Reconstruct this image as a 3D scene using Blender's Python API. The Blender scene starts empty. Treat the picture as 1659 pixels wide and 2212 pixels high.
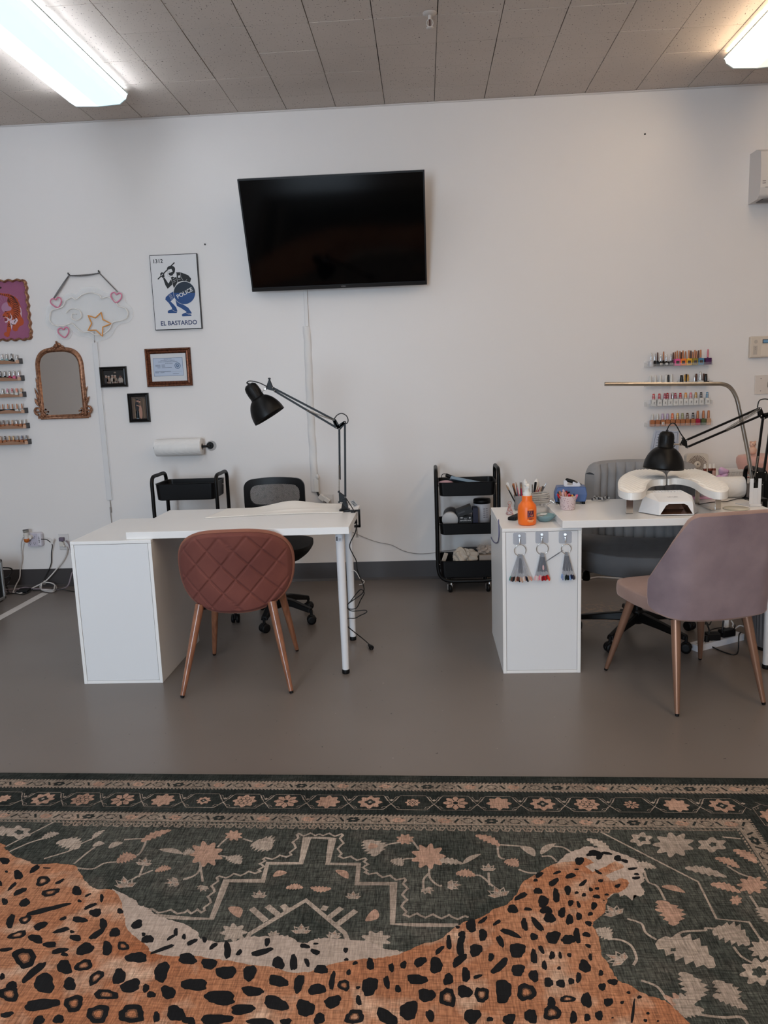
import bpy, math, random
from mathutils import Vector, Matrix
random.seed(7)
S = bpy.context.scene
COL = S.collection
PI = math.pi

# ---------------------------------------------------------------- camera, world, exposure
CAM_H = 1.383
YAW, PITCH, ROLL, FPX = 0.05691428, -0.1662699, -0.0351408, 1666.0
IW, IH = 1659.0, 2212.0
_cy, _sy = math.cos(YAW), math.sin(YAW)
FW = Vector((-_sy*math.cos(PITCH), _cy*math.cos(PITCH), math.sin(PITCH)))
_ri = Vector((_cy, _sy, 0)); _up = _ri.cross(FW)
RT = math.cos(ROLL)*_ri + math.sin(ROLL)*_up
UP = -math.sin(ROLL)*_ri + math.cos(ROLL)*_up
C0 = Vector((0, 0, CAM_H))
cam_d = bpy.data.cameras.new('camera'); cam = bpy.data.objects.new('camera', cam_d); COL.objects.link(cam)
cam_d.sensor_fit = 'HORIZONTAL'; cam_d.sensor_width = 36.0; cam_d.lens = 36.0*FPX/IW
cam_d.clip_start = 0.02
m = Matrix.Identity(4)
for i in range(3):
    m[i][0] = RT[i]; m[i][1] = UP[i]; m[i][2] = -FW[i]; m[i][3] = C0[i]
cam.matrix_world = m
S.camera = cam
S.view_settings.view_transform = 'Standard'; S.view_settings.look = 'None'
S.view_settings.gamma = 1.0; S.view_settings.use_curve_mapping = False
S.view_settings.exposure = 0.15
w = bpy.data.worlds.new('world'); S.world = w; w.use_nodes = True
bg = w.node_tree.nodes['Background']; bg.inputs[0].default_value = (0.55, 0.75, 1.0, 1); bg.inputs[1].default_value = 2.6
# daylight through the shop front behind the camera
dl = bpy.data.lights.new('daylight', 'AREA'); dl.shape = 'RECTANGLE'; dl.size = 1.4; dl.size_y = 2.2
dl.energy = 165; dl.color = (0.70, 0.85, 1.0)
dlo = bpy.data.objects.new('daylight', dl); COL.objects.link(dlo)
dlo.location = (-1.65, -3.05, 1.45); dlo.rotation_euler = (PI/2, 0, 0)
LEFT_GLOW = (0.84, 0.91, 1.0, 6.2)
RIGHT_GLOW = (1.0, 0.75, 0.50, 9.0)
MID_GLOW = (1.0, 0.93, 0.86, 4.0)

D = 5.338          # back wall
HC = 3.15          # ceiling
def at(px, py, ax, v):
    """the point seen at a photo pixel on the plane x/y/z (ax 0/1/2) = v"""
    d = (px-IW/2)*RT - (py-IH/2)*UP + FPX*FW
    return C0 + d*((v-C0[ax])/d[ax])
def Wl(px, py, off=0.0): return at(px, py, 1, D-off)
def Fl(px, py, z=0.0): return at(px, py, 2, z)

# ---------------------------------------------------------------- materials
def lin(c):
    c = c/255.0
    return c/12.92 if c <= 0.04045 else ((c+0.055)/1.055)**2.4
def rgb(r, g, b): return (lin(r), lin(g), lin(b), 1)
def mat(name, col, rough=0.5, metal=0.0, var=0.0, vscale=8.0, bump=0.0, bscale=60.0, sheen=0.0, coat=0.0, alpha=1.0, spec=0.4, trans=0.0, stretch=None, col2=None):
    mt = bpy.data.materials.new(name); mt.use_nodes = True
    nt = mt.node_tree; b = nt.nodes['Principled BSDF']
    b.inputs['Base Color'].default_value = col; b.inputs['Roughness'].default_value = rough
    b.inputs['Metallic'].default_value = metal; b.inputs['Specular IOR Level'].default_value = spec
    if sheen:
        b.inputs['Sheen Weight'].default_value = sheen; b.inputs['Sheen Roughness'].default_value = 0.4
        b.inputs['Sheen Tint'].default_value = tuple(min(1, c*2.2+0.12) for c in col[:3])+(1,)
    if coat: b.inputs['Coat Weight'].default_value = coat; b.inputs['Coat Roughness'].default_value = 0.08
    if trans: b.inputs['Transmission Weight'].default_value = trans
    if alpha < 1: b.inputs['Alpha'].default_value = alpha
    tc = nt.nodes.new('ShaderNodeTexCoord'); mp = nt.nodes.new('ShaderNodeMapping')
    nt.links.new(tc.outputs['Object'], mp.inputs[0])
    if stretch: mp.inputs['Scale'].default_value = stretch
    n = nt.nodes.new('ShaderNodeTexNoise'); n.inputs['Scale'].default_value = vscale; n.inputs['Detail'].default_value = 5
    nt.links.new(mp.outputs[0], n.inputs['Vector'])
    mx = nt.nodes.new('ShaderNodeMix'); mx.data_type = 'RGBA'
    c2 = col2 if col2 else tuple(max(0, c*(1-var)) for c in col[:3])+(1,)
    c1 = col if col2 else tuple(min(1, c*(1+var)) for c in col[:3])+(1,)
    mx.inputs[6].default_value = c1; mx.inputs[7].default_value = c2
    rp = nt.nodes.new('ShaderNodeMapRange'); rp.inputs[1].default_value = 0.3; rp.inputs[2].default_value = 0.7
    nt.links.new(n.outputs['Fac'], rp.inputs[0]); nt.links.new(rp.outputs[0], mx.inputs[0])
    if var or col2: nt.links.new(mx.outputs[2], b.inputs['Base Color'])
    if bump:
        n2 = nt.nodes.new('ShaderNodeTexNoise'); n2.inputs['Scale'].default_value = bscale; n2.inputs['Detail'].default_value = 3
        nt.links.new(mp.outputs[0], n2.inputs['Vector'])
        bp = nt.nodes.new('ShaderNodeBump'); bp.inputs['Strength'].default_value = bump; bp.inputs['Distance'].default_value = 0.002
        nt.links.new(n2.outputs['Fac'], bp.inputs['Height']); nt.links.new(bp.outputs[0], b.inputs['Normal'])
    return mt
def emit(name, col, st):
    mt = bpy.data.materials.new(name); mt.use_nodes = True
    b = mt.node_tree.nodes['Principled BSDF']; b.inputs['Base Color'].default_value = (0.8, 0.8, 0.8, 1)
    b.inputs['Emission Color'].default_value = col; b.inputs['Emission Strength'].default_value = st
    return mt
_cc = {}
def flat(r, g, b, rough=0.6, metal=0.0, **k):
    key = (r, g, b, rough, metal, tuple(sorted(k.items())))
    if key not in _cc: _cc[key] = mat('paint_%d_%d_%d' % (r, g, b), rgb(r, g, b), rough, metal, **k)
    return _cc[key]

# ---------------------------------------------------------------- mesh helpers
class MB:
    def __init__(s): s.v = []; s.f = []; s.m = []; s.sm = []; s.M = None; s.mi = 0
    def add(s, vs, fs, smooth=False, mi=None):
        o = len(s.v)
        for p in vs:
            p = Vector(p)
            s.v.append(tuple(s.M @ p if s.M else p))
        for f in fs: s.f.append([o+i for i in f]); s.m.append(s.mi if mi is None else mi); s.sm.append(smooth)
        return s
    def box(s, x0, x1, y0, y1, z0, z1, mi=None):
        return s.add([(x0,y0,z0),(x1,y0,z0),(x1,y1,z0),(x0,y1,z0),(x0,y0,z1),(x1,y0,z1),(x1,y1,z1),(x0,y1,z1)],
                     [(3,2,1,0),(4,5,6,7),(0,1,5,4),(1,2,6,5),(2,3,7,6),(3,0,4,7)], mi=mi)
    def frame(s, d):
        d = Vector(d).normalized(); a = Vector((0,0,1)) if abs(d.z) < 0.9 else Vector((1,0,0))
        x = d.cross(a).normalized(); return x, x.cross(d).normalized() if False else d.cross(x).normalized()
    def cyl(s, p0, p1, r0, r1=None, n=16, caps=True, mi=None):
        r1 = r0 if r1 is None else r1; p0 = Vector(p0); p1 = Vector(p1); x, y = s.frame(p1-p0)
        vs = []; 
        for p, r in ((p0, r0), (p1, r1)):
            for i in range(n): a = 2*PI*i/n; vs.append(p+x*(r*math.cos(a))+y*(r*math.sin(a)))
        s.add(vs, [(i, (i+1)%n, n+(i+1)%n, n+i) for i in range(n)], True, mi)
        if caps: s.add(vs, [tuple(range(n))[::-1], tuple(range(n, 2*n))], False, mi)
        return s
    def tube(s, pts, r, n=8, closed=False, mi=None):
        P = [Vector(p) for p in pts]; L = len(P); vs = []; px = None
        for i, p in enumerate(P):
            if closed: t = P[(i+1)%L]-P[i-1]
            else: t = P[min(i+1, L-1)]-P[max(i-1, 0)]
            if t.length < 1e-9: t = Vector((0,0,1))
            t.normalize()
            if px is None: x, _ = s.frame(t)
            else:
                x = px - t*px.dot(t)
                x = x.normalized() if x.length > 1e-6 else s.frame(t)[0]
            px = x; y = t.cross(x); rr = r[i] if isinstance(r, (list, tuple)) else r
            for k in range(n): a = 2*PI*k/n; vs.append(p+x*(rr*math.cos(a))+y*(rr*math.sin(a)))
        fs = []
        for i in range(L if closed else L-1):
            j = (i+1) % L
            for k in range(n): fs.append((i*n+k, i*n+(k+1)%n, j*n+(k+1)%n, j*n+k))
        s.add(vs, fs, True, mi)
        if not closed: s.add(vs, [tuple(range(n))[::-1], tuple(range((L-1)*n, L*n))], False, mi)
        return s
    def lathe(s, prof, n=28, o=(0,0,0), ax=(0,0,1), mi=None, close=True):
        o = Vector(o); ax = Vector(ax).normalized(); x, y = s.frame(ax); vs = []
        for r, z in prof:
            for k in range(n): a = 2*PI*k/n; vs.append(o+ax*z+x*(r*math.cos(a))+y*(r*math.sin(a)))
        L = len(prof); fs = []
        for i in range(L-1):
            for k in range(n): fs.append((i*n+k, i*n+(k+1)%n, (i+1)*n+(k+1)%n, (i+1)*n+k))
        s.add(vs, fs, True, mi)
        if close:
            cp = []
            if prof[0][0] > 1e-5: cp.append(tuple(range(n))[::-1])
            if prof[-1][0] > 1e-5: cp.append(tuple(range((L-1)*n, L*n)))
            if cp: s.add(vs, cp, False, mi)
        return s
    def sphere(s, c, r, n=16, sc=(1,1,1), mi=None):
        c = Vector(c); vs = []; R = n//2
        for i in range(R+1):
            th = PI*i/R
            for k in range(n): a = 2*PI*k/n; vs.append(c+Vector((r*sc[0]*math.sin(th)*math.cos(a), r*sc[1]*math.sin(th)*math.sin(a), r*sc[2]*math.cos(th))))
        return s.add(vs, [(i*n+k, (i+1)*n+k, (i+1)*n+(k+1)%n, i*n+(k+1)%n) for i in range(R) for k in range(n)], True, mi)
    def poly(s, pts, mi=None): return s.add(pts, [tuple(range(len(pts)))], False, mi)
    def prism(s, pts, d, mi=None, smooth=False):
        n = len(pts); d = Vector(d); vs = [Vector(p) for p in pts]; vs = vs+[p+d for p in vs]
        s.add(vs, [tuple(range(n))[::-1], tuple(range(n, 2*n))], False, mi)
        return s.add(vs, [(i, (i+1)%n, n+(i+1)%n, n+i) for i in range(n)], smooth, mi)
    def grid(s, fn, nu, nv, closed_u=False, mi=None, smooth=True):
        vs = [fn(i/(nu if closed_u else nu-1.0), j/(nv-1.0)) for j in range(nv) for i in range(nu)]
        fs = []
        for j in range(nv-1):
            for i in range(nu if closed_u else nu-1): fs.append((j*nu+i, j*nu+(i+1)%nu, (j+1)*nu+(i+1)%nu, (j+1)*nu+i))
        return s.add(vs, fs, smooth, mi)
def obj(name, mb, mats, parent=None, bevel=0, sub=0, seg=2, solid=0):
    me = bpy.data.meshes.new(name); me.from_pydata(mb.v, [], mb.f)
    if not isinstance(mats, (list, tuple)): mats = [mats]
    for mt in mats: me.materials.append(mt)
    me.polygons.foreach_set('material_index', mb.m); me.polygons.foreach_set('use_smooth', mb.sm)
    me.update(); me.validate()
    o = bpy.data.objects.new(name, me); COL.objects.link(o)
    if parent:
        o.parent = parent; o.matrix_parent_inverse = parent.matrix_basis.inverted()
    if solid: md = o.modifiers.new('solid', 'SOLIDIFY'); md.thickness = solid; md.offset = 0
    if bevel:
        md = o.modifiers.new('bevel', 'BEVEL'); md.width = bevel; md.segments = seg; md.limit_method = 'ANGLE'; md.angle_limit = math.radians(40)
    if sub: md = o.modifiers.new('sub', 'SUBSURF'); md.levels = sub; md.render_levels = sub
    return o
def lobj(name, mb, mats, parent, **k):
    """part built in its parent's own coordinates"""
    o = obj(name, mb, mats, None, **k); o.parent = parent; return o
def tag(o, label, cat, group=None, kind=None):
    o['label'] = label; o['category'] = cat
    if group: o['group'] = group
    if kind: o['kind'] = kind
    return o
def thing(name, label, cat, loc=(0,0,0), rz=0.0, group=None):
    o = bpy.data.objects.new(name, None); COL.objects.link(o); o.location = loc; o.rotation_euler = (0, 0, rz)
    o.empty_display_size = 0.05
    bpy_mat = Matrix.Translation(Vector(loc)) @ Matrix.Rotation(rz, 4, 'Z')
    o.matrix_basis = bpy_mat
    return tag(o, label, cat, group)
def struct(name, mb, mats, **k):
    o = obj(name, mb, mats, **k); o['kind'] = 'structure'; return o
def plabel(o, s): o['label'] = s; return o
def dup(root, loc, rz=None, label=None):
    r = root.copy(); COL.objects.link(r)
    if rz is None: rz = root.rotation_euler.z
    r.matrix_basis = Matrix.Translation(Vector(loc)) @ Matrix.Rotation(rz, 4, 'Z')
    if label: r['label'] = label
    for ch in list(root.children):
        c = ch.copy(); COL.objects.link(c); c.parent = r
        for g in list(ch.children):
            d = g.copy(); COL.objects.link(d); d.parent = c
    return r
def smooth_path(pts, n=8, closed=False):
    P = [Vector(p) for p in pts]; L = len(P); out = []
    rng = L if closed else L-1
    for i in range(rng):
        p0 = P[(i-1) % L] if (closed or i > 0) else P[0]; p1 = P[i]; p2 = P[(i+1) % L]
        p3 = P[(i+2) % L] if (closed or i+2 < L) else P[-1]
        for k in range(n):
            t = k/n
            out.append(0.5*((2*p1)+(p2-p0)*t+(2*p0-5*p1+4*p2-p3)*t*t+(3*p1-p0-3*p2+p3)*t**3))
    if not closed: out.append(P[-1])
    return out
_tc = {}
def text_geo(s):
    if s in _tc: return _tc[s]
    cu = bpy.data.curves.new('t', 'FONT'); cu.body = s; cu.align_x = 'CENTER'; cu.align_y = 'CENTER'; cu.size = 1.0; cu.offset = 0.02; cu.resolution_u = 4
    o = bpy.data.objects.new('t', cu); COL.objects.link(o)
    dg = bpy.context.evaluated_depsgraph_get(); me = bpy.data.meshes.new_from_object(o.evaluated_get(dg))
    vs = [tuple(v.co) for v in me.vertices]; fs = [tuple(p.vertices) for p in me.polygons]
    bpy.data.objects.remove(o); bpy.data.curves.remove(cu); bpy.data.meshes.remove(me)
    xs = [v[0] for v in vs]; ys = [v[1] for v in vs]
    cx, cy = (min(xs)+max(xs))/2, (min(ys)+max(ys))/2; wd = max(xs)-min(xs); ht = max(ys)-min(ys)
    _tc[s] = ([(v[0]-cx, v[1]-cy) for v in vs], fs, wd, ht); return _tc[s]
def add_text(mb, s, o, ex, ey, width=None, height=None, mi=None):
    """flat lettering centred at o, along unit vectors ex, ey"""
    vs, fs, wd, ht = text_geo(s); o = Vector(o); ex = Vector(ex); ey = Vector(ey)
    sx = width/wd if width else height/ht; sy = height/ht if height else sx
    mb.add([o+ex*(x*sx)+ey*(y*sy) for x, y in vs], fs, False, mi)

# ---------------------------------------------------------------- common materials
M_white = mat('white_laminate', rgb(226,224,222), 0.32, var=0.02, vscale=3)
M_whitegloss = mat('white_gloss', rgb(225,225,226), 0.15)
M_whiteplastic = mat('white_plastic', rgb(222,221,219), 0.4)
M_black = mat('black_metal', rgb(9,8,9), 0.42, var=0.1, spec=0.22)
M_blackpl = mat('black_plastic', rgb(11,10,11), 0.5, var=0.1, spec=0.22)
M_blacksatin = mat('black_satin', rgb(8,7,7), 0.42, spec=0.22)
M_chrome = mat('chrome', rgb(205,203,200), 0.18, 1.0)
M_steel = mat('brushed_steel', rgb(165,158,150), 0.3, 1.0, var=0.08, vscale=30)
M_acryl = mat('clear_acrylic', (0.9,0.92,0.94,1), 0.08, alpha=0.10)
M_acryl2 = mat('clear_acrylic_faint', (0.9,0.92,0.93,1), 0.1, alpha=0.20)
M_copper = mat('copper_leg', rgb(146,110,90), 0.36, 0.55, var=0.08, vscale=4)
M_bronze = mat('antique_bronze', rgb(178,130,100), 0.36, 0.6, col2=rgb(104,66,48), vscale=60)
M_cordw = mat('white_cord', rgb(196,190,186), 0.5)
M_cordp = mat('mauve_cord', rgb(128,116,122), 0.5)
M_cordk = mat('black_cord', rgb(16,15,15), 0.45)
# ================================================================ the room
XL, XR, YF = -4.6, 4.4, -3.0
def floor_mat():
    mt = mat('painted_concrete', rgb(110,101,95), 0.30, var=0.08, vscale=1.1, spec=0.45)
    nt = mt.node_tree; b = nt.nodes['Principled BSDF']; src = b.inputs['Base Color'].links[0].from_socket
    tc = nt.nodes.new('ShaderNodeTexCoord'); 
    # worn scuffs and paint specks with their own shape
    v = nt.nodes.new('ShaderNodeTexNoise'); v.inputs['Scale'].default_value = 48; v.inputs['Detail'].default_value = 2
    nt.links.new(tc.outputs['Object'], v.inputs['Vector'])
    r = nt.nodes.new('ShaderNodeMapRange'); r.inputs[1].default_value = 0.735; r.inputs[2].default_value = 0.75
    nt.links.new(v.outputs['Fac'], r.inputs[0])
    mx = nt.nodes.new('ShaderNodeMix'); mx.data_type = 'RGBA'; mx.inputs[7].default_value = rgb(58,50,46)
    nt.links.new(src, mx.inputs[6]); nt.links.new(r.outputs[0], mx.inputs[0])
    v2 = nt.nodes.new('ShaderNodeTexNoise'); v2.inputs['Scale'].default_value = 55; v2.inputs['Detail'].default_value = 1
    nt.links.new(tc.outputs['Object'], v2.inputs['Vector'])
    r2 = nt.nodes.new('ShaderNodeMapRange'); r2.inputs[1].default_value = 0.80; r2.inputs[2].default_value = 0.82
    nt.links.new(v2.outputs['Fac'], r2.inputs[0])
    m2 = nt.nodes.new('ShaderNodeMix'); m2.data_type = 'RGBA'; m2.inputs[7].default_value = rgb(150,140,132)
    nt.links.new(mx.outputs[2], m2.inputs[6]); nt.links.new(r2.outputs[0], m2.inputs[0])
    # flaked paint patch under the grey chair
    sx = nt.nodes.new('ShaderNodeVectorMath'); sx.operation = 'DISTANCE'; sx.inputs[1].default_value = (1.0, 4.42, 0); nt.links.new(tc.outputs['Object'], sx.inputs[0])
    rd = nt.nodes.new('ShaderNodeMapRange'); rd.inputs[1].default_value = 0.30; rd.inputs[2].default_value = 0.15; nt.links.new(sx.outputs['Value'], rd.inputs[0])
    n5 = nt.nodes.new('ShaderNodeTexNoise'); n5.inputs['Scale'].default_value = 30; n5.inputs['Detail'].default_value = 4; nt.links.new(tc.outputs['Object'], n5.inputs['Vector'])
    r5 = nt.nodes.new('ShaderNodeMapRange'); r5.inputs[1].default_value = 0.52; r5.inputs[2].default_value = 0.56; nt.links.new(n5.outputs['Fac'], r5.inputs[0])
    mu5 = nt.nodes.new('ShaderNodeMath'); mu5.operation = 'MULTIPLY'; nt.links.new(rd.outputs[0], mu5.inputs[0]); nt.links.new(r5.outputs[0], mu5.inputs[1])
    m5 = nt.nodes.new('ShaderNodeMix'); m5.data_type = 'RGBA'; m5.inputs[7].default_value = rgb(142,118,100); nt.links.new(m2.outputs[2], m5.inputs[6]); nt.links.new(mu5.outputs[0], m5.inputs[0])
    nt.links.new(m5.outputs[2], b.inputs['Base Color'])
    n3 = nt.nodes.new('ShaderNodeTexNoise'); n3.inputs['Scale'].default_value = 3; n3.inputs['Detail'].default_value = 1
    nt.links.new(tc.outputs['Object'], n3.inputs['Vector'])
    r3 = nt.nodes.new('ShaderNodeMapRange'); r3.inputs[1].default_value = 0.3; r3.inputs[2].default_value = 0.7; r3.inputs[3].default_value = 0.30; r3.inputs[4].default_value = 0.34
    nt.links.new(n3.outputs['Fac'], r3.inputs[0]); nt.links.new(r3.outputs[0], b.inputs['Roughness'])
    return mt
def ceil_mat():
    mt = mat('fissured_ceiling_tile', rgb(206,194,184), 0.9, var=0.05, vscale=2)
    nt = mt.node_tree; b = nt.nodes['Principled BSDF']; src = b.inputs['Base Color'].links[0].from_socket
    tc = nt.nodes.new('ShaderNodeTexCoord'); mp = nt.nodes.new('ShaderNodeMapping'); mp.inputs['Scale'].default_value = (1, 0.6, 1)
    nt.links.new(tc.outputs['Object'], mp.inputs[0])
    n = nt.nodes.new('ShaderNodeTexNoise'); n.inputs['Scale'].default_value = 120; n.inputs['Detail'].default_value = 2
    nt.links.new(mp.outputs[0], n.inputs['Vector'])
    r = nt.nodes.new('ShaderNodeMapRange'); r.inputs[1].default_value = 0.66; r.inputs[2].default_value = 0.70
    nt.links.new(n.outputs['Fac'], r.inputs[0])
    mx = nt.nodes.new('ShaderNodeMix'); mx.data_type = 'RGBA'; mx.inputs[7].default_value = rgb(96,86,80)
    nt.links.new(src, mx.inputs[6]); nt.links.new(r.outputs[0], mx.inputs[0])
    nt.links.new(mx.outputs[2], b.inputs['Base Color'])
    return mt
M_wall = mat('painted_wall', rgb(224,219,216), 0.42, var=0.012, vscale=1.2, bump=0.12, bscale=45, spec=0.35)
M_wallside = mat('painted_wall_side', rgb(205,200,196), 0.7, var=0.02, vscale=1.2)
m = MB().box(XL, XR, YF, D, -0.1, 0); struct('floor', m, floor_mat())
# ceiling of square tiles with open joints
m = MB(); m.box(XL, XR, YF, D, HC+0.013, HC+0.1, mi=1)
TS = 0.3185; gx = 0.112; gy = 5.098; g = 0.0021
xs = [gx+TS*k for k in range(-15, 15)]; ys = [gy-TS*k for k in range(0, 26)]
bandy = [D]+ys
rj = random.Random(3)
for j in range(len(bandy)-1):
    y1, y0 = bandy[j], bandy[j+1]
    if y0 < YF: y0 = YF
    for i in range(len(xs)-1):
        x0, x1 = xs[i], xs[i+1]
        if x0 < XL or x1 > XR: x0 = max(x0, XL); x1 = min(x1, XR)
        if x1-x0 < 0.02: continue
        dz = rj.uniform(0, 0.0015)
        m.box(x0+g*rj.uniform(0.5,1.4), x1-g*rj.uniform(0.5,1.4), y0+g*0.75, y1-g*0.75, HC+dz, HC+0.014, mi=0)
struct('ceiling', m, [ceil_mat(), flat(60,54,50,0.9)])
m = MB().box(XL-0.1, XR+0.1, D, D+0.1, -0.1, HC+0.1); struct('wall_back', m, M_wall)
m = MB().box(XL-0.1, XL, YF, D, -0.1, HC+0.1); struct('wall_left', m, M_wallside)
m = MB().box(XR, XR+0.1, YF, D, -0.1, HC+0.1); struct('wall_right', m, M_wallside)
m = MB(); m.box(XL-0.1, XR+0.1, YF-0.15, YF, 2.6, HC+0.1); m.box(XL-0.1, XR+0.1, YF-0.15, YF, -0.1, 0.3)
m.box(XL-0.1, -2.35, YF-0.15, YF, 0.3, 2.6); m.box(-0.95, XR+0.1, YF-0.15, YF, 0.3, 2.6); struct('wall_front', m, mat('dimmed_wall_front', rgb(158,148,140), 0.7, var=0.02))  # wall colour darkened to stand for the dimness of a deep room
m = MB()
for x in (-2.35, -1.0): m.box(x, x+0.05, YF-0.04, YF, 0.3, 2.6)
m.box(-2.35, -0.95, YF-0.04, YF, 0.3, 0.35); m.box(-2.35, -0.95, YF-0.04, YF, 2.55, 2.6)
wf = struct('window_1', m, flat(60,58,58,0.4,0.6))
# baseboard of dark rubber and its curled foot
m = MB().box(XL, XR, D-0.006, D, 0, 0.131)
m.prism([(XL, D-0.006, 0.016), (XL, D-0.02, 0.0), (XL, D-0.006, 0)], (XR-XL, 0, 0))
struct('baseboard_back', m, mat('rubber_baseboard', rgb(64,60,60), 0.4, var=0.08, vscale=2))
# thin ceiling-wall moulding
m = MB().box(XL, XR, D-0.004, D, HC-0.010, HC-0.003); struct('trim_1', m, mat('ceiling_moulding', rgb(196,190,186), 0.7))
# white tape line on the floor
a, b_, c, d_ = at(91,1280,2,0), at(104.5,1282,2,0), at(0,1339,2,0), at(0,1329.5,2,0)
dirv = (d_-a).normalized()
m = MB(); z = Vector((0,0,0.0008)); m.prism([a, b_, c+dirv*1.6, d_+dirv*1.6], (0,0,0.0008))
tag(obj('floor_tape', m, mat('white_tape', rgb(196,190,186), 0.6, var=0.05)), 'white tape strip stuck on the grey floor by the left baseboard', 'tape')

# ---------------------------------------------------------------- ceiling fixtures
def fixture(x0, x1, y0, y1, glow, label, group=None, belly=None):
    t = thing('ceiling_light', label, 'ceiling light', ((x0+x1)/2, (y0+y1)/2, HC), 0, group)
    em = emit('diffuser_glow', glow[:3]+(1,), glow[3])
    hs = MB()
    hs.box(x0+0.03, x1-0.03, y0+0.01, y1-0.01, HC-0.05, HC)
    obj('housing', hs, flat(215,215,215,0.5), t, bevel=0.004)
    # wraparound lens: wide flat belly with rising sides
    z0, z1 = HC-0.095, HC-0.035
    m = MB(); wv = x1-x0
    prof = [(x0, z1), (x0+0.012, z1-0.028), (x0+0.05, z0+0.006), (x0+wv/2, z0), (x1-0.05, z0+0.006), (x1-0.012, z1-0.028), (x1, z1)]
    m.prism([(x, y0, z) for x, z in prof], (0, y1-y0, 0))
    if belly is None: obj('lens', m, em, t)
    else:
        # seen lens: dim prismatic belly in two facets, bright flanks
        m = MB(); fac = [0, 1, 1, 2, 2, 0]
        for i in range(6):
            (xa, za), (xb, zb) = prof[i], prof[i+1]; m.poly([(xa, y0, za), (xa, y1, za), (xb, y1, zb), (xb, y0, zb)], fac[i])
        m.poly([(x, y1, z) for x, z in prof][::-1], 1); m.poly([(x, y0, z) for x, z in prof], 1)
        obj('lens', m, [em, emit('lens_belly_a', belly[0]+(1,), 1.0), emit('lens_belly_b', belly[1]+(1,), 1.0)], t)
    m = MB()
    for xx in (x0, x1): m.box(xx-0.004, xx+0.004, y0, y1, z1-0.004, z1+0.006)
    for yy in (y0, y1): m.prism([(x, yy-0.004 if yy == y1 else yy-0.004, z-0.002) for x, z in prof], (0, 0.008, 0))
    obj('lens_rim', m, mat('lens_rim', rgb(190,205,208), 0.4), t)
    return t
fixture(-2.07, -1.705, 2.37, 4.82, LEFT_GLOW[:3]+(32.0,), 'long white fluorescent fixture glowing cool above the mirror side of the room', belly=((0.86,0.88,0.92),(0.60,0.77,0.82)))
fixture(1.735, 2.10, 2.37, 4.80, RIGHT_GLOW[:3]+(40.0,), 'warm glowing fluorescent fixture at the right end of the ceiling', belly=((1.1,0.96,0.78),(0.95,0.80,0.62)))
gl = 'added unseen ceiling fixtures'  # unseen fixtures, added to light the room from overhead
for gx_, gw, y0_ in ((-2.07, LEFT_GLOW, -0.3), (1.735, RIGHT_GLOW, -0.3), (-0.2, MID_GLOW, 0.9), (-2.07, LEFT_GLOW, -2.85), (1.735, RIGHT_GLOW, -2.85), (-0.2, MID_GLOW, -2.2)):
    fixture(gx_, gx_+0.365, y0_, y0_+2.45, gw, 'added unseen fluorescent ceiling fixture, %s row, %s the camera' % ({-2.07:'left',1.735:'right',-0.2:'middle'}[gx_], 'behind' if y0_ < -1 else 'above'), gl)

# ---------------------------------------------------------------- sprinkler on the ceiling
p = at(928, 28, 2, HC)
t = thing('fire_sprinkler', 'small white pendent fire sprinkler on the ceiling tiles', 'sprinkler', tuple(p))
m = MB(); m.lathe([(0.034,0),(0.033,-0.004),(0.018,-0.009),(0.012,-0.011)], 24, p); obj('escutcheon', m, flat(186,178,172,0.5), t)
q = p+Vector((0,-0.0,0))
m = MB(); m.cyl(q+Vector((0,0,-0.01)), q+Vector((0,0,-0.03)), 0.009, 0.008)
for sx in (-1, 1): m.tube(smooth_path([q+Vector((sx*0.008,0,-0.028)), q+Vector((sx*0.016,0,-0.042)), q+Vector((sx*0.011,0,-0.058)), q+Vector((0,0,-0.064))], 5), 0.0022, 6)
m.lathe([(0.004,-0.062),(0.018,-0.066),(0.018,-0.068),(0.003,-0.070)], 20, q); obj('sprinkler_head', m, flat(190,182,176,0.4), t)
m = MB(); m.cyl(q+Vector((0,0,-0.03)), q+Vector((0,0,-0.062)), 0.003); obj('glass_bulb', m, flat(60,20,18,0.2), t)
# a second rosette just behind
p2 = at(928, 1, 2, HC)

# tiny screw holes on the wall
for k, (px_, py_) in enumerate(((1393, 290), (443, 528), (46+44, 904))):
    p = Wl(px_, py_); m = MB().cyl(p, p-Vector((0, 0.004, 0)), 0.006 if k != 2 else 0.005, n=10)
    tag(obj('wall_screw', m, flat(46,42,42,0.5)), ['tiny dark screw high on the bare right wall', 'tiny dark screw in the wall between poster and television', 'tiny dark screw in the wall under the arched mirror'][k], 'screw')

# ================================================================ television
TX0, TX1 = -1.122, 0.036
tb = Vector((0, 5.24, 2.007)); tt = Vector((0, 4.994, 2.653))
upv = (tt-tb).normalized(); nv = Vector((0, -upv.z, upv.y))  # faces the room, tipped down
HT = (tt-tb).length; ex = Vector((1,0,0))
def tvp(x, h, d): return Vector((x, 0, 0))+tb+upv*h-nv*d
t = thing('television', 'large black flat television tilted down high on the wall', 'television', ((TX0+TX1)/2, 5.2, 2.0))
m = MB(); m.prism([tvp(TX0,0,0.002), tvp(TX1,0,0.002), tvp(TX1,HT,0.002), tvp(TX0,HT,0.002)], -nv*0.022)
m.prism([tvp(TX0+0.2,0.03,0.024), tvp(TX1-0.2,0.03,0.024), tvp(TX1-0.2,HT*0.55,0.024), tvp(TX0+0.2,HT*0.55,0.024)], -nv*0.03)
obj('cabinet', m, flat(14,14,15,0.35), t, bevel=0.003)
M_screen = mat('dark_screen', rgb(1,1,2), 0.08, spec=0.25)
m = MB(); m.prism([tvp(TX0+0.01,0.025,0.002), tvp(TX1-0.01,0.025,0.002), tvp(TX1-0.01,HT-0.01,0.002), tvp(TX0+0.01,HT-0.01,0.002)], nv*0.0015)
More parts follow.
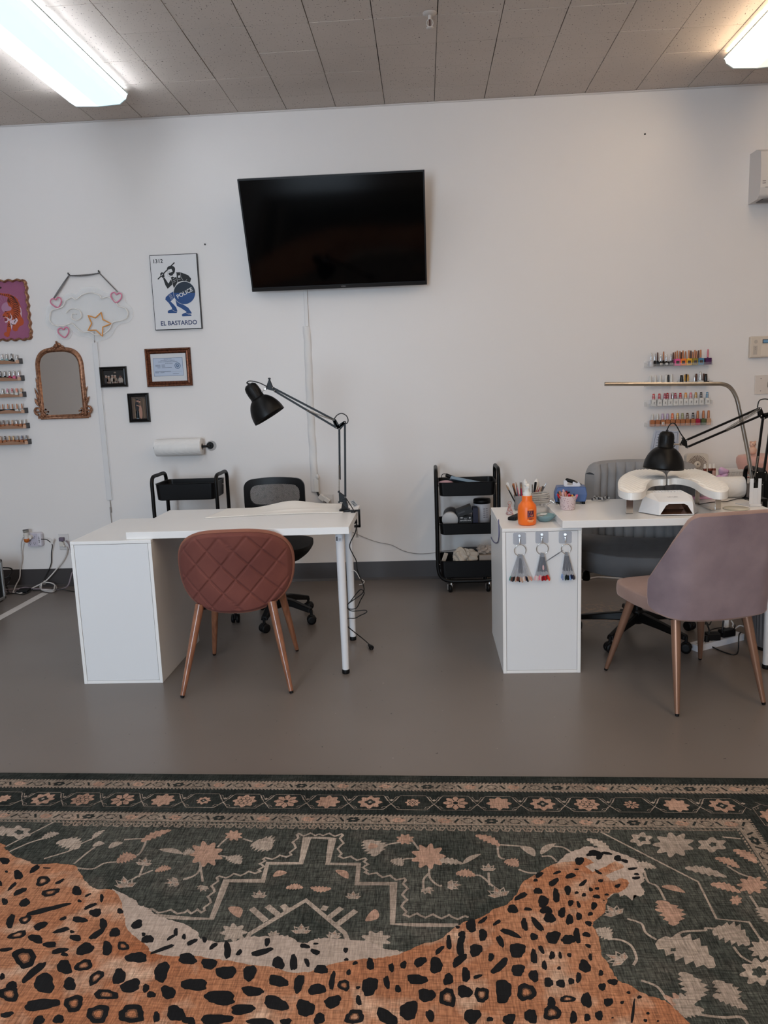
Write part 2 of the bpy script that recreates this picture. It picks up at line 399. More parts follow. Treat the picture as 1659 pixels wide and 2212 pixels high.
obj('screen', m, M_screen, t)
m = MB(); m.prism([tvp(TX0,0,0.0), tvp(TX1,0,0.0), tvp(TX1,0.022,0.0), tvp(TX0,0.022,0.0)], nv*0.004)
add_text(m, 'VIZIO', tvp((TX0+TX1)/2+0.03, 0.012, -0.0046), ex, upv, height=0.009, mi=1)
obj('bottom_bezel', m, [flat(20,20,21,0.3), flat(120,120,122,0.4)], t)
m = MB(); m.box(-0.75,-0.35,D-0.03,D-0.0005,2.15,2.4); m.box(-0.72,-0.69,5.23,D-0.02,2.2,2.36); m.box(-0.41,-0.38,5.23,D-0.02,2.2,2.36)
obj('wall_bracket', m, M_black, t)

# ---------------------------------------------------------------- cable covers
p0, p1, p2_ = Wl(660,628), Wl(664,705), Wl(684,1062)
m = MB(); m.box(p0.x-0.012, p0.x+0.012, D-0.014, D, p1.z, p0.z+0.1); m.box(p0.x-0.016, p0.x-0.012, D-0.003, D, p1.z, p0.z+0.1)
t = thing('cable_cover', 'white vertical cable cover on the wall below the television', 'cable cover', (p0.x, D, p2_.z))
obj('upper_channel', m, mat('cable_cover_white', rgb(216,212,210), 0.4), t, bevel=0.002)
m = MB(); m.grid(lambda u, v: Vector((p0.x-0.006+0.052*(u-0.5)+0.002*math.sin(v*9), D-0.001-0.013*math.sin(PI*u)**0.5-0.003*math.sin(v*40+u*3), p2_.z+(p1.z-p2_.z)*v)), 12, 60)
obj('cloth_sleeve', m, mat('cable_sleeve', rgb(222,219,217), 0.6, bump=0.3, bscale=30), t)
m = MB(); m.sphere(Wl(686,1030,0.02), 0.012, 10, (1,1,1.6)); m.box(p2_.x-0.015+0.0, p2_.x+0.02, D-0.024, D-0.004, p2_.z, p2_.z+0.10)
obj('end_piece', m, M_whiteplastic, t, bevel=0.004)
a, b_ = Wl(206,740), Wl(238,1080)
t = thing('cable_cover', 'narrow white cable cover running down from the neon sign', 'cable cover', (a.x, D, b_.z))
m = MB(); m.box(a.x-0.018, a.x+0.018, D-0.014, D, b_.z, a.z); m.box(a.x-0.024, a.x+0.024, D-0.004, D, b_.z, a.z); obj('channel', m, mat('cable_cover_white_b', rgb(214,212,212), 0.4), t, bevel=0.003)
c = Wl(241,1125); m = MB(); m.tube(smooth_path([Vector((a.x,D-0.008,b_.z+0.01)), Vector((a.x+0.003,D-0.012,b_.z-0.04)), Vector((a.x-0.002,D-0.012,b_.z-0.1)), Vector((a.x+0.004,D-0.012,0.3))], 8), 0.0025, 6)
m.cyl((a.x+0.001,D-0.012,b_.z-0.05),(a.x+0.001,D-0.012,b_.z-0.09),0.006); obj('cord', m, flat(150,144,140,0.5), t)

# outlet with chargers beside the desk lamp
def plate(name, cx, cz, wd, ht, label, m2=None):
    t = thing(name, label, 'outlet', (cx, D, cz))
    m = MB(); m.box(cx-wd/2, cx+wd/2, D-0.007, D, cz-ht/2, cz+ht/2); obj('cover_plate', m, m2 or mat('plate_white', rgb(206,202,200), 0.4), t, bevel=0.004)
    return t
p = Wl(703,1077)
t = plate('wall_outlet', p.x+0.02, p.z-0.03, 0.075, 0.12, 'white wall outlet with angled chargers behind the black desk lamp')
for k, (dx, dz, s) in enumerate(((-0.02, 0.012, 0.024), (0.016, -0.006, 0.02))):
    m = MB(); m.M = Matrix.Translation(Vector((p.x+dx, D-0.03, p.z+dz))) @ Matrix.Rotation(math.radians(38), 4, 'Y'); m.box(-s, s, -0.022, 0.022, -s*0.75, s*0.75)
    obj('charger', m, M_whiteplastic, t, bevel=0.004)
m = MB(); m.tube(smooth_path([Vector((p2_.x,D-0.012,p2_.z+0.02)), Vector((p2_.x+0.016,D-0.02,p2_.z-0.02)), Vector((p.x-0.03,D-0.03,p.z+0.025))], 6), 0.008, 8); obj('plug_cord', m, M_cordk, t)
# thin grey cable sagging along the wall
m = MB(); m.tube(smooth_path([Wl(x,y,0.006) for x,y in ((700,1080),(730,1125),(755,1146),(795,1164),(820,1172),(845,1177),(872,1190),(900,1196),(930,1195),(960,1190),(1010,1184))], 6), 0.0022, 6)
tag(obj('wall_cable', m, flat(150,142,138,0.5)), 'thin grey cable drooping along the wall towards the black cart', 'cable')
# ================================================================ pictures, mirror and sign on the back wall
def rect_frame(mb, x0, x1, z0, z1, wd, prof, y):
    """mitred picture frame: prof = list of (inset 0..1, depth) across the moulding"""
    L = len(prof); vs = []
    for cx, cz, sx, sz in ((x0,z0,1,1),(x1,z0,-1,1),(x1,z1,-1,-1),(x0,z1,1,-1)):
        for u, d in prof: vs.append((cx+sx*u*wd, y-d, cz+sz*u*wd))
    fs = [(i*L+k, i*L+k+1, ((i+1)%4)*L+k+1, ((i+1)%4)*L+k) for i in range(4) for k in range(L-1)]
    mb.add(vs, fs, False)
# --- poster
P0 = Wl(324,552); P1 = Wl(439,712)
px0, px1, pz1, pz0 = -1.823, -1.499, 2.281, 1.788
t = thing('wall_poster', 'white poster with helmeted figure holding round blue shield, lettered EL BASTARDO', 'poster', ((px0+px1)/2, D, pz0))
m = MB(); m.box(px0, px1, D-0.022, D-0.001, pz0, pz1); obj('frame', m, flat(24,22,24,0.4), t, bevel=0.001)
m = MB(); yb = D-0.0225; b0 = 0.0045
m.box(px0+b0, px1-b0, yb-0.0006, yb, pz0+b0, pz1-b0, mi=0)
_lay = [0]
def pp(cx, cy, lay=1):
    q = at(310+cx/11.85, 540+cy/11.85, 1, yb); return Vector((q.x, yb-0.0006-0.0003*lay, q.z))
def ppoly(pts, mi, lay): m.poly([pp(x, y, lay) for x, y in pts][::-1], mi)
def pell(cx, cy, rx, ry, mi, lay, ang=0, n=28):
    ca, sa = math.cos(math.radians(ang)), math.sin(math.radians(ang))
    ppoly([(cx+rx*math.cos(2*PI*i/n)*ca-ry*math.sin(2*PI*i/n)*sa, cy-(rx*math.cos(2*PI*i/n)*sa+ry*math.sin(2*PI*i/n)*ca)) for i in range(n)], mi, lay)
K, WT, BL, NV = 1, 0, 2, 3
def pline(pts, wd, mi, lay):
    for (xa, ya), (xb, yb2) in zip(pts[:-1], pts[1:]):
        dx, dy = xb-xa, yb2-ya; l = math.hypot(dx, dy) or 1; nx, ny = -dy/l*wd/2, dx/l*wd/2
        ppoly([(xa+nx,ya+ny),(xb+nx,yb2+ny),(xb-nx,yb2-ny),(xa-nx,ya-ny)], mi, lay)
pline([(375,745),(785,330)], 30, K, 1); pell(785,330,17,14,K,1); pell(378,742,16,14,K,1)
ppoly([(500,720),(545,715),(640,860),(700,760),(740,800),(735,890),(620,995),(560,900)], K, 2)
ppoly([(430,600),(470,568),(520,590),(535,640),(540,700),(505,720),(470,700),(430,650)], K, 2)
pline([(455,660),(500,612)], 14, WT, 3); pline([(500,722),(548,708)], 7, WT, 3)
pell(705,490,105,88,K,2); ppoly([(740,560),(810,520),(800,570),(770,620),(745,610)], K, 2)
ppoly([(625,505),(715,485),(745,545),(755,600),(700,650),(650,640),(622,560)], WT, 3)
ppoly([(640,590),(690,580),(745,555),(762,600),(752,650),(700,662),(655,640)], K, 4); pell(660,560,13,8,K,4)
pline([(620,520),(620,670),(690,690)], 4, K, 2)
ppoly([(760,620),(820,575),(850,600),(845,680),(820,700),(770,660)], WT, 3); ppoly([(830,575),(940,570),(1060,610),(1150,650),(1222,735),(1190,835),(1100,800),(1000,790),(870,830),(780,980),(745,880),(720,800),(700,700),(745,680),(800,705),(845,680)], K, 2)
for a_ in ([(845,600),(850,700),(880,840)], [(940,575),(960,700),(1010,770)], [(700,710),(745,860),(745,930)], [(755,735),(790,720)], [(760,790),(830,760)], [(770,830),(830,800)], [(890,760),(950,750)], [(1080,795),(1115,750)]): pline(a_, 6, WT, 3)
ppoly([(885,660),(930,645),(940,705),(895,715)], WT, 3)
ppoly([(760,1065),(800,1080),(800,1215),(695,1320),(760,1380),(840,1470),(870,1570),(720,1520),(735,1490),(650,1360),(560,1270),(570,1210),(650,1130)], BL, 2)
for q in (0, 22, 44): pline([(650+q,1150-q*0.6),(720+q,1285-q*0.9)], 5, WT, 3)
ppoly([(820,1280),(900,1330),(1040,1410),(1150,1480),(1230,1600),(1235,1630),(1090,1610),(1100,1580),(950,1480),(855,1430)], BL, 2)
ppoly([(625,1560),(650,1545),(720,1522),(860,1565),(865,1590),(850,1612),(640,1618),(622,1600)], BL, 2); pline([(725,1525),(790,1565),(868,1590)], 6, WT, 3)
ppoly([(985,1650),(1010,1632),(1080,1600),(1210,1640),(1232,1660),(1225,1690),(1000,1700),(985,1680)], BL, 2); pline([(1080,1605),(1150,1645),(1230,1655)], 6, WT, 3)
pell(1050,1100,284,296,WT,4); pell(1050,1100,276,288,NV,5,0,40)
# lower half of the shield in blue, as printed
ppoly([(1050+276*math.cos(a_), 1100+288*math.sin(a_)) for a_ in [PI*i/20 for i in range(21)]], BL, 6)
exp = (pp(1000,500)-pp(500,520)).normalized()
import mathutils
e0 = pp(860,1210,8); e1 = pp(1260,1000,8); exd = (e1-e0).normalized(); ezd = Vector((-exd.z, 0, exd.x))
add_text(m, 'POLICE', (pp(870,1190,8)+pp(1245,1010,8))/2, exd, ezd, width=(pp(870,1190)-pp(1245,1010)).length*1.05, mi=0)
add_text(m, '1312', Vector((px0+0.058, yb-0.0012, pz1-0.041)), (1,0,0), (0,0,1), height=0.026, width=0.064, mi=K)
add_text(m, 'EL BASTARDO', Vector(((px0+px1)/2+0.006, yb-0.0012, pz0+0.044)), (1,0,0), (0,0,1), height=0.030, width=0.250, mi=4)
obj('print', m, [flat(212,211,212,0.5), flat(18,18,20,0.5), flat(22,66,122,0.5), flat(16,34,52,0.5), flat(26,44,92,0.5)], t)

# --- tiger picture in scalloped frame
t = thing('tiger_picture', 'pink picture of a roaring tiger in a scalloped bronze frame', 'picture', (-2.85, D, 1.77))
tx1, tz1, tz0 = -2.694, 2.165, 1.757; tx0 = tx1-0.31
def scall(ins):
    pts = []; n = 26
    x0, x1, z0, z1 = tx0+ins, tx1-ins, tz0+ins, tz1-ins; rr = 0.03
    def wv(s, per): return 0.005*math.cos(2*PI*s/per)
    Wd, Hh = x1-x0, z1-z0
    for i in range(40): s = rr+(Wd-2*rr)*i/40; pts.append((x0+s, z0-wv(s, (Wd)/5.0)+0.0))
    for i in range(8): a = -PI/2+PI/2*i/8; pts.append((x1-rr+rr*math.cos(a), z0+rr+rr*math.sin(a)))
    for i in range(48): s = rr+(Hh-2*rr)*i/48; pts.append((x1+wv(s, Hh/7.0), z0+s))
    for i in range(8): a = PI/2*i/8; pts.append((x1-rr+rr*math.cos(a), z1-rr+rr*math.sin(a)))
    for i in range(40): s = rr+(Wd-2*rr)*i/40; pts.append((x1-s, z1+wv(s, Wd/5.0)))
    for i in range(8): a = PI/2+PI/2*i/8; pts.append((x0+rr+rr*math.cos(a), z1-rr+rr*math.sin(a)))
    for i in range(48): s = rr+(Hh-2*rr)*i/48; pts.append((x0-wv(s, Hh/7.0), z1-s))
    for i in range(8): a = PI+PI/2*i/8; pts.append((x0+rr+rr*math.cos(a), z0+rr+rr*math.sin(a)))
    return pts
mb = MB(); L = None; vs = []
prof = [(0, 0), (0.0, 0.016), (0.005, 0.026), (0.010, 0.027), (0.013, 0.018), (0.0145, 0.006)]
rings = [scall(u) for u, d in prof]; N = len(rings[0])
for (u, d), rg in zip(prof, rings): vs += [(x, D-d, z) for x, z in rg]
mb.add(vs, [(k*N+i, k*N+(i+1)%N, (k+1)*N+(i+1)%N, (k+1)*N+i) for k in range(len(prof)-1) for i in range(N)], True)
obj('frame', mb, M_bronze, t)
m = MB(); yb = D-0.006; m.poly([(x, yb, z) for x, z in rings[-1]], 0)
def tp(cx, cy, lay=1):
    q = at(cx/13.01, 590+cy/13.01, 1, yb); return Vector((q.x, yb-0.0004*lay, q.z))
def tpoly(pts, mi, lay): m.poly([tp(x, y, lay) for x, y in pts][::-1], mi)
def tstroke(pts, w0, mi, lay):
    pts = smooth_path([(x, y, 0) for x, y in pts], 4); n = len(pts)
    for i in range(n-1):
        a, b = pts[i], pts[i+1]; d = (b-a).normalized(); nn = Vector((-d.y, d.x, 0))
        wa = w0*math.sin(PI*(i+0.3)/n); wb = w0*math.sin(PI*(i+1.3)/n) if i+1.3 < n else 0.5
        m.poly([tp(*(a+nn*wa/2).xy, lay), tp(*(b+nn*wb/2).xy, lay), tp(*(b-nn*wb/2).xy, lay), tp(*(a-nn*wa/2).xy, lay)], mi)
tpoly([(190+150*math.cos(2*PI*i/30), 970+150*math.sin(2*PI*i/30)) for i in range(30)], 4, 1)
for a_ in range(0, 360, 15):
    ca, sa = math.cos(math.radians(a_)), math.sin(math.radians(a_))
    if 190+420*ca > -200: tstroke([(190+170*ca, 970+170*sa), (190+300*ca, 970+300*sa), (190+430*ca, 970+430*sa)], 6, 4, 1)
OR, DK, WH, PK = 1, 2, 3, 4
tpoly([(-150,560),(0,560),(120,575),(240,580),(330,620),(430,670),(500,740),(520,800),(560,880),(600,980),(615,1100),(620,1240),(665,1330),(672,1400),(640,1460),(560,1490),(520,1540),(490,1620),(440,1640),(380,1620),(350,1560),(380,1510),(330,1500),(310,1600),(275,1680),(265,1770),(215,1800),(140,1770),(105,1710),(140,1665),(190,1650),(200,1540),(210,1420),(250,1380),(180,1390),(130,1360),(120,1330),(160,1320),(150,1290),(85,1220),(70,1180),(110,1130),(140,1060),(180,1070),(240,1060),(310,1045),(330,990),(310,950),(250,930),(210,840),(200,760),(225,680),(120,640),(0,610),(-150,600)], OR, 2)
tpoly([(545,900),(600,1010),(612,1120),(610,1250),(570,1130),(585,1080)], WH, 3)
tpoly([(280,1110),(330,1190),(350,1260),(320,1330),(240,1340),(210,1380),(160,1392),(130,1360),(200,1350),(215,1290),(170,1250),(110,1240),(150,1225),(220,1250),(280,1290),(320,1240)], WH, 3)
tpoly([(270,1350),(400,1300),(470,1260),(510,1330),(440,1440),(360,1440),(320,1590),(310,1500)], WH, 3)
tpoly([(125,1270),(200,1290),(210,1340),(150,1355)], 5, 4)
for st in ([(250,640),(330,640),(400,680)],[(260,680),(340,670),(440,720)],[(270,740),(360,700),(470,760)],[(290,800),(380,740),(490,800)],[(300,850),(400,780),(520,850)],[(320,900),(420,820),(540,880)],[(340,940),(440,870),(560,930)],[(340,985),(440,920),(570,980)],[(335,1020),(440,970),(590,1040)],[(350,1050),(450,1030),(590,1110)],[(370,1075),(460,1080),(560,1170)],[(380,1110),(460,1140),(540,1220)],[(380,1150),(440,1200),(500,1290)],[(360,1180),(400,1240),(430,1330)],[(260,660),(250,760),(270,830)],[(290,700),(280,800),(300,900)],[(230,700),(225,780),(240,850)],[(215,1440),(260,1430),(300,1470)],[(212,1500),(255,1480),(290,1520)],[(180,1150),(220,1140),(250,1160)],[(230,1180),(260,1230),(240,1270)],[(280,1180),(300,1240),(280,1290)],[(300,1400),(350,1450),(420,1460)],[(460,1300),(420,1360),(400,1400)],[(0,580),(20,590),(40,610)],[(70,575),(80,600),(70,630)],[(120,578),(130,610),(120,640)],[(170,580),(180,615),(165,645)],[(220,585),(235,620),(220,655)],[(80,1225),(110,1210),(150,1225)],[(140,1060),(160,1090),(200,1080)]): tstroke(st, 20, DK, 5)
for a_ in ((20,410,60,28),): tpoly([(a_[0]+a_[2]*math.cos(2*PI*i/16)-30, a_[1]+a_[3]*math.sin(2*PI*i/16)) for i in range(16)], DK, 3)
obj('print', m, [mat('pink_print', rgb(146,82,112), 0.5, var=0.05), flat(170,72,32,0.5), flat(40,14,14,0.5), flat(206,180,190,0.5), flat(166,120,146,0.5), flat(120,40,60,0.5)], t)

# --- arched mirror
t = thing('wall_mirror', 'arched mirror in an ornate antique gold frame with scrolled corners', 'mirror', (-2.52, D, 1.22))
mx0, mx1, mz0, mzs, mzt = -2.665, -2.385, 1.238, 1.56, 1.672   # glass outline
def arch(off, n=24):
    x0, x1, z0 = mx0-off, mx1+off, mz0-off; pts = [(x0, z0), (x1, z0)]
    cxm = (x0+x1)/2; hw = (x1-x0)/2
    for i in range(n+1):
        a = PI*i/n; e = 0.62
        pts.append((cxm+hw*math.copysign(abs(math.cos(a))**e, math.cos(a)), mzs+(mzt+off-mzs)*abs(math.sin(a))**0.85))
    return pts
mm = MB(); mm.prism([(x, D-0.012, z) for x, z in arch(0.004)], (0, 0.006, 0))
obj('mirror_glass', mm, mat('mirror_silver', rgb(160,152,146), 0.02, 1.0), t)
m = MB(); prof = [(0.030, 0), (0.029, 0.016), (0.024, 0.022), (0.020, 0.016), (0.014, 0.026), (0.008, 0.026), (0.004, 0.018), (-0.002, 0.012)]
rg = [arch(o_) for o_, d in prof]; N = len(rg[0]); vs = []
for (o_, d), r_ in zip(prof, rg): vs += [(x, D-d, z) for x, z in r_]
m.add(vs, [(k*N+i, k*N+(i+1)%N, (k+1)*N+(i+1)%N, (k+1)*N+i) for k in range(len(prof)-1) for i in range(N)], True)
# rope beading
bd = arch(0.011, 60); pts = []
for i in range(len(bd)):
    a = Vector((bd[i][0], 0, bd[i][1])); b = Vector((bd[(i+1)%len(bd)][0], 0, bd[(i+1)%len(bd)][1])); k = max(1, int((b-a).length/0.0085))
    pts += [a+(b-a)*j/k for j in range(k)]
for p in pts: m.sphere((p.x, D-0.027, p.z), 0.0040, 6)
obj('frame', m, M_bronze, t)
def scroll(mb, c, r0, turns, a0, rr, flip=1, n=26):
    P = []
    for i in range(n):
        u = i/(n-1); a = a0+flip*turns*2*PI*u; r = r0*(1-0.85*u); P.append(Vector((c[0]+r*math.cos(a), D-0.022-0.006*u, c[1]+r*math.sin(a))))
    mb.tube(P, [rr*(1-0.45*i/(n-1)) for i in range(n)], 7)
def leaf(mb, a, b, wd, n=9):
    a = Vector((a[0], D-0.018, a[1])); b = Vector((b[0], D-0.018, b[1])); d = b-a; nrm = Vector((-d.z, 0, d.x)).normalized()
    P = [a+d*(i/(n-1))+nrm*(math.sin(PI*i/(n-1))*wd*0.25) for i in range(n)]
    mb.tube(P, [max(0.0012, wd*0.5*math.sin(PI*(0.08+0.9*i/(n-1)))) for i in range(n)], 6)
for sx in (-1, 1):
    m = MB(); X = (mx0-0.016) if sx < 0 else (mx1+0.016)
    scroll(m, (X+sx*0.022, 1.272), 0.030, 1.2, -PI/2 if sx > 0 else -PI/2, 0.0085, sx)
    scroll(m, (X+sx*0.010, 1.335), 0.018, 1.0, PI/2, 0.006, -sx)
    for (za, zb, o0, o1, wv) in ((1.30,1.36,0.012,0.040,0.018),(1.33,1.40,0.008,0.022,0.016),(1.36,1.43,0.006,0.034,0.014),(1.40,1.46,0.004,0.016,0.013),(1.44,1.50,0.004,0.018,0.011),(1.25,1.29,-0.02,0.01,0.016),(1.235,1.245,-0.05,0.0,0.016),(1.235,1.275,-0.03,0.0,0.014)):
        leaf(m, (X+sx*o0, za), (X+sx*o1, zb), wv)
    for (dx, dz) in ((-0.028,1.24),(-0.036,1.262),(-0.016,1.228),(0.036,1.262),(0.005,1.233),(-0.02,1.278)): m.sphere((X+sx*dx, D-0.028, dz), 0.0075, 8)
    m.box(min(X-sx*0.02, X+sx*0.03), max(X-sx*0.02, X+sx*0.03), D-0.018, D-0.002, 1.215, 1.235)
    obj('corner_scroll', m, M_bronze, t)
m = MB(); cx = (mx0+mx1)/2; zt = mzt+0.022
for sx in (-1, 1):
    for (dx0, dz0, dx1, dz1, wv) in ((0.0,0.036,0.03,0.006,0.02),(0.018,0.014,0.055,0.0,0.018),(0.04,0.004,0.078,-0.014,0.014),(0.0,0.01,0.035,-0.004,0.016)): leaf(m, (cx+sx*dx0, zt+dz0), (cx+sx*dx1, zt+dz1), wv)
m.sphere((cx, D-0.026, zt+0.014), 0.013, 10); m.sphere((cx, D-0.02, zt+0.042), 0.008, 8)
obj('crest', m, M_bronze, t)

# --- small photo frames and framed licence
def photo_frame(name, label, x0, x1, z0, z1, wd, fm, depth=0.024):
    t = thing(name, label, 'picture frame', ((x0+x1)/2, D, z0))
    m = MB(); rect_frame(m, x0, x1, z0, z1, wd, [(0,0),(0,depth*0.7),(0.15,depth),(0.35,depth*0.9),(0.5,depth*0.62),(0.75,depth*0.7),(1,depth*0.4),(1,0.002)], D)
    obj('frame', m, fm, t); return t
t = photo_frame('photo_frame', 'small black landscape frame with a dark group photo, right of the mirror', -2.243, -2.053, 1.416, 1.556, 0.026, flat(20,17,16,0.3))
m = MB(); x0, x1, z0, z1 = -2.222, -2.076, 1.438, 1.534; y_ = D-0.008; m.box(x0, x1, y_, y_+0.004, z0, z1, mi=0)
def blob(mb, x, z, rx, rz_, mi, lay, yy): mb.poly([(x+rx*math.cos(2*PI*i/14), yy-0.0004*lay, z+rz_*math.sin(2*PI*i/14)) for i in range(14)], mi)
for (u, v, s, mi) in ((0.14,0.50,0.008,4),(0.26,0.46,0.009,1),(0.44,0.52,0.009,3),(0.57,0.50,0.010,1),(0.83,0.50,0.010,2)):
    X = x0+(x1-x0)*u; Z = z0+(z1-z0)*v
    blob(m, X, Z-0.024, s*1.7, 0.022, {4:5,1:1,3:3,2:3}[mi], 1, y_); blob(m, X, Z+0.002, s*0.8, s*1.05, 6 if mi != 2 else 4, 2, y_); blob(m, X, Z+0.009, s*0.9, s*0.45, 3 if mi != 2 else 5, 3, y_)
for k in range(12): blob(m, x0+0.03+k*0.0085, z0+0.012+0.006*math.sin(k*2.1), 0.005, 0.005, (1,4,3,5)[k%4], 4, y_)
blob(m, x0+0.085, z1-0.018, 0.008, 0.005, 1, 1, y_)
obj('photo', m, [flat(16,12,11,0.3), flat(120,102,88,0.4), flat(96,60,46,0.4), flat(150,138,128,0.4), flat(96,58,46,0.4), flat(40,34,34,0.4), flat(150,116,98,0.4)], t)
t = photo_frame('photo_frame', 'small black portrait frame with a photo of a couple embracing', -2.062, -1.914, 1.168, 1.369, 0.024, flat(14,13,14,0.3))
m = MB(); x0, x1, z0, z1 = -2.038, -1.938, 1.192, 1.345
m.box(x0, x1, y_, y_+0.004, z0, z1, mi=0); 
for k in range(9): m.box(x0+0.004+k*0.0108, x0+0.0125+k*0.0108, y_-0.0004, y_, z0+0.006, z1-0.008-0.004*(k%3), mi=1 if k%2 else 2)
blob(m, x0+0.037, z0+0.088, 0.014, 0.034, 3, 2, y_); blob(m, x0+0.036, z0+0.03, 0.012, 0.036, 4, 1, y_); blob(m, x0+0.060, z0+0.045, 0.011, 0.048, 5, 3, y_); blob(m, x0+0.043, z0+0.125, 0.008, 0.009, 5, 4, y_); blob(m, x0+0.040, z0+0.133, 0.010, 0.007, 3, 5, y_); blob(m, x0+0.057, z0+0.120, 0.007, 0.009, 5, 4, y_); blob(m, x0+0.058, z0+0.128, 0.008, 0.005, 3, 5, y_); m.poly([(x0+0.035,y_-0.003,z0+0.098),(x0+0.068,y_-0.003,z0+0.085),(x0+0.068,y_-0.003,z0+0.079),(x0+0.034,y_-0.003,z0+0.091)], 5)
obj('photo', m, [flat(60,46,36,0.4), flat(104,82,60,0.4), flat(84,64,48,0.4), flat(14,12,14,0.4), flat(104,116,124,0.4), flat(160,118,100,0.4)], t)
t = photo_frame('framed_licence', 'copper framed pale blue licence certificate with a round seal', -1.914, -1.596, 1.408, 1.667, 0.036, mat('copper_frame', rgb(122,72,48), 0.35, 0.7, col2=rgb(62,34,24), vscale=90))
m = MB(); rr_ = random.Random(2)
for (xa, za, xb, zb) in ((-1.907,1.415,-1.603,1.415),(-1.907,1.66,-1.603,1.66),(-1.907,1.415,-1.907,1.66),(-1.603,1.415,-1.603,1.66)):
    n = int(max(abs(xb-xa), abs(zb-za))/0.008)
    for i in range(n): m.sphere((xa+(xb-xa)*i/n, D-0.024, za+(zb-za)*i/n), 0.003, 6)
obj('beading', m, M_bronze, t)
m = MB(); x0, x1, z0, z1 = -1.879, -1.631, 1.443, 1.632; m.box(x0, x1, y_, y_+0.004, z0, z1, mi=0)
cx0, cx1, cz0, cz1 = x0+0.017, x1-0.024, z0+0.036, z1-0.030; m.box(cx0, cx1, y_-0.0005, y_, cz0, cz1, mi=1); m.box(cx0+0.002, cx1-0.002, y_-0.0008, y_-0.0004, cz0+0.002, cz1-0.002, mi=2)
cw = cx1-cx0; ch = cz1-cz0; cm = (cx0+cx1)/2
for s_, u, v, wv in (('STATE OF UTAH',0.5,0.93,0.26),('DEPARTMENT OF COMMERCE',0.5,0.86,0.48),('DIVISION OF PROFESSIONAL LICENSING',0.5,0.785,0.64),('ACTIVE LICENSE',0.53,0.69,0.26)):
    add_text(m, s_, (cx0+cw*u, y_-0.0012, cz0+ch*v), (1,0,0), (0,0,1), width=cw*wv, height=0.0042, mi=3)
for (u0, u1, v) in ((0.07,0.24,0.60),(0.28,0.40,0.60),(0.07,0.24,0.53),(0.28,0.40,0.53),(0.13,0.24,0.46),(0.28,0.62,0.46),(0.04,0.58,0.245),(0.04,0.18,0.185),(0.22,0.36,0.185),(0.64,0.85,0.10)):
    m.box(cx0+cw*u0, cx0+cw*u1, y_-0.0012, y_-0.0008, cz0+ch*v, cz0+ch*v+0.0022, mi=3)
m.box(cx0+cw*0.04, cx0+cw*0.95, y_-0.0011, y_-0.0008, cz0+ch*0.235, cz0+ch*0.24, mi=3)
sc = (cx0+cw*0.82, cz0+ch*0.55)
blob(m, sc[0], sc[1], 0.021, 0.021, 1, 2.5, y_); blob(m, sc[0], sc[1], 0.0165, 0.0165, 2, 3.5, y_); blob(m, sc[0], sc[1], 0.0105, 0.0115, 1, 4.5, y_); blob(m, sc[0], sc[1]+0.003, 0.004, 0.003, 2, 5.5, y_); m.box(sc[0]-0.006, sc[0]+0.006, y_-0.0026, y_-0.0022, sc[1]-0.004, sc[1]-0.002, mi=2)
obj('certificate', m, [flat(200,200,202,0.5), flat(70,96,128,0.5), flat(176,186,204,0.5), flat(60,66,84,0.5)], t)

# --- unlit neon style sign: clear backing, white cloud outline, pink hearts, orange star
t = thing('neon_sign', 'unlit cloud shaped neon sign with pink hearts and orange star on clear backing', 'sign', (-2.27, D, 1.72))
def npx(x, y, off): return at(80+x/7.541, 570+y/7.541, 1, D-off)
cloud = [(150,800),(150,720),(230,640),(330,620),(400,560),(520,470),(640,490),(740,400),(900,370),(1040,420),(1180,470),(1310,440),(1420,500),(1440,620),(1540,720),(1560,850),(1490,950),(1360,980),(1270,1060),(1200,1180),(1060,1250),(940,1250),(830,1190),(700,1180),(590,1110),(540,1060),(380,1090),(230,1060),(140,960)]
cl = smooth_path([npx(x, y, 0.02) for x, y in cloud], 5, True)
m = MB(); m.prism(cl, (0, 0.004, 0)); obj('backing', m, M_acryl2, t)
inner = [(210,830),(240,760),(330,730),(420,690),(470,600),(570,550),(630,580),(740,500),(880,470),(1010,510),(1050,560),(1150,540),(1260,600),(1330,690),(1430,720),(1480,800),(1450,890),(1340,930),(1230,960),(1180,1060),(1080,1140),(960,1160),(860,1110),(740,1110),(640,1040),(560,970),(430,1010),(290,1000),(210,930)]
M_ntube = mat('white_silicone_tube', rgb(228,223,217), 0.45)
m = MB(); m.tube(smooth_path([npx(x, y, 0.030) for x, y in inner], 6, True), 0.0035, 8, True)
m.tube(smooth_path([npx(x, y, 0.030) for x, y in ((470,800),(560,730),(690,760),(720,860),(640,920),(560,880),(580,810),(640,820))], 6), 0.0035, 8)
obj('cloud_tube', m, M_ntube, t)
heart = [(0,-45),(-35,-75),(-80,-60),(-90,-10),(-50,45),(5,85),(60,40),(85,-10),(75,-60),(35,-75)]
for (hx, hy, ra) in ((315,630,-12),(1290,545,6),(435,1115,-8)):
    ca, sa = math.cos(math.radians(ra)), math.sin(math.radians(ra))
    m = MB(); m.tube(smooth_path([npx(hx+x*ca-y*sa, hy+x*sa+y*ca, 0.031) for x, y in heart], 4, True), 0.0042, 8, True); obj('heart_tube', m, flat(212,122,150,0.45), t)
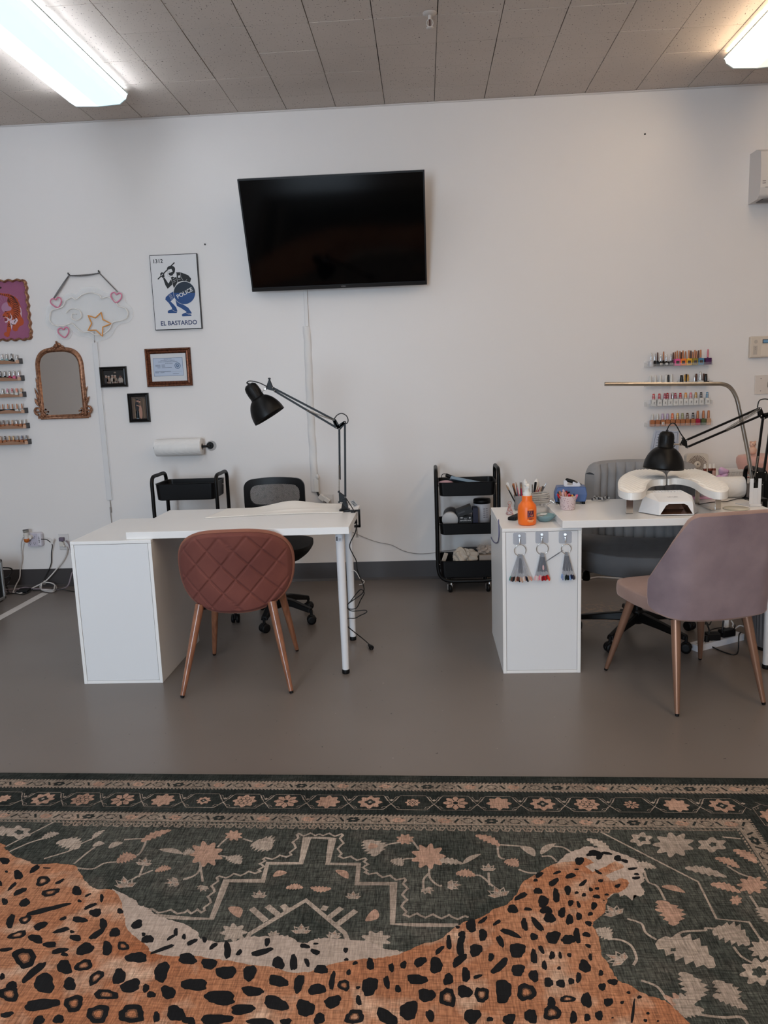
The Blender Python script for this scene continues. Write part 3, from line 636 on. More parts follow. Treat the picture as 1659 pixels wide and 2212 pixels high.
# backing tab of the lower heart
m = MB(); m.prism(smooth_path([npx(435+130*math.cos(2*PI*i/12), 1120+125*math.sin(2*PI*i/12), 0.0195) for i in range(12)], 3, True), (0, 0.0035, 0)); obj('backing', m, M_acryl2, t)
star = [(1045,790),(1070,905),(1205,975),(1070,1030),(1065,1180),(960,1080),(830,1085),(890,970),(830,840),(950,880)]
sp = [npx(x, y, 0.034) for x, y in star]; pts = []
for i in range(10): pts += [sp[i]+(sp[(i+1)%10]-sp[i])*k/4 for k in range(4)]
m = MB(); m.tube(pts, 0.0042, 8, True); obj('star_tube', m, flat(222,150,72,0.45), t)
m = MB(); m.tube([npx(930,1100,0.018), npx(935,1285,0.012)], 0.002, 6); obj('feed_wire', m, flat(130,124,120,0.5), t)
# hooks and chain
h1, h2 = npx(520,190,0.012), npx(1015,150,0.012)
for h_, lb in ((h1, 'left'), (h2, 'right')):
    m = MB(); m.cyl(h_+Vector((0,0.012,0.008)), h_+Vector((0,-0.008,0.008)), 0.0035); m.sphere(h_+Vector((-0.002,-0.006,0.012)), 0.006, 10, (0.8,0.8,1.3))
    tag(obj('wall_hook', m, flat(60,58,58,0.35,0.8)), 'small dark wall hook holding the %s end of the sign chain' % lb, 'hook')
def chain(mb, a, b, sag, link=0.011, twist=0):
    a = Vector(a); b = Vector(b); n = max(3, int((b-a).length/(link*0.72)))
    for i in range(n):
        u = (i+0.5)/n; p = a+(b-a)*u+Vector((0,0,-sag*4*u*(1-u))); tdir = ((b-a)+Vector((0,0,-sag*4*(1-2*u)))).normalized()
        s1 = tdir.cross(Vector((0,1,0))).normalized(); s2 = Vector((0,1,0)) if (i+twist)%2 else s1
        s2 = (s1*0.9+Vector((0,0.4,0))).normalized() if (i+twist)%2 == 0 else (Vector((0,1,0))*0.8+s1*0.5).normalized()
        mb.tube([p+tdir*(link*0.55*math.cos(2*PI*k/8))+s2*(link*0.30*math.sin(2*PI*k/8)) for k in range(8)], 0.0015, 5, True)
m = MB(); e1, e2 = npx(270,560,0.026), npx(1310,455,0.026)
chain(m, h1, h2, 0.004); chain(m, h1+Vector((0,-0.004,0)), h2+Vector((0,-0.004,0)), 0.010, twist=1)
chain(m, h1, e1, -0.004); chain(m, h1+Vector((0.002,-0.004,0)), e1+Vector((0.006,-0.004,0)), 0.003, twist=1); chain(m, h2, e2, 0.0)
obj('chain', m, flat(120,118,118,0.3,0.9), t)

# --- paper towel on its holder
a, b_ = Wl(338,966,0.075), Wl(437,966,0.075); zc = (a.z+b_.z)/2; x0, x1 = a.x, b_.x+0.0
t = thing('paper_towel_roll', 'white embossed paper towel roll hanging on the wall left of the lamp', 'paper towel', ((x0+x1)/2, D-0.075, zc))
def towel_mat():
    mt = mat('paper_towel', rgb(226,223,220), 0.9)
    nt = mt.node_tree; b = nt.nodes['Principled BSDF']; tc = nt.nodes.new('ShaderNodeTexCoord'); mp = nt.nodes.new('ShaderNodeMapping')
    nt.links.new(tc.outputs['Object'], mp.inputs[0]); wv = nt.nodes.new('ShaderNodeTexWave'); wv.wave_type = 'RINGS'; wv.rings_direction = 'SPHERICAL'; wv.inputs['Scale'].default_value = 22; wv.inputs['Distortion'].default_value = 3
    nt.links.new(mp.outputs[0], wv.inputs['Vector']); bp = nt.nodes.new('ShaderNodeBump'); bp.inputs['Strength'].default_value = 0.35; bp.inputs['Distance'].default_value = 0.003
    nt.links.new(wv.outputs['Fac'], bp.inputs['Height']); nt.links.new(bp.outputs[0], b.inputs['Normal']); return mt
M_towel = towel_mat()
R_ = 0.060
m = MB(); m.lathe([(0.021,0),(R_-0.002,0),(R_,0.003),(R_,x1-x0-0.003),(R_-0.002,x1-x0),(0.021,x1-x0)], 48, (x0, D-0.075, zc), (1,0,0), close=False)
m.box(x0+0.002, x1-0.002, D-0.075-0.056, D-0.075-0.03, zc+0.018, zc+0.0185)
m.grid(lambda u, v: Vector((x0+0.001+(x1-x0-0.002)*u, D-0.075-(R_+0.0015)*math.cos(0.35+v*0.9), zc+(R_+0.0015)*math.sin(0.35+v*0.9))), 2, 8)
obj('paper_roll', m, M_towel, t)
m = MB(); m.lathe([(0.0205,0.001),(0.021,x1-x0-0.001)], 24, (x0, D-0.075, zc), (1,0,0), close=False); obj('cardboard_core', m, flat(176,160,140,0.8), t)
t = thing('paper_towel_holder', 'black metal wall holder carrying the paper towel roll', 'holder', (x1+0.05, D, zc))
m = MB(); m.cyl((x0-0.012, D-0.075, zc), (x1+0.028, D-0.075, zc), 0.0085); m.sphere((x0-0.012, D-0.075, zc), 0.011, 12)
m.tube(smooth_path([Vector((x1+0.022, D-0.075, zc)), Vector((x1+0.034, D-0.068, zc)), Vector((x1+0.036, D-0.04, zc)), Vector((x1+0.036, D-0.006, zc))], 6), 0.0085, 10); obj('rod', m, M_black, t)
m = MB(); m.lathe([(0.024,0),(0.024,0.008),(0.02,0.011)], 28, (x1+0.036, D, zc), (0,-1,0)); obj('mount', m, M_black, t)
m = MB(); m.lathe([(0.036,0),(0.036,0.0015)], 28, (x1+0.044, D, zc-0.002), (0,-1,0)); obj('adhesive_pad', m, M_acryl, t)

# --- alarm panel, switch plate, air conditioner at the right edge
a, b_ = Wl(1620,727,0.03), Wl(1620,773,0.03)
t = thing('alarm_panel', 'cream alarm keypad on the wall at the right edge', 'keypad', (a.x+0.09, D, b_.z)); M_cream = flat(206,192,176,0.45)
m = MB(); X0, X1, Z0, Z1 = a.x+0.004, a.x+0.20, b_.z, a.z-0.001; m.box(X0, X1, D-0.032, D, Z0, Z1); obj('case', m, M_cream, t, bevel=0.006, seg=3)
m = MB(); m.box(X0+0.078, X0+0.15, D-0.034, D-0.03, Z1-0.045, Z1-0.020, mi=0); m.box(X0+0.082, X0+0.148, D-0.0345, D-0.03, Z1-0.042, Z1-0.024, mi=1); obj('display', m, [flat(60,66,70,0.4), flat(110,150,180,0.3)], t)
m = MB(); m.box(X0+0.07, X0+0.19, D-0.0345, D-0.03, Z0+0.008, Z1-0.056); obj('flap', m, flat(212,198,182,0.45), t, bevel=0.001)
m = MB(); m.lathe([(0.0,0),(0.012,0)], 20, (X0+0.035, D-0.0325, Z1-0.034), (0,-1,0), close=False); m.box(X0+0.02, X0+0.046, D-0.033, D-0.03, Z0+0.02, Z1-0.06, mi=0)
for k in range(2): m.cyl((X0+0.033, D-0.0335, Z1-0.07-k*0.012), (X0+0.033, D-0.033, Z1-0.07-k*0.012), 0.003, mi=1, n=3)
obj('speaker_grille', m, [flat(180,168,156,0.5), flat(80,70,64,0.5)], t)
a, b_ = Wl(1630,811), Wl(1629,852)
t = thing('switch_plate', 'white blank switch plate under the alarm keypad', 'switch plate', (a.x+0.1, D, b_.z))
m = MB(); m.box(a.x, a.x+0.21, D-0.007, D, b_.z, a.z); obj('cover_plate', m, flat(208,198,190,0.4), t, bevel=0.005)
for dz in (0.022, a.z-b_.z-0.022): m = MB(); m.cyl((a.x+0.04, D-0.0085, b_.z+dz), (a.x+0.04, D-0.007, b_.z+dz), 0.0035, n=10); obj('screw', m, flat(140,130,122,0.4), t)
m = MB(); m.box(a.x+0.085, a.x+0.125, D-0.012, D-0.007, b_.z+0.045, a.z-0.045); obj('switch', m, flat(60,56,54,0.4), t)
a, b_ = at(1645,318,1,D-0.17), at(1639,428,1,D-0.17)
t = thing('air_conditioner', 'white wall air conditioner at the upper right edge', 'air conditioner', (a.x+0.4, D, b_.z))
pr = [(0,a.z+0.005),(-0.10,a.z+0.004),(-0.165,a.z-0.02),(-0.178,a.z-0.1),(-0.178,b_.z+0.06),(-0.165,b_.z+0.015),(-0.14,b_.z),(0,b_.z-0.003)]
m = MB(); m.prism([(a.x, D+y, z) for y, z in pr], (0.84,0,0)); obj('case', m, flat(206,200,196,0.35), t, bevel=0.008, seg=3)
m = MB(); m.box(a.x+0.03, a.x+0.80, D-0.1795, D-0.16, b_.z+0.06, b_.z+0.063); m.box(a.x+0.03, a.x+0.8, D-0.15, D-0.05, b_.z-0.006, b_.z-0.001); obj('louvre', m, flat(96,92,90,0.5), t)
m = MB()
for k in range(2): m.box(a.x+0.012, a.x+0.032, D-0.1795, D-0.178, b_.z+0.085+k*0.012, b_.z+0.088+k*0.012)
obj('badge', m, flat(90,80,78,0.5), t)
# ================================================================ nail polish racks
CN = {}
def colr(n):
    T = {'silver':(190,190,192,0.2,0.9),'dark silver':(110,110,114,0.25,0.9),'black':(18,17,19,0.25,0),'white':(206,204,200,0.4,0),'teal':(130,160,160,0.25,0),'grey':(120,120,122,0.3,0),
     'crimson':(150,24,56,0.25,0),'pink':(196,96,130,0.3,0),'pale pink':(206,168,176,0.3,0),'red':(176,34,44,0.3,0),'orange':(224,104,44,0.3,0),'amber':(206,140,66,0.3,0),'rose':(200,112,122,0.3,0),
     'copper':(176,114,78,0.3,0.35),'gold':(182,140,72,0.3,0.6),'brown':(84,50,36,0.3,0.2),'tan':(182,142,112,0.3,0.1),'blue':(74,128,160,0.3,0),'navy':(28,44,96,0.3,0),'lavender':(172,150,178,0.35,0),
     'olive':(140,122,48,0.4,0),'sage':(146,146,104,0.35,0.2),'purple':(70,24,74,0.35,0),'yellow':(222,166,44,0.4,0),'green':(74,86,56,0.3,0),'hot pink':(214,84,140,0.4,0),'bright orange':(232,122,48,0.4,0),
     'clear':(190,190,196,0.2,0.1),'charcoal':(62,60,62,0.3,0)}
    return flat(*T[n][:4], T[n][4])
_bm = {}
def bottle_mesh(kind, bw, bh, cw, chh, bands):
    key = (kind, bw, bh, cw, chh, bands)
    if key in _bm: return _bm[key]
    b = MB(); c = MB()
    if kind == 'square':
        b.box(-bw/2, bw/2, -bw/2, bw/2, 0, bh); b.cyl((0,0,bh), (0,0,bh+0.004), cw*0.42, n=12)
    else:
        b.lathe([(bw*0.46,0),(bw*0.5,0.003),(bw*0.5,bh*0.68),(bw*0.40,bh*0.88),(cw*0.42,bh),(cw*0.42,bh+0.004)], 18)
    c.lathe([(cw*0.5,bh+0.004),(cw*0.48,bh+0.004+chh*0.5),(cw*0.40,bh+0.004+chh*0.96),(cw*0.32,bh+0.004+chh)], 14)
    if bands:
        for k in range(3): c.lathe([(cw*0.52,bh+0.008+chh*0.28*k),(cw*0.52,bh+0.0105+chh*0.28*k)], 12, mi=1)
    _bm[key] = (b, c); return b, c
def bottle(x, y, z, capc, bodyc, label, group, kind='square', bw=0.026, bh=0.032, cw=0.0145, chh=0.036, bands=True, mark=None):
    b, c = bottle_mesh(kind, bw, bh, cw, chh, bands)
    t = thing('polish_bottle', label, 'nail polish', (x, y, z), 0, group)
    lobj('bottle', b, colr(bodyc), t, bevel=0.0015 if kind == 'square' else 0, seg=1)
    lobj('cap', c, [colr(capc), flat(196,190,186,0.3,0.5)], t)
    if mark:
        m = MB(); m.box(-bw*0.28, bw*0.28, -bw/2-0.0006, -bw/2, bh*0.25, bh*0.7, mi=0)
        m.box(-bw*0.03, bw*0.08, -bw/2-0.0009, -bw/2-0.0005, bh*0.28, bh*0.66, mi=1)
        lobj('bottle_label', m, [flat(*(mark+(0.5,))), flat(70,66,66,0.5)], t)
    return t
ORD = ['first','second','third','fourth','fifth','sixth','seventh','eighth','ninth','tenth','eleventh','twelfth','thirteenth','fourteenth']
# ---- left rack: six wooden front ledges
shelves = [(786.7,[(38,'silver','teal','r'),(110,'silver','teal','r'),(195,'dark silver','black','r'),(275,'silver','white','s')]),
 (823.6,[(10,'dark silver','black','r'),(82,'silver','black','r'),(158,'silver','crimson','r'),(232,'silver','pink','r'),(310,'silver','pale pink','r')]),
 (859.0,[(42,'silver','white','s'),(122,'pink','white','s'),(200,'red','white','s'),(275,'orange','white','s'),(350,'amber','white','s')]),
 (894.0,[(-20,'copper','brown','t'),(50,'copper','black','t'),(132,'copper','blue','t'),(208,'copper','black','t'),(282,'copper','white','t'),(362,'copper','white','t')]),
 (927.0,[(-8,'brown','copper','s'),(58,'brown','copper','s'),(124,'grey','copper','s'),(205,'tan','copper','s'),(270,'silver','copper','s'),(340,'white','copper','s'),(410,'white','copper','s')]),
 (961.5,[(15,'tan','copper','s'),(85,'black','copper','s'),(155,'gold','copper','s'),(222,'gold','copper','s'),(288,'grey','copper','s'),(362,'navy','copper','s'),(435,'black','copper','s')])]
XR_ = -2.786; M_wood = mat('ledge_wood', rgb(150,112,88), 0.4, var=0.1, vscale=12, stretch=(1,1,6)); M_endk = flat(60,58,60,0.4)
SN = ['topmost','second','third','fourth','fifth','lowest']
for k, (yb_, bl) in enumerate(shelves):
    zb = Wl(0, yb_, 0.05).z; xr = XR_
    t = thing('polish_shelf', 'copper fronted polish ledge at the left edge, %s of the six' % SN[k], 'shelf', (xr-0.25, D, zb), 0, 'polish ledges at the left edge')
    m = MB(); m.box(xr-0.5, xr, D-0.055, D-0.001, zb, zb+0.003); m.box(xr-0.5, xr-0.0, D-0.004, D-0.001, zb, zb+0.03); obj('tray', m, flat(70,62,60,0.3), t)
    m = MB(); n = 24; prof = [(xr-0.5+0.496*i/n, zb+0.019+0.006*math.cos(i/n*4*PI*1.3)) for i in range(n+1)]
    m.prism([(xr-0.5, D-0.058, zb)]+[(xr-0.004, D-0.058, zb)]+[(x, D-0.058, z) for x, z in prof[::-1]], (0, 0.003, 0)); obj('front_lip', m, M_wood, t)
    m = MB(); m.box(xr-0.003, xr, D-0.055, D-0.001, zb, zb+0.036); obj('end_panel', m, M_endk, t)
    m = MB(); m.box(xr-0.02, xr+0.0005, D-0.06, D-0.052, zb+0.001, zb+0.024); obj('corner_cap', m, flat(192,152,126,0.4), t)
    for i, (cx_, cc, bc, kd) in enumerate(bl):
        pxx = cx_/7.541; p = at(pxx, yb_-10, 1, D-0.03)
        sz = {'r':('round',0.027,0.030,0.013,0.032,True),'s':('square',0.023,0.027,0.0145,0.026,True),'t':('square',0.026,0.024,0.0095,0.034,False)}[kd]
        bottle(p.x, D-0.03, zb+0.003, cc, bc, '%s capped %s nail polish, %s from the right on the %s left-edge ledge' % (cc, bc, ORD[len(bl)-1-i], SN[k]), 'nail polish on the left ledges', *sz[:1], bw=sz[1], bh=sz[2], cw=sz[3], chh=sz[4], bands=sz[5])
# ---- right rack: four clear acrylic ledges
M_lab = (206,200,196)
def rs(k): return ['top','second','third','bottom'][k]
rows = [(794.0, 787.5), (836.5, 831.0), (878.5, 875.0), (923.0, 919.0)]
zrs = []
for k, (ya, yb_) in enumerate(rows):
    a = Wl(1396, ya, 0.055); b_ = Wl(1538, yb_, 0.055); zb = (a.z+b_.z)/2; zrs.append(zb)
    t = thing('acrylic_shelf', 'clear acrylic polish ledge, %s of the four on the right wall' % rs(k), 'shelf', ((a.x+b_.x)/2, D, zb), 0, 'clear ledges on the right wall')
    m = MB(); x0, x1 = a.x, b_.x+0.003; m.box(x0, x1, D-0.058, D-0.001, zb, zb+0.003); m.box(x0, x1, D-0.003, D-0.001, zb+0.003, zb+0.042); m.box(x0, x1, D-0.058, D-0.0555, zb+0.003, zb+0.020)
    obj('tray', m, M_acryl, t)
    m = MB()
    for xx in (x0, x1-0.002): m.box(xx, xx+0.002, D-0.055, D-0.003, zb+0.003, zb+0.03)
    obj('end_panel', m, M_acryl2, t)
def rx(cx_, k, off=0.03): return at(1380+cx_/5.946, rows[k][0]-8, 1, D-off).x
G = 'nail polish on the right ledges'
def rl(cc, bc, k, s): return '%s capped %s nail polish %s on the %s right-wall ledge' % (cc, bc, s, rs(k))
i = 0
for cx_, cc, bc, kw in ((155,'silver','clear',dict(kind='round',bw=0.030,bh=0.040,cw=0.012,chh=0.045,bands=False)),(280,'silver','black',dict(bw=0.027,bh=0.03,cw=0.010,chh=0.042,bands=False,mark=(196,188,180))),(350,'silver','black',dict(bw=0.027,bh=0.03,cw=0.010,chh=0.042,bands=False,mark=(206,206,206))),(410,'silver','charcoal',dict(bw=0.027,bh=0.03,cw=0.010,chh=0.044,bands=False,mark=(130,124,120))),
    (489,'copper','hot pink',dict(bw=0.0365,bh=0.044,cw=0.011,chh=0.05,bands=False)),(562,'copper','bright orange',dict(bw=0.0365,bh=0.044,cw=0.011,chh=0.05,bands=False)),(637,'copper','yellow',dict(bw=0.0365,bh=0.044,cw=0.011,chh=0.05,bands=False)),(714,'copper','olive',dict(bw=0.0365,bh=0.044,cw=0.011,chh=0.05,bands=False)),(789,'copper','blue',dict(bw=0.0365,bh=0.044,cw=0.011,chh=0.05,bands=False)),(882,'rose','purple',dict(bw=0.040,bh=0.044,cw=0.012,chh=0.052,bands=False))):
    if bc in ('hot pink','bright orange','yellow','olive','blue'): kw['mark'] = (70,58,52)
    bottle(rx(cx_,0,0.036), D-0.036, zrs[0]+0.003, cc, bc, rl(cc, bc, 0, ORD[i]+' in the front row'), G, **kw); i += 1
for i, (cx_, cc) in enumerate(((205,'silver'),(240,'brown'),(315,'copper'),(440,'brown'),(465,'copper'),(525,'copper'),(545,'brown'),(598,'copper'),(665,'brown'),(690,'copper'),(740,'copper'),(765,'brown'))):
    bottle(rx(cx_,0,0.014), D-0.012, zrs[0]+0.003, cc, 'black', rl(cc, 'black', 0, ORD[i]+' in the back row'), G, bw=0.013 if i < 4 else 0.011, bh=0.036, cw=0.010, chh=0.048+0.004*(i%3), bands=False)
for i, (cx_, cc, bc, kw) in enumerate(((145,'white','white',dict(cw=0.019,chh=0.046,bh=0.02,bands=False)),(208,'white','white',dict(cw=0.019,chh=0.048,bh=0.02,bands=False)),(272,'white','white',dict(cw=0.019,chh=0.048,bh=0.02,bands=False)),(345,'white','white',dict(cw=0.019,chh=0.048,bh=0.02,bands=False)),(415,'white','white',dict(cw=0.019,chh=0.050,bh=0.02,bands=False)),
    (488,'silver','clear',dict(cw=0.010,chh=0.008,bw=0.014,bh=0.016,bands=False)),(545,'black','black',dict(cw=0.020,chh=0.042,bh=0.022,bands=False)),(588,'gold','white',dict(bw=0.018,cw=0.012,chh=0.044,bh=0.022,bands=False)),(628,'gold','white',dict(bw=0.018,cw=0.012,chh=0.044,bh=0.022,bands=False)),(712,'silver','white',dict(cw=0.013,chh=0.034,bh=0.022,bands=False)),(785,'silver','white',dict(bw=0.036,cw=0.016,chh=0.054,bh=0.027,bands=False)),(858,'black','black',dict(bw=0.034,cw=0.020,chh=0.042,bh=0.024,bands=False)))):
    bottle(rx(cx_,1,0.036), D-0.036, zrs[1]+0.003, cc, bc, rl(cc, bc, 1, ORD[i]+' from the left'), G, **kw)
for i, (cx_, cc) in enumerate(((378,'black'),(608,'black'),(735,'brown'),(830,'brown'))):
    bottle(rx(cx_,1,0.014), D-0.013, zrs[1]+0.003, cc, 'black', rl(cc, 'black', 1, ORD[i]+' in the back row'), G, bw=0.015, bh=0.024, cw=0.014, chh=0.045, bands=False)
for i, (cx_, cc) in enumerate(((187,'red'),(260,'red'),(331,'crimson'),(398,'pale pink'),(465,'crimson'),(530,'red'),(598,'amber'),(662,'rose'),(728,'gold'),(795,'black'),(874,'blue'))):
    bottle(rx(cx_,2,0.036), D-0.036, zrs[2]+0.003, cc, 'white', rl(cc, 'white', 2, ORD[i]+' from the left'), G, bw=0.0305, bh=0.042, cw=0.0175, chh=0.036, mark=(200,196,192))
for i, (cx_, cc) in enumerate(((365,'red'),(432,'silver'))):
    bottle(rx(cx_,2,0.014), D-0.013, zrs[2]+0.003, cc, 'white', rl(cc, 'white', 2, 'in the back row'), G, bw=0.018, bh=0.042, cw=0.016, chh=0.038)
for i, (cx_, cc, bc) in enumerate(((170,'white','copper'),(237,'white','copper'),(303,'lavender','copper'),(365,'lavender','copper'),(428,'orange','copper'),(494,'gold','copper'),(556,'sage','copper'),(620,'brown','copper'),(692,'black','copper'),(752,'copper','crimson'),(824,'copper','green'),(890,'copper','tan'))):
    bottle(rx(cx_,3,0.036), D-0.036, zrs[3]+0.003, cc, bc, rl(cc, bc, 3, ORD[i]+' from the left'), G, bw=0.0285, bh=0.042, cw=0.0175, chh=0.038 if i < 9 else 0.05, bands=i < 9, mark=M_lab if i == 2 else None)
# licence sheet under the right rack
q = [at(1415,929,1,D-0.03), at(1467,931,1,D-0.03), at(1465,1000,1,D-0.03), at(1400,1000,1,D-0.03)]
t = thing('licence_sheet', 'pale printed licence sheet hanging below the right polish ledges', 'document', tuple(q[3]))
m = MB(); m.prism([q[3], q[2], q[1], q[0]], (0,0.002,0), mi=0)
e1 = (q[1]-q[0]); e2 = (q[3]-q[0])
def sq(u, v, d): return q[0]+e1*u*(1)+e2*v+(q[2]-q[3]-e1)*u*v-Vector((0,d,0))
def sline(u0, v0, u1, v1, wd): 
    m.poly([sq(u0,v1,0.0006), sq(u1,v1,0.0006), sq(u1,v0,0.0006), sq(u0,v0,0.0006)], 1)
for v in (0.05,0.93): sline(0.06,v,0.94,v+0.008,0)
for u in (0.06,0.93): m.poly([sq(u,0.94,0.0006),sq(u+0.012,0.94,0.0006),sq(u+0.012,0.05,0.0006),sq(u,0.05,0.0006)],1)
for k in range(9): sline(0.14,0.12+k*0.085,0.14+(0.5,0.62,0.4,0.3,0.35,0.3,0.6,0.55,0.2)[k],0.135+k*0.085,0)
for k in range(10): a = 2*PI*k/10; b2 = 2*PI*(k+1)/10; m.poly([sq(0.78+0.11*math.cos(a),0.42+0.1*math.sin(a),0.0006), sq(0.78+0.11*math.cos(b2),0.42+0.1*math.sin(b2),0.0006), sq(0.78+0.07*math.cos(b2),0.42+0.06*math.sin(b2),0.0006), sq(0.78+0.07*math.cos(a),0.42+0.06*math.sin(a),0.0006)][::-1], 1)
obj('sheet', m, [flat(178,184,198,0.5), flat(74,84,102,0.5)], t)

# ================================================================ left power outlet group, cords and case
p = at(70+8, 1165, 1, D-0.02)
t = thing('surge_protector', 'white multi outlet wall tap with an air freshener plugged in', 'outlet', (p.x, D, p.z))
m = MB(); X, Z = p.x, p.z; m.box(X-0.056, X+0.052, D-0.045, D-0.001, Z-0.05, Z+0.052); obj('case', m, mat('tap_white', rgb(200,196,204), 0.4), t, bevel=0.014, seg=3)
m = MB(); m.box(X-0.05, X+0.024, D-0.0465, D-0.044, Z-0.046, Z+0.046, mi=0)
for (dx, dz) in ((0.0,0.026),(0.0,-0.022),(-0.032,-0.022)):
    for s in (-1, 1): m.box(X+dx+s*0.006-0.001, X+dx+s*0.006+0.001, D-0.048, D-0.046, Z+dz-0.004, Z+dz+0.004, mi=1)
    m.cyl((X+dx, D-0.048, Z+dz-0.011), (X+dx, D-0.046, Z+dz-0.011), 0.0028, mi=1, n=8)
for k in range(4): m.box(X+0.032, X+0.038, D-0.0475, D-0.044, Z+0.018-k*0.012, Z+0.023-k*0.012, mi=1)
obj('socket_face', m, [flat(184,178,190,0.4), flat(30,28,30,0.4)], t)
q = at(57, 1160, 1, D-0.075)
t = thing('air_freshener', 'white plug-in air freshener with amber oil on the wall tap', 'air freshener', tuple(q))
m = MB(); m.lathe([(0.020,0.018),(0.016,0.0),(0.018,-0.012)], 20, q+Vector((0,0,0.0))); m.cyl(q+Vector((0.02,0.0,-0.004)), (q.x+0.02,D-0.045,q.z-0.004), 0.016); m.cyl(q+Vector((0,0,0.034)), q+Vector((0,0,0.018)), 0.018, 0.017); m.lathe([(0.02,0.052),(0.0185,0.05)], 20, q); obj('warmer', m, mat('freshener_white', rgb(204,198,192), 0.4), t)
m = MB(); m.lathe([(0.0205,0.052),(0.019,0.036)], 20, q); obj('dial', m, flat(136,132,126,0.4), t)
m = MB(); m.lathe([(0.018,-0.010),(0.021,-0.016),(0.017,-0.034),(0.008,-0.04)], 18, q); obj('oil_vial', m, mat('amber_oil', rgb(176,96,40), 0.15), t)
p = at(138, 1170, 1, D)
t = plate('wall_outlet', p.x+0.003, p.z, 0.072, 0.118, 'white wall outlet by the left desk with mauve and white plugs')
m = MB(); m.box(p.x-0.022, p.x+0.014, D-0.034, D-0.007, p.z+0.008, p.z+0.036); obj('mauve_plug', m, flat(104,92,108,0.5), t, bevel=0.005)
m = MB(); m.cyl((p.x-0.006, D-0.03, p.z-0.012), (p.x-0.006, D-0.007, p.z-0.012), 0.0165); m.cyl((p.x+0.002,D-0.026,p.z-0.02),(p.x+0.014,D-0.026,p.z-0.032),0.007); obj('white_plug', m, flat(206,200,192,0.4), t)
def cord(pts, r, mt, name, label, cat='cord', n=8, group=None):
    m = MB(); m.tube(smooth_path(pts, n), r, 8); return tag(obj(name, m, mt), label, cat, group)
def wfl(px_, py_): # a point lying near the wall above the baseboard or on the floor in front of it
    return Wl(px_, py_, 0.03)
c7 = lambda x, y: (x/9.76, 1120+y/9.76)
WP = lambda x, y, off=0.02: Wl(*c7(x, y), off)
FP = lambda x, y, z=0.005: Fl(*c7(x, y), z)
cord([WP(495,395,0.07), WP(455,500,0.06), WP(450,680,0.03), WP(465,850,0.02), WP(430,1050,0.02), WP(415,1250,0.03), WP(340,1400,0.05), FP(300,1500,0.006), FP(275,1560), FP(300,1555)], 0.0042, M_cordw, 'electric_cable', 'white cord hanging from the air freshener down to the floor')
cord([WP(870,435,0.05), WP(980,445,0.06), WP(1060,500,0.05), WP(1105,570,0.03), WP(1085,720,0.02), WP(1080,930,0.02), WP(1040,1060,0.02), WP(960,1210,0.03), WP(900,1330,0.05), FP(760,1440,0.012), FP(690,1490,0.01), FP(500,1600), FP(330,1580), FP(130,1590)], 0.0034, M_cordk, 'electric_cable', 'black cord from the wall tap to the floor with a white flag tag')
m = MB(); a = WP(1045,500,0.052); b_ = WP(1085,430,0.052); c_ = WP(1135,460,0.052); d_ = WP(1095,545,0.052); m.prism([a,b_,c_,d_], (0,0.001,0)); tag(obj('cord_tag', m, flat(204,200,196,0.5)), 'small white paper tag on the black cord', 'tag')
cord([WP(1390,600,0.028), WP(1415,650,0.025), WP(1400,760,0.02), WP(1330,900,0.02), WP(1200,1060,0.03), WP(1080,1200,0.04), WP(960,1320,0.06), FP(850,1385,0.03), FP(700,1460,0.012), FP(560,1530), FP(420,1580), FP(350,1575)], 0.0050, M_cordw, 'electric_cable', 'white cord running from the outlet to a velcro bundle on the floor')
m = MB()
for k in range(2):
    cxy = [(930,1350),(1060,1355),(1150,1400),(1190-k*45,1470),(1120,1540-k*30),(980,1535-k*30),(880,1500),(840+k*30,1440),(880,1370)]
    m.tube(smooth_path([FP(x, y, 0.010+0.012*k+(0.02 if y < 1380 else 0)) for x, y in cxy], 6, True), 0.0050, 8, True)
tag(obj('cord_loop', m, M_cordw), 'coiled white cord loop lying on the floor by the baseboard', 'cord')
m = MB(); p_ = FP(930,1350,0.03); m.sphere(p_, 0.020, 10, (1,0.6,0.9)); tag(obj('cord_strap', m, flat(190,184,178,0.7), sub=1), 'white strap cinching the coiled cord', 'strap')
cord([WP(1390,470,0.03), WP(1450,540,0.04), WP(1500,700,0.05), Vector((-2.50,D-0.12,0.12)), WP(1530,1130,0.10), FP(1440,1400,0.05), FP(1320,1480,0.01), FP(1150,1500,0.012), FP(850,1485,0.016), FP(680,1480,0.012), FP(530,1455,0.006), FP(380,1485,0.006), FP(130,1500,0.006), FP(-60,1500,0.006)], 0.0052, M_cordp, 'electric_cable', 'mauve cord looping from the outlet along the floor')
cord([FP(-80,1490), FP(180,1500), FP(480,1495,0.004), FP(480,1530,0.004), FP(160,1540,0.004), FP(-60,1545,0.004)], 0.004, M_cordp, 'electric_cable', 'thin mauve cord doubled back on the floor beside the black case')
cord([FP(690,1520), FP(1000,1500,0.02), FP(1280,1490,0.02), FP(1450,1525), FP(1620,1545)], 0.0028, M_cordk, 'electric_cable', 'thin black cord on the floor running behind the left desk')
cord([WP(-60,1015,0.25), WP(60,1035,0.2), WP(200,1045,0.15), WP(255,1090,0.12), WP(180,1220,0.15), WP(90,1260,0.2)], 0.005, M_cordk, 'electric_cable', 'black cord arching behind the black case')
cord([WP(110,1270,0.2), WP(210,1230,0.15), WP(200,1330,0.15), WP(150,1400,0.2), FP(110,1430), FP(180,1490), FP(150,1520), FP(190,1570), FP(100,1600)], 0.004, M_cordk, 'electric_cable', 'tangled black cord on the floor beside the black case')
m = MB(); m.box(-0.2,0.2,-0.03,0.03,0.0,0.022); m.M = None
p = FP(480,1545,0)
t = thing('power_adapter', 'flat black power adapter among the cords on the floor', 'adapter', tuple(p), 0.1)
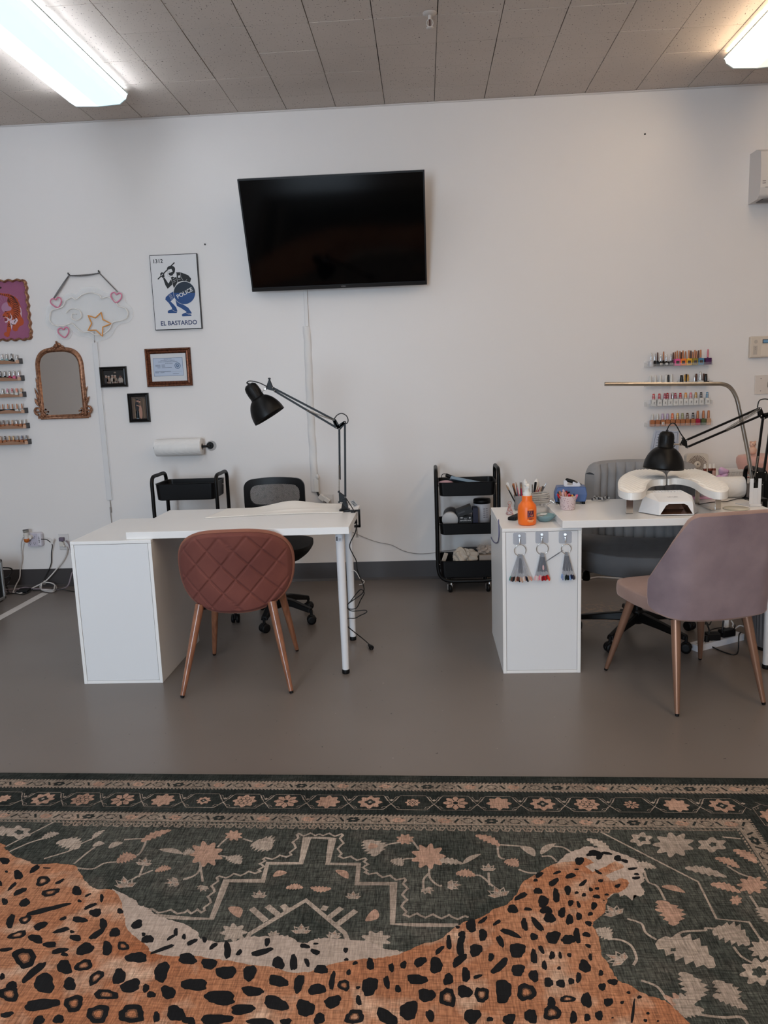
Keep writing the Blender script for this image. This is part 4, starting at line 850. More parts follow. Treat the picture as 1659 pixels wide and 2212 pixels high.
m = MB(); m.box(-0.03,0.05,-0.05,0.03,0.0,0.02); lobj('adapter_body', m, M_blackpl, t, bevel=0.006)
# black equipment case with metal edges, cut by the left frame edge
p = FP(130,1705,0)
t = thing('equipment_case', 'black case with silver metal edging on the floor at the left edge', 'case', (p.x-0.3, p.y, 0))
X1 = p.x+0.005; Y0 = p.y-0.23; hz = 0.285
m = MB(); m.box(X1-0.5, X1-0.01, Y0+0.01, Y0+0.22, 0.012, hz-0.01); obj('case_body', m, flat(12,12,13,0.5), t)
m = MB()
for (x0,x1,y0,y1,z0,z1) in ((X1-0.022,X1,Y0,Y0+0.022,0.008,hz),(X1-0.022,X1,Y0+0.208,Y0+0.23,0.008,hz),(X1-0.5,X1,Y0,Y0+0.02,0.008,0.028),(X1-0.5,X1,Y0,Y0+0.02,hz-0.02,hz),(X1-0.02,X1,Y0,Y0+0.23,0.008,0.028),(X1-0.02,X1,Y0,Y0+0.23,hz-0.02,hz)): m.box(x0,x1,y0,y1,z0,z1)
obj('edge_trim', m, flat(150,148,146,0.35,0.6), t, bevel=0.004)
m = MB(); m.sphere((X1-0.012,Y0+0.012,hz-0.01),0.022,12,(1,1,0.8)); m.box(X1-0.04,X1+0.002,Y0-0.003,Y0+0.03,0.004,0.034); obj('corner_cap', m, M_chrome, t)
m = MB(); m.box(X1-0.035,X1-0.0,Y0-0.008,Y0+0.005,0.12,0.15); m.sphere((X1-0.018,Y0-0.008,0.135),0.014,10,(1.3,0.6,1)); obj('latch', m, M_chrome, t, bevel=0.003)
for k, xx in enumerate((X1-0.03, X1-0.45)):
    m = MB(); m.box(xx-0.015, xx+0.015, Y0+0.02, Y0+0.2, 0, 0.009); obj('foot', m, M_blackpl, t)
# ================================================================ desks
def cabinet(x0, x1, y0, y1, label, ):
    t = thing('drawer_cabinet', label, 'cabinet', ((x0+x1)/2, (y0+y1)/2, 0))
    m = MB(); m.box(x0, x0+0.016, y0, y1, 0, 0.684); m.box(x1-0.016, x1, y0, y1, 0, 0.684); m.box(x0+0.016, x1-0.016, y0+0.001, y1-0.02, 0.0, 0.014); obj('carcass', m, M_white, t, bevel=0.0012)
    m = MB(); m.box(x0, x1, y0, y1, 0.6845, 0.70); obj('top_panel', m, M_white, t, bevel=0.0015)
    m = MB(); m.box(x0+0.0175, x1-0.0175, y0+0.0015, y0+0.012, 0.0155, 0.683); obj('back_panel', m, mat('white_back_panel', rgb(216,216,217), 0.28), t)
    m = MB(); 
    for k in range(5):
        z0 = 0.02+k*0.133; m.box(x0+0.018, x1-0.018, y1-0.02, y1-0.002, z0, z0+0.13)
    obj('drawer_front', m, M_white, t, bevel=0.002)
    return t
cabinet(-1.672, -1.286, 3.45, 4.06, 'white drawer cabinet supporting the left end of the left desk')
rc = cabinet(0.341, 0.703, 3.508, 4.12, 'white drawer cabinet under the right desk, hung with nail swatch rings')
def desk(x0, x1, y0, y1, legs, label, legl=True):
    t = thing('desk_table', label, 'desk', ((x0+x1)/2, (y0+y1)/2, 0.70))
    m = MB(); m.box(x0, x1, y0, y1, 0.7005, 0.734); obj('tabletop', m, M_white, t, bevel=0.0015)
    for (lx, ly) in legs:
        m = MB(); m.lathe([(0.0165,0.02),(0.0195,0.35),(0.0215,0.67),(0.0215,0.700)], 24, (lx, ly, 0)); 
        m.cyl((lx, ly, 0.694), (lx, ly, 0.7), 0.04, n=24)
        l = obj('leg', m, mat('white_leg', rgb(214,214,216), 0.3), t)
        f = MB(); f.lathe([(0.0175,0.0),(0.0185,0.004),(0.0185,0.018),(0.017,0.021)], 24, (lx, ly, 0))
        fo = obj('foot', f, M_blackpl, l)
    return t
dt = desk(-1.410, -0.362, 3.472, 4.10, [(-0.414,3.545),(-0.424,4.035)], 'white desk top with round white legs, the left desk')
desk(0.612, 1.612, 3.487, 4.085, [(1.567,3.53),(1.567,4.03)], 'white desk top holding nail equipment, the right desk')
m = MB(); m.box(-0.437+0.005, -0.437+0.035, 3.5225, 3.5235, 0.655, 0.685, mi=0); m.box(-0.43, -0.422, 3.5218, 3.5224, 0.66, 0.68, mi=1); m.box(-0.418, -0.406, 3.5218, 3.5224, 0.662, 0.664, mi=1); m.box(-0.418, -0.406, 3.5218, 3.5224, 0.668, 0.670, mi=1)
tag(obj('product_sticker', m, [flat(196,198,204,0.4), flat(70,70,74,0.5)]), 'small printed sticker near the top of the left desk front leg', 'sticker')
# soft white mat lying rumpled on the left desk
def matz(u, v):
    x = -1.13+0.70*u; 
    yf = 3.80+0.04*math.sin(u*2.4)+0.04*u
    y = yf+(4.085-yf)*v
    hump = 0.030*math.exp(-((u-0.56)/0.2)**2)*v**1.5 + 0.012*math.exp(-((u-0.85)/0.2)**2)*v + 0.004*math.sin(u*9+v*4)*v*v + 0.006*math.exp(-((v-0.25-0.15*u)/0.06)**2)*(u > 0.35)*min(1, (u-0.35)*4)*(1-u)*2
    e = min(u, 1-u)*14
    x -= 0.05*(1-v)*(1-u)*0
    return Vector((x+0.05*v*(1-u)*0.9, y, 0.7355+0.0015+max(0, hump)*min(1, e)))
m = MB(); m.grid(matz, 70, 30); tag(obj('desk_mat', m, mat('soft_white_mat', rgb(232,227,220), 0.5), solid=0.003), 'rumpled translucent white mat lying on the left desk', 'mat')

# desk at the back right against the wall
t = thing('back_counter', 'white counter against the wall behind the right desk', 'counter', (2.4, 5.0, 0))
m = MB(); m.box(1.66, 3.3, 4.76, 5.30, 0.70, 0.732); obj('worktop', m, M_white, t, bevel=0.0015)
for xx in (1.72, 3.2):
    for yy in (4.8, 5.24): m = MB(); m.cyl((xx,yy,0),(xx,yy,0.7),0.019,0.0215,20); obj('leg', m, M_white, t)

# ================================================================ dining style chairs
def velvet(name, r, g, b, r2, g2, b2, sheen=0.5):
    return mat(name, rgb(r,g,b), 0.85, sheen=sheen, col2=rgb(r2,g2,b2), vscale=5.5, bump=0.25, bscale=350)
M_rose = velvet('rose_velvet', 118,66,56, 98,52,46, 0.2); M_rosesheen = velvet('rose_velvet_sheen', 146,94,76, 126,78,62, 0.3)  # second velvet is a lighter copy, sheen painted into its colour
M_mauve = velvet('mauve_velvet', 142,124,127, 114,97,103, 0.25); M_mauve2 = velvet('mauve_velvet_seat', 150,124,114, 132,106,98, 0.5)
M_woodleg = mat('wood_print_leg', rgb(150,98,70), 0.35, 0.0, col2=rgb(112,70,50), vscale=60, stretch=(1,1,0.06), coat=0.4)
t = thing('velvet_chair', 'rose brown quilted velvet shell chair with wooden legs at the left desk', 'chair', (-0.905,3.566,0), 0.075)
def shell_pt(px_, pz, dy):
    return Vector((px_, -0.215-0.10*(pz-0.38)+1.75*px_*px_+dy, pz))
def outl(th):
    c, s = math.cos(th), math.sin(th); e = 2/2.7
    x = 0.262*math.copysign(abs(c)**e, c); z = 0.19*math.copysign(abs(s)**e, s)
    x *= (1+0.03*z/0.19) if z > 0 else (1+0.07*z/0.19)
    return x, 0.558+z
def quilt(x, z):
    sc = x*1.25; q = 0.130; pv = 1.0
    for w_ in ((sc*0.86+z*0.98), (sc*0.86-z*0.98)):
        d = abs(((w_/q+0.35) % 1.0)-0.5)*q; pv *= 1-math.exp(-((0.5*q-d)/0.0065)**2) if False else 1-math.exp(-(d/0.0062)**2)
    return pv
def sh_out(u, v):
    th = 2*PI*u; r = v; x, z = outl(th); x *= r; z = 0.558+(z-0.558)*r
    edge = max(0, (r-0.93)/0.07)
    p = shell_pt(x, z, 0.0); q_ = quilt(x, z)*(1-edge) if r < 0.985 else 0
    return p+Vector((0, -0.008*q_+0.014*edge*edge, 0))
m = MB(); m.grid(sh_out, 260, 90, closed_u=True)
o1 = lobj('backrest', m, M_rose, t)
def rim(u, v):
    th = 2*PI*u; x, z = outl(th); a = PI*v; f = 1-0.02*(1-math.sin(a))
    p = shell_pt(x, z, 0.019+0.022*(1-math.cos(a))); n_ = Vector((math.cos(th)*0.010, 0, math.sin(th)*0.010)); return p+n_*math.sin(a)
m = MB(); m.grid(rim, 120, 9, closed_u=True)
def sh_in(u, v):
    th = 2*PI*u; x, z = outl(th); x *= v; z = 0.558+(z-0.558)*v; return shell_pt(x, z, 0.063+0.012*(1-v*v))
m.grid(lambda u, v: sh_in(-u, v), 80, 12, closed_u=True); lobj('backrest_rim', m, M_rosesheen, t)
m = MB()
def seatpt(u, v):
    th = 2*PI*u; c, s = math.cos(th), math.sin(th); e = 2/3.0; rr = min(1, v/0.6) if v <= 0.6 else 1
    x = 0.200*math.copysign(abs(c)**e, c); y = 0.035+0.205*math.copysign(abs(s)**e, s)
    if v <= 0.4: k = v/0.4; return Vector((x*k, 0.015+(y-0.015)*k, 0.388))
    if v >= 0.7: k = (1-v)/0.3; return Vector((x*k, 0.015+(y-0.015)*k, 0.468-0.016*k*k))
    k = (v-0.4)/0.3; b_ = 1+0.03*math.sin(PI*k); return Vector((x*b_, 0.015+(y-0.015)*b_, 0.388+0.064*k))
m.grid(seatpt, 60, 24, closed_u=True); lobj('seat', m, M_rosesheen, t)
def tleg(t, top, foot, r0, r1, mt, tip=True):
    top = Vector(top); foot = Vector(foot); d = (foot-top); k = 0.012/d.length
    m = MB(); f2 = foot-d*k
    m.tube([top+(f2-top)*i/12 for i in range(13)], [r0*(1-i/12)+r1*(i/12)+(0.0015*math.sin(PI*i/12)) for i in range(13)], 20)
    l = lobj('leg', m, mt, t)
    if tip:
        m = MB(); m.cyl(f2, foot+Vector((0,0,0.002)), r1*0.98, r1*0.8, 16); g = lobj('foot_tip', m, M_blackpl, l)
for top, foot in (((-0.165,-0.17,0.405),(-0.252,-0.281,0)),((0.165,-0.17,0.405),(0.246,-0.282,0)),((-0.16,0.17,0.405),(-0.213,0.277,0)),((0.16,0.17,0.405),(0.222,0.288,0))): tleg(t, top, foot, 0.0205, 0.0105, M_woodleg)
m = MB(); m.tube([(-0.18,-0.15,0.385),(0.18,-0.15,0.385)],0.012,10); m.tube([(-0.18,0.15,0.385),(0.18,0.15,0.385)],0.012,10); m.tube([(-0.17,-0.16,0.385),(-0.17,0.16,0.385)],0.012,10); m.tube([(0.17,-0.16,0.385),(0.17,0.16,0.385)],0.012,10); lobj('under_frame', m, M_black, t)

t = thing('velvet_chair', 'mauve grey velvet winged chair with copper legs at the right desk', 'chair', (1.127,3.331,0), 0.228)
def plan(a):
    s = 1 if a >= 0 else -1; a = abs(a); R0 = 0.105; T = math.radians(72)
    if a < 0.135: x, y = a, 0.25*a*a
    elif a < 0.135+R0*T: th = (a-0.135)/R0; x, y = 0.135+R0*math.sin(th), 0.0046+R0*(1-math.cos(th))
    else: th = T; d = a-0.135-R0*T; x, y = 0.135+R0*math.sin(T)+d*math.cos(T), 0.0046+R0*(1-math.cos(T))+d*math.sin(T)
    return s*x, y
def lav_pt(u, v, off):
    s = 2*u-1
    # v: 0..1 bottom to top, outline width A(v)
    z0 = 0.395+0.020*abs(s)**2
    zt = 0.828
    z = z0+(zt-z0)*v
    kn = (0.545-z0)/(zt-z0)
    if v < kn: A = 0.352-0.018*(1-v/kn)**3
    else: q = (v-kn)/(1-kn); A = 0.352+(0.176-0.352)*q
    # rounded top corners
    if v > 0.95: A -= 0.022*((v-0.95)/0.05)**2.5
    if v < 0.06: A -= 0.035*((0.06-v)/0.06)**2
    a = s*A; x, y = plan(a)
    x2, y2 = plan(a+0.002); n = Vector((y2-y, -(x2-x), 0)).normalized()
    lean = -0.275-0.045*(z-0.4)/0.42
    return Vector((x, lean+y, z)) - n*off
m = MB(); m.grid(lambda u, v: lav_pt(u, v, 0.0), 70, 60); lobj('backrest_shell', m, M_mauve, t)
m = MB(); m.grid(lambda u, v: lav_pt(1-u, v, 0.038), 70, 60); lobj('backrest_pad', m, M_mauve2, t)
loop = [(i/60, 0) for i in range(60)]+[(1, j/50) for j in range(50)]+[(1-i/60, 1) for i in range(60)]+[(0, 1-j/50) for j in range(50)]
m = MB(); L_ = len(loop); vs = []
for k in range(7):
    a = PI*k/6
    for (u, v) in loop:
        p0 = lav_pt(u, v, 0.019); 
        cc_ = lav_pt(0.5, 0.5, 0.019)
        p = lav_pt(u, v, 0.019-0.019*math.cos(a)); out = Vector((p0.x, 0, p0.z-0.55)); out = out.normalized() if v in (0, 1) else (lav_pt(u, v, 0.019)-lav_pt(u*0.96+0.02, v, 0.019)).normalized()
        vs.append(p+out*0.011*math.sin(a))
m.add(vs, [(k*L_+i, k*L_+(i+1)%L_, (k+1)*L_+(i+1)%L_, (k+1)*L_+i) for k in range(6) for i in range(L_)], True); lobj('edge_piping', m, M_mauve2, t)
m = MB()
def seat2(u, v):
    th = 2*PI*u; c, s = math.cos(th), math.sin(th); e = 2/5.0
    x = 0.25*math.copysign(abs(c)**e, c); y = 0.0+0.245*math.copysign(abs(s)**e, s)
    if y < 0: x *= 1+0.12*y/0.245
    if v <= 0.3: k = v/0.3; zz = 0.395
    elif v >= 0.6: k = (1-v)/0.4; zz = 0.463-0.010*k**4
    else: k = 1+0.012*math.sin(PI*(v-0.3)/0.3); zz = 0.395+0.058*(v-0.3)/0.3
    return Vector((x*k, y*k, zz))
m.grid(seat2, 90, 36, closed_u=True); lobj('seat', m, M_mauve2, t)
for top, foot in (((-0.165,-0.185,0.405),(-0.200,-0.277,0)),((0.15,-0.185,0.405),(0.203,-0.262,0)),((-0.165,0.16,0.405),(-0.248,0.266,0)),((0.175,0.17,0.405),(0.248,0.275,0))): tleg(t, top, foot, 0.0205, 0.0095, M_copper)
m = MB(); m.box(-0.2,0.2,-0.2,0.2,0.385,0.394); lobj('under_frame', m, M_black, t)

# ================================================================ office chairs
def star_base(t, R, ang0, hubz, flatarms=False, rw=0.027, mt=None):
    mt = mt or M_blackpl
    for k in range(5):
        a = ang0+2*PI*k/5; d = Vector((math.cos(a), math.sin(a), 0)); n = Vector((-d.y, d.x, 0))
        m = MB()
        if flatarms: pts = [d*0.02+Vector((0,0,0.115)), d*R*0.5+Vector((0,0,0.100)), d*R+Vector((0,0,0.078))]; ws = [0.026,0.023,0.020]; hs = [0.05,0.036,0.024]
        else: pts = [d*0.02+Vector((0,0,0.125)), d*R*0.5+Vector((0,0,0.115)), d*R+Vector((0,0,0.082))]; ws = [0.030,0.026,0.021]; hs = [0.045,0.038,0.026]
        vs = []
        for p, w_, h_ in zip(pts, ws, hs): vs += [p-n*w_-Vector((0,0,h_/2)), p+n*w_-Vector((0,0,h_/2)), p+n*w_*0.7+Vector((0,0,h_/2)), p-n*w_*0.7+Vector((0,0,h_/2))]
        m.add(vs, [(0,1,2,3),(11,10,9,8)]+[(4*i+j, 4*i+4+j, 4*i+4+(j+1)%4, 4*i+(j+1)%4) for i in range(2) for j in range(4)])
        lobj('base_arm', m, mt, t, bevel=0.006, seg=3)
        c = d*R; m = MB(); ca = a+0.9+k*1.3; cd = Vector((math.cos(ca), math.sin(ca), 0))
        for s in (-1, 1):
            q = c+cd*(s*0.014)+n*0.0; q = Vector((q.x, q.y, rw)); m.lathe([(rw*0.55,-0.009),(rw*0.96,-0.008),(rw,0),(rw*0.96,0.008),(rw*0.55,0.009)], 20, q, cd)
        m.tube(smooth_path([Vector((c.x,c.y,rw))+Vector((-cd.y,cd.x,0))*(-0.024), Vector((c.x,c.y,rw+0.026)), Vector((c.x,c.y,rw))+Vector((-cd.y,cd.x,0))*0.022], 4), 0.008, 8)
        m.cyl((c.x,c.y,rw+0.018),(c.x,c.y,0.085),0.008); lobj('caster', m, M_blackpl, t)
    m = MB(); m.lathe([(0.03,0.075),(0.036,0.085),(0.036,0.14),(0.028,0.15)], 24); m.cyl((0,0,0.15),(0,0,hubz-0.09),0.026,n=20); m.cyl((0,0,hubz-0.09),(0,0,hubz),0.014,n=16); lobj('gas_lift', m, mt, t)
M_fab = mat('black_fabric', rgb(17,16,17), 0.9)
t = thing('office_chair', 'black mesh back office chair rolled behind the left desk', 'chair', (-0.918,4.43,0), 0)
star_base(t, 0.245, math.radians(264), 0.42)
m = MB()
def oseat(u, v):
    th = 2*PI*u; c, s = math.cos(th), math.sin(th); e = 2/3.2
    x = 0.236*math.copysign(abs(c)**e, c); y = -0.02+0.225*math.copysign(abs(s)**e, s)
    if v <= 0.35: k = v/0.35*0.72; zz = 0.385+0.0*k
    elif v >= 0.7: k = (1-v)/0.3; zz = 0.497-0.022*k*k-(0.02*max(0, -(y)/0.24) if y < 0 else 0)*k
    else: q = (v-0.35)/0.35; k = 0.72+0.28*math.sin(PI/2*min(1, q*1.25)); zz = 0.385+0.09*q
    return Vector((x*k, -0.02+(y+0.02)*k, zz))
m.grid(oseat, 60, 40, closed_u=True); lobj('seat', m, M_fab, t)
m = MB(); m.box(-0.10,0.10,-0.1,0.1,0.355,0.388); lobj('mechanism', m, M_black, t, bevel=0.006)
m = MB(); m.tube(smooth_path([Vector((0.0,0.05,0.37)),Vector((0.0,0.22,0.372)),Vector((0.0,0.285,0.42)),Vector((0,0.305,0.62)),Vector((0,0.30,0.66))],6),0.022,10); lobj('back_support', m, M_black, t)
bc = -0.025; yb = 0.295
def bcurve(x, z): return yb-0.9*(x-bc)**2*1.0+0.35*(z-0.7)**2
def rrect(x0, x1, z0, z1, r, n=8, bul=0.0):
    P = []
    for cx, cz, a0 in ((x1-r,z0+r,-PI/2),(x1-r,z1-r,0),(x0+r,z1-r,PI/2),(x0+r,z0+r,PI)):
        for i in range(n+1): a = a0+PI/2*i/n; P.append((cx+r*math.cos(a), cz+r*math.sin(a)))
    return P
def frame_ring(mb, outer, inner, th):
    # flat ring between two closed outlines of equal length, bent to the back's curve
    n = len(outer); vs = []
    for (x, z) in outer: vs.append(Vector((x, bcurve(x, z)-th/2, z)))
    for (x, z) in inner: vs.append(Vector((x, bcurve(x, z)-th/2, z)))
    for (x, z) in inner: vs.append(Vector((x, bcurve(x, z)+th/2, z)))
    for (x, z) in outer: vs.append(Vector((x, bcurve(x, z)+th/2, z)))
    mb.add(vs, [(k*n+i, k*n+(i+1)%n, ((k+1)%4)*n+(i+1)%n, ((k+1)%4)*n+i) for k in range(4) for i in range(n)], False)
def resamp(P, N):
    P = [Vector((a, b, 0)) for a, b in P]; L = [0]
    for i in range(len(P)): L.append(L[-1]+(P[(i+1)%len(P)]-P[i]).length)
    out = []; j = 0
    for k in range(N):
        s = L[-1]*k/N
        while L[j+1] < s: j += 1
        f_ = (s-L[j])/max(1e-9, L[j+1]-L[j]); q = P[j]+(P[(j+1)%len(P)]-P[j])*f_; out.append((q.x, q.y))
    return out
m = MB(); H = 120
ot = resamp(rrect(bc-0.190, bc+0.190, 0.50, 0.812, 0.045), H)
ot = [(x, z+0.014*(1-((x-bc)/0.19)**2)*(1 if z > 0.66 else 0)) for x, z in ot]
w1 = resamp(rrect(bc-0.156, bc+0.156, 0.665, 0.775, 0.040), H); w1 = [(x, z+(0.010*(1-((x-bc)/0.156)**2) if z > 0.72 else -0.012*(1-((x-bc)/0.156)**2))) for x, z in w1]
w2 = resamp(rrect(bc-0.156, bc+0.156, 0.53, 0.640, 0.03), H); w2 = [(x, z-(0.030*(1-((x-bc)/0.156)**2) if z > 0.585 else 0)) for x, z in w2]
# outer ring with two windows: build as upper ring, lower ring sharing the cross band
up = [(x, max(z, 0.648)) for x, z in ot]; lo = [(x, min(z, 0.650)) for x, z in ot]
frame_ring(m, resamp([p for p in up], H), w1, 0.02)
frame_ring(m, resamp([p for p in lo], H), w2, 0.02)
lobj('back_frame', m, M_black, t)
def mesh_mat():
    mt = mat('chair_mesh', rgb(26,26,28), 0.7); nt = mt.node_tree; b = nt.nodes['Principled BSDF']
    tc = nt.nodes.new('ShaderNodeTexCoord'); mp = nt.nodes.new('ShaderNodeMapping'); mp.inputs['Rotation'].default_value = (0, PI/4, 0); nt.links.new(tc.outputs['Object'], mp.inputs[0])
    sp = nt.nodes.new('ShaderNodeSeparateXYZ'); nt.links.new(mp.outputs[0], sp.inputs[0]); last = None
    for ch in ('X', 'Z'):
        a = nt.nodes.new('ShaderNodeMath'); a.operation = 'MULTIPLY'; a.inputs[1].default_value = 1600; nt.links.new(sp.outputs[ch], a.inputs[0])
        s_ = nt.nodes.new('ShaderNodeMath'); s_.operation = 'SINE'; nt.links.new(a.outputs[0], s_.inputs[0])
        g_ = nt.nodes.new('ShaderNodeMath'); g_.operation = 'GREATER_THAN'; g_.inputs[1].default_value = 0.1; nt.links.new(s_.outputs[0], g_.inputs[0])
        if last is None: last = g_
        else:
            mx = nt.nodes.new('ShaderNodeMath'); mx.operation = 'MAXIMUM'; nt.links.new(last.outputs[0], mx.inputs[0]); nt.links.new(g_.outputs[0], mx.inputs[1]); nt.links.new(mx.outputs[0], b.inputs['Alpha'])
    return mt
m = MB()
for wnd in (w1, w2):
    cz = sum(z for x, z in wnd)/H; cx = bc; n = len(wnd); vs = []
    for k in range(7):
        f_ = k/6; vs += [Vector((cx+(x-cx)*f_, bcurve(cx+(x-cx)*f_, 0.65)+0.0, cz+(z-cz)*f_)) for x, z in wnd]
    m.add(vs, [(k*n+i, k*n+(i+1)%n, (k+1)*n+(i+1)%n, (k+1)*n+i) for k in range(6) for i in range(n)], True)
lobj('back_mesh', m, mesh_mat(), t)

M_grey = mat('grey_fabric', rgb(132,130,130), 0.9, var=0.06, vscale=14, sheen=0.2, bump=0.2, bscale=300)
M_greyd = mat('slate_fabric', rgb(94,94,96), 0.9, var=0.08, vscale=10, sheen=0.2, bump=0.2, bscale=300)
t = thing('office_chair', 'grey channel tufted office chair behind the right desk', 'chair', (1.10,4.02,0), math.radians(164))
star_base(t, 0.315, math.radians(231-164), 0.40, True, 0.027, M_blacksatin)
def gback(u, v, off):
    s = 2*u-1; A = 0.42; a = s*A; R0 = 0.30
    th = a/R0*0.78; x = R0*1.05*math.sin(th)*1.06; y = R0*(1-math.cos(th))*0.9
    top = 0.898-0.018*abs(s)**4-0.045*(max(0, abs(s)-0.84)/0.16)**2; bot = 0.46+0.02*s*s
    z = bot+(top-bot)*v; ch = abs(math.sin(PI*(s*5.5+0.5)))**0.45
    wid = 1+0.05*(1-v)
    n = Vector((math.sin(th), -math.cos(th), 0))
    puff = 0.020*ch*min(1, (1-v)*10)
    tap = 1 if 0.04 < v < 0.97 else 0.4
    return Vector((x*wid, -0.38+y*0.8-0.05*(z-0.5)*1.2, z))-n*(off*1.0)*(1)+(-n*puff if off > 0 else n*0)
m = MB(); N1, N2 = 199, 24
m.grid(lambda u, v: gback(1-u, v, 0.06), N1, N2); m.grid(lambda u, v: gback(u, v, 0.0), N1, N2)
for (fu, rev) in ((lambda u, v: gback(u, 1, 0.0+0.06*v)+Vector((0,0,0.012*math.sin(PI*v))), 0), (lambda u, v: gback(1-u, 0, 0.06*v)-Vector((0,0,0.01*math.sin(PI*v))), 0), (lambda u, v: gback(0, u, 0.06*v), 0), (lambda u, v: gback(1, 1-u, 0.06*v), 0)): m.grid(lambda u, v, f_=fu: f_(u, v), 120, 5)
lobj('backrest', m, M_grey, t)
def gseat(u, v):
    th = 2*PI*u; c, s = math.cos(th), math.sin(th); e = 2/3.2
    x = 0.345*math.copysign(abs(c)**e, c); y = 0.02+0.255*math.copysign(abs(s)**e, s)
    if v <= 0.35: q = v/0.35; k = q*0.86; zz = 0.375+0.03*(k*x/0.315)**2
    elif v >= 0.7: k = (1-v)/0.3; zz = 0.51-0.02*k*k; zz += 0.006*abs(math.sin(PI*(x*k/0.315*5.5+0.5)))**0.35-0.006; zz += 0.03*(k*x/0.315)**2
    else: q = (v-0.35)/0.35; k = 0.86+0.14*math.sin(PI/2*min(1, q*1.4)); zz = 0.375+0.115*q+0.03*(x/0.315)**2
    return Vector((x*k, 0.02+(y-0.02)*k, zz))
m = MB(); m.grid(gseat, 160, 50, closed_u=True); lobj('seat', m, M_greyd, t)
m = MB(); m.lathe([(0.04,0.3),(0.04,0.375)], 20); m.box(-0.12,0.12,-0.12,0.12,0.362,0.376); lobj('mechanism', m, M_black, t)
m = MB(); m.tube([(0.06,0.0,0.362),(0.2,0.02,0.358),(0.255,0.03,0.352)],0.005,8); m.lathe([(0.008,0.0),(0.018,-0.012),(0.022,-0.045),(0.016,-0.055)],14,(0.262,0.03,0.356)); lobj('height_lever', m, M_blackpl, t)
m = MB(); m.tube(smooth_path([Vector((0,-0.1,0.37)),Vector((0,-0.38,0.38)),Vector((0,-0.43,0.45)),Vector((0,-0.44,0.6))],6),0.02,8); lobj('back_support', m, M_black, t)

# ================================================================ rolling carts
def cart(x0, x1, y0, y1, hz, trays, label):
    cx, cy = (x0+x1)/2, (y0+y1)/2
    t = thing('rolling_cart', label, 'cart', (cx, cy, 0), 0); a, b = (x1-x0)/2, (y1-y0)/2; r = 0.0122
    for s in (-1, 1):   # front and rear U frames
        y = s*b; m = MB()
        m.tube(smooth_path([Vector((-a, y, hz-0.06)), Vector((-a, y, 0.3)), Vector((-a, y, 0.16)), Vector((-a+0.025, y, 0.10)), Vector((-a+0.08, y, 0.078)), Vector((0, y, 0.076)), Vector((a-0.08, y, 0.078)), Vector((a-0.025, y, 0.10)), Vector((a, y, 0.16)), Vector((a, y, 0.3)), Vector((a, y, hz-0.06))], 5), r, 10)
        lobj('side_frame', m, M_blacksatin, t)
    for s in (-1, 1):
        x = s*a; m = MB()
        m.tube(smooth_path([Vector((x, -b, hz-0.065)), Vector((x, -b+0.004, hz-0.03)), Vector((x, -b+0.035, hz-0.002)), Vector((x, 0, hz)), Vector((x, b-0.035, hz-0.002)), Vector((x, b-0.004, hz-0.03)), Vector((x, b, hz-0.065))], 5), r, 10)
        lobj('handle', m, M_blacksatin, t)
    for (zb, zr) in trays:
        m = MB(); w_ = 0.0025
        def ring(ins, z):
            return [(x, y, z) for x, y in rrect(-a+r+0.002+ins, a-r-0.002-ins, -b+0.004+ins, b-0.004-ins, 0.03, 5)]
        R = [ring(0.014, zb), ring(0.006, zb+0.006), ring(0.0, zr-0.004), ring(-0.004, zr), ring(0.002, zr), ring(0.003, zr-0.005), ring(0.010, zb+0.009), ring(0.016, zb+0.004)]; n = len(R[0])
        m.add([p for q in R for p in q], [(k*n+i, k*n+(i+1)%n, (k+1)*n+(i+1)%n, (k+1)*n+i) for k in range(len(R)-1) for i in range(n)], False)
        m.add(R[0], [tuple(range(n))[::-1]]); m.add(R[-1], [tuple(range(n))])
        tr = lobj('tray', m, M_black, t)
        m = MB()
        for s in (-1, 1):
            for yy in (-b*0.5, b*0.5): m.sphere((s*(a-r-0.001), yy, (zb+zr)/2+0.02), 0.005, 8)
        lobj('bolt', m, M_chrome, tr)
    for sx in (-1, 1):
        for sy in (-1, 1):
            m = MB(); q = Vector((sx*(a-0.075), sy*(b-0.01), 0)); m.lathe([(0.008,-0.009),(0.0235,-0.009),(0.0245,0),(0.0235,0.009),(0.008,0.009)], 20, q+Vector((0,0,0.0245)), (1,0.25,0), mi=0)
            m.cyl(q+Vector((0.01,0.01,0.05)), q+Vector((0.01,0.01,0.074)), 0.010, mi=1); m.cyl(q+Vector((0.01,0.01,0.05)), q+Vector((0.01,0.01,0.056)), 0.016, mi=1)
            for s in (-1, 1): m.prism([q+Vector((s*0.013,-0.008,0.02)), q+Vector((s*0.013,0.004,0.02)), q+Vector((s*0.013,0.022,0.055)), q+Vector((s*0.013,-0.002,0.055))], (0.0018*s,0,0), mi=1)
            lobj('caster', m, [M_blackpl, M_chrome], t)
    return t
cl_ = cart(-1.772, -1.352, 4.86, 5.14, 0.832, [(0.675,0.785),(0.40,0.475),(0.11,0.20)], 'black metal rolling cart left, below the paper towel roll')
cr_ = cart(0.062, 0.462, 4.95, 5.235, 0.812, [(0.640,0.732),(0.385,0.463),(0.095,0.212)], 'black rolling cart between the desks holding boxes and supplies')
dup(cl_, (2.06, 4.42, 0), 0, 'black rolling cart at the right edge behind the lamp')

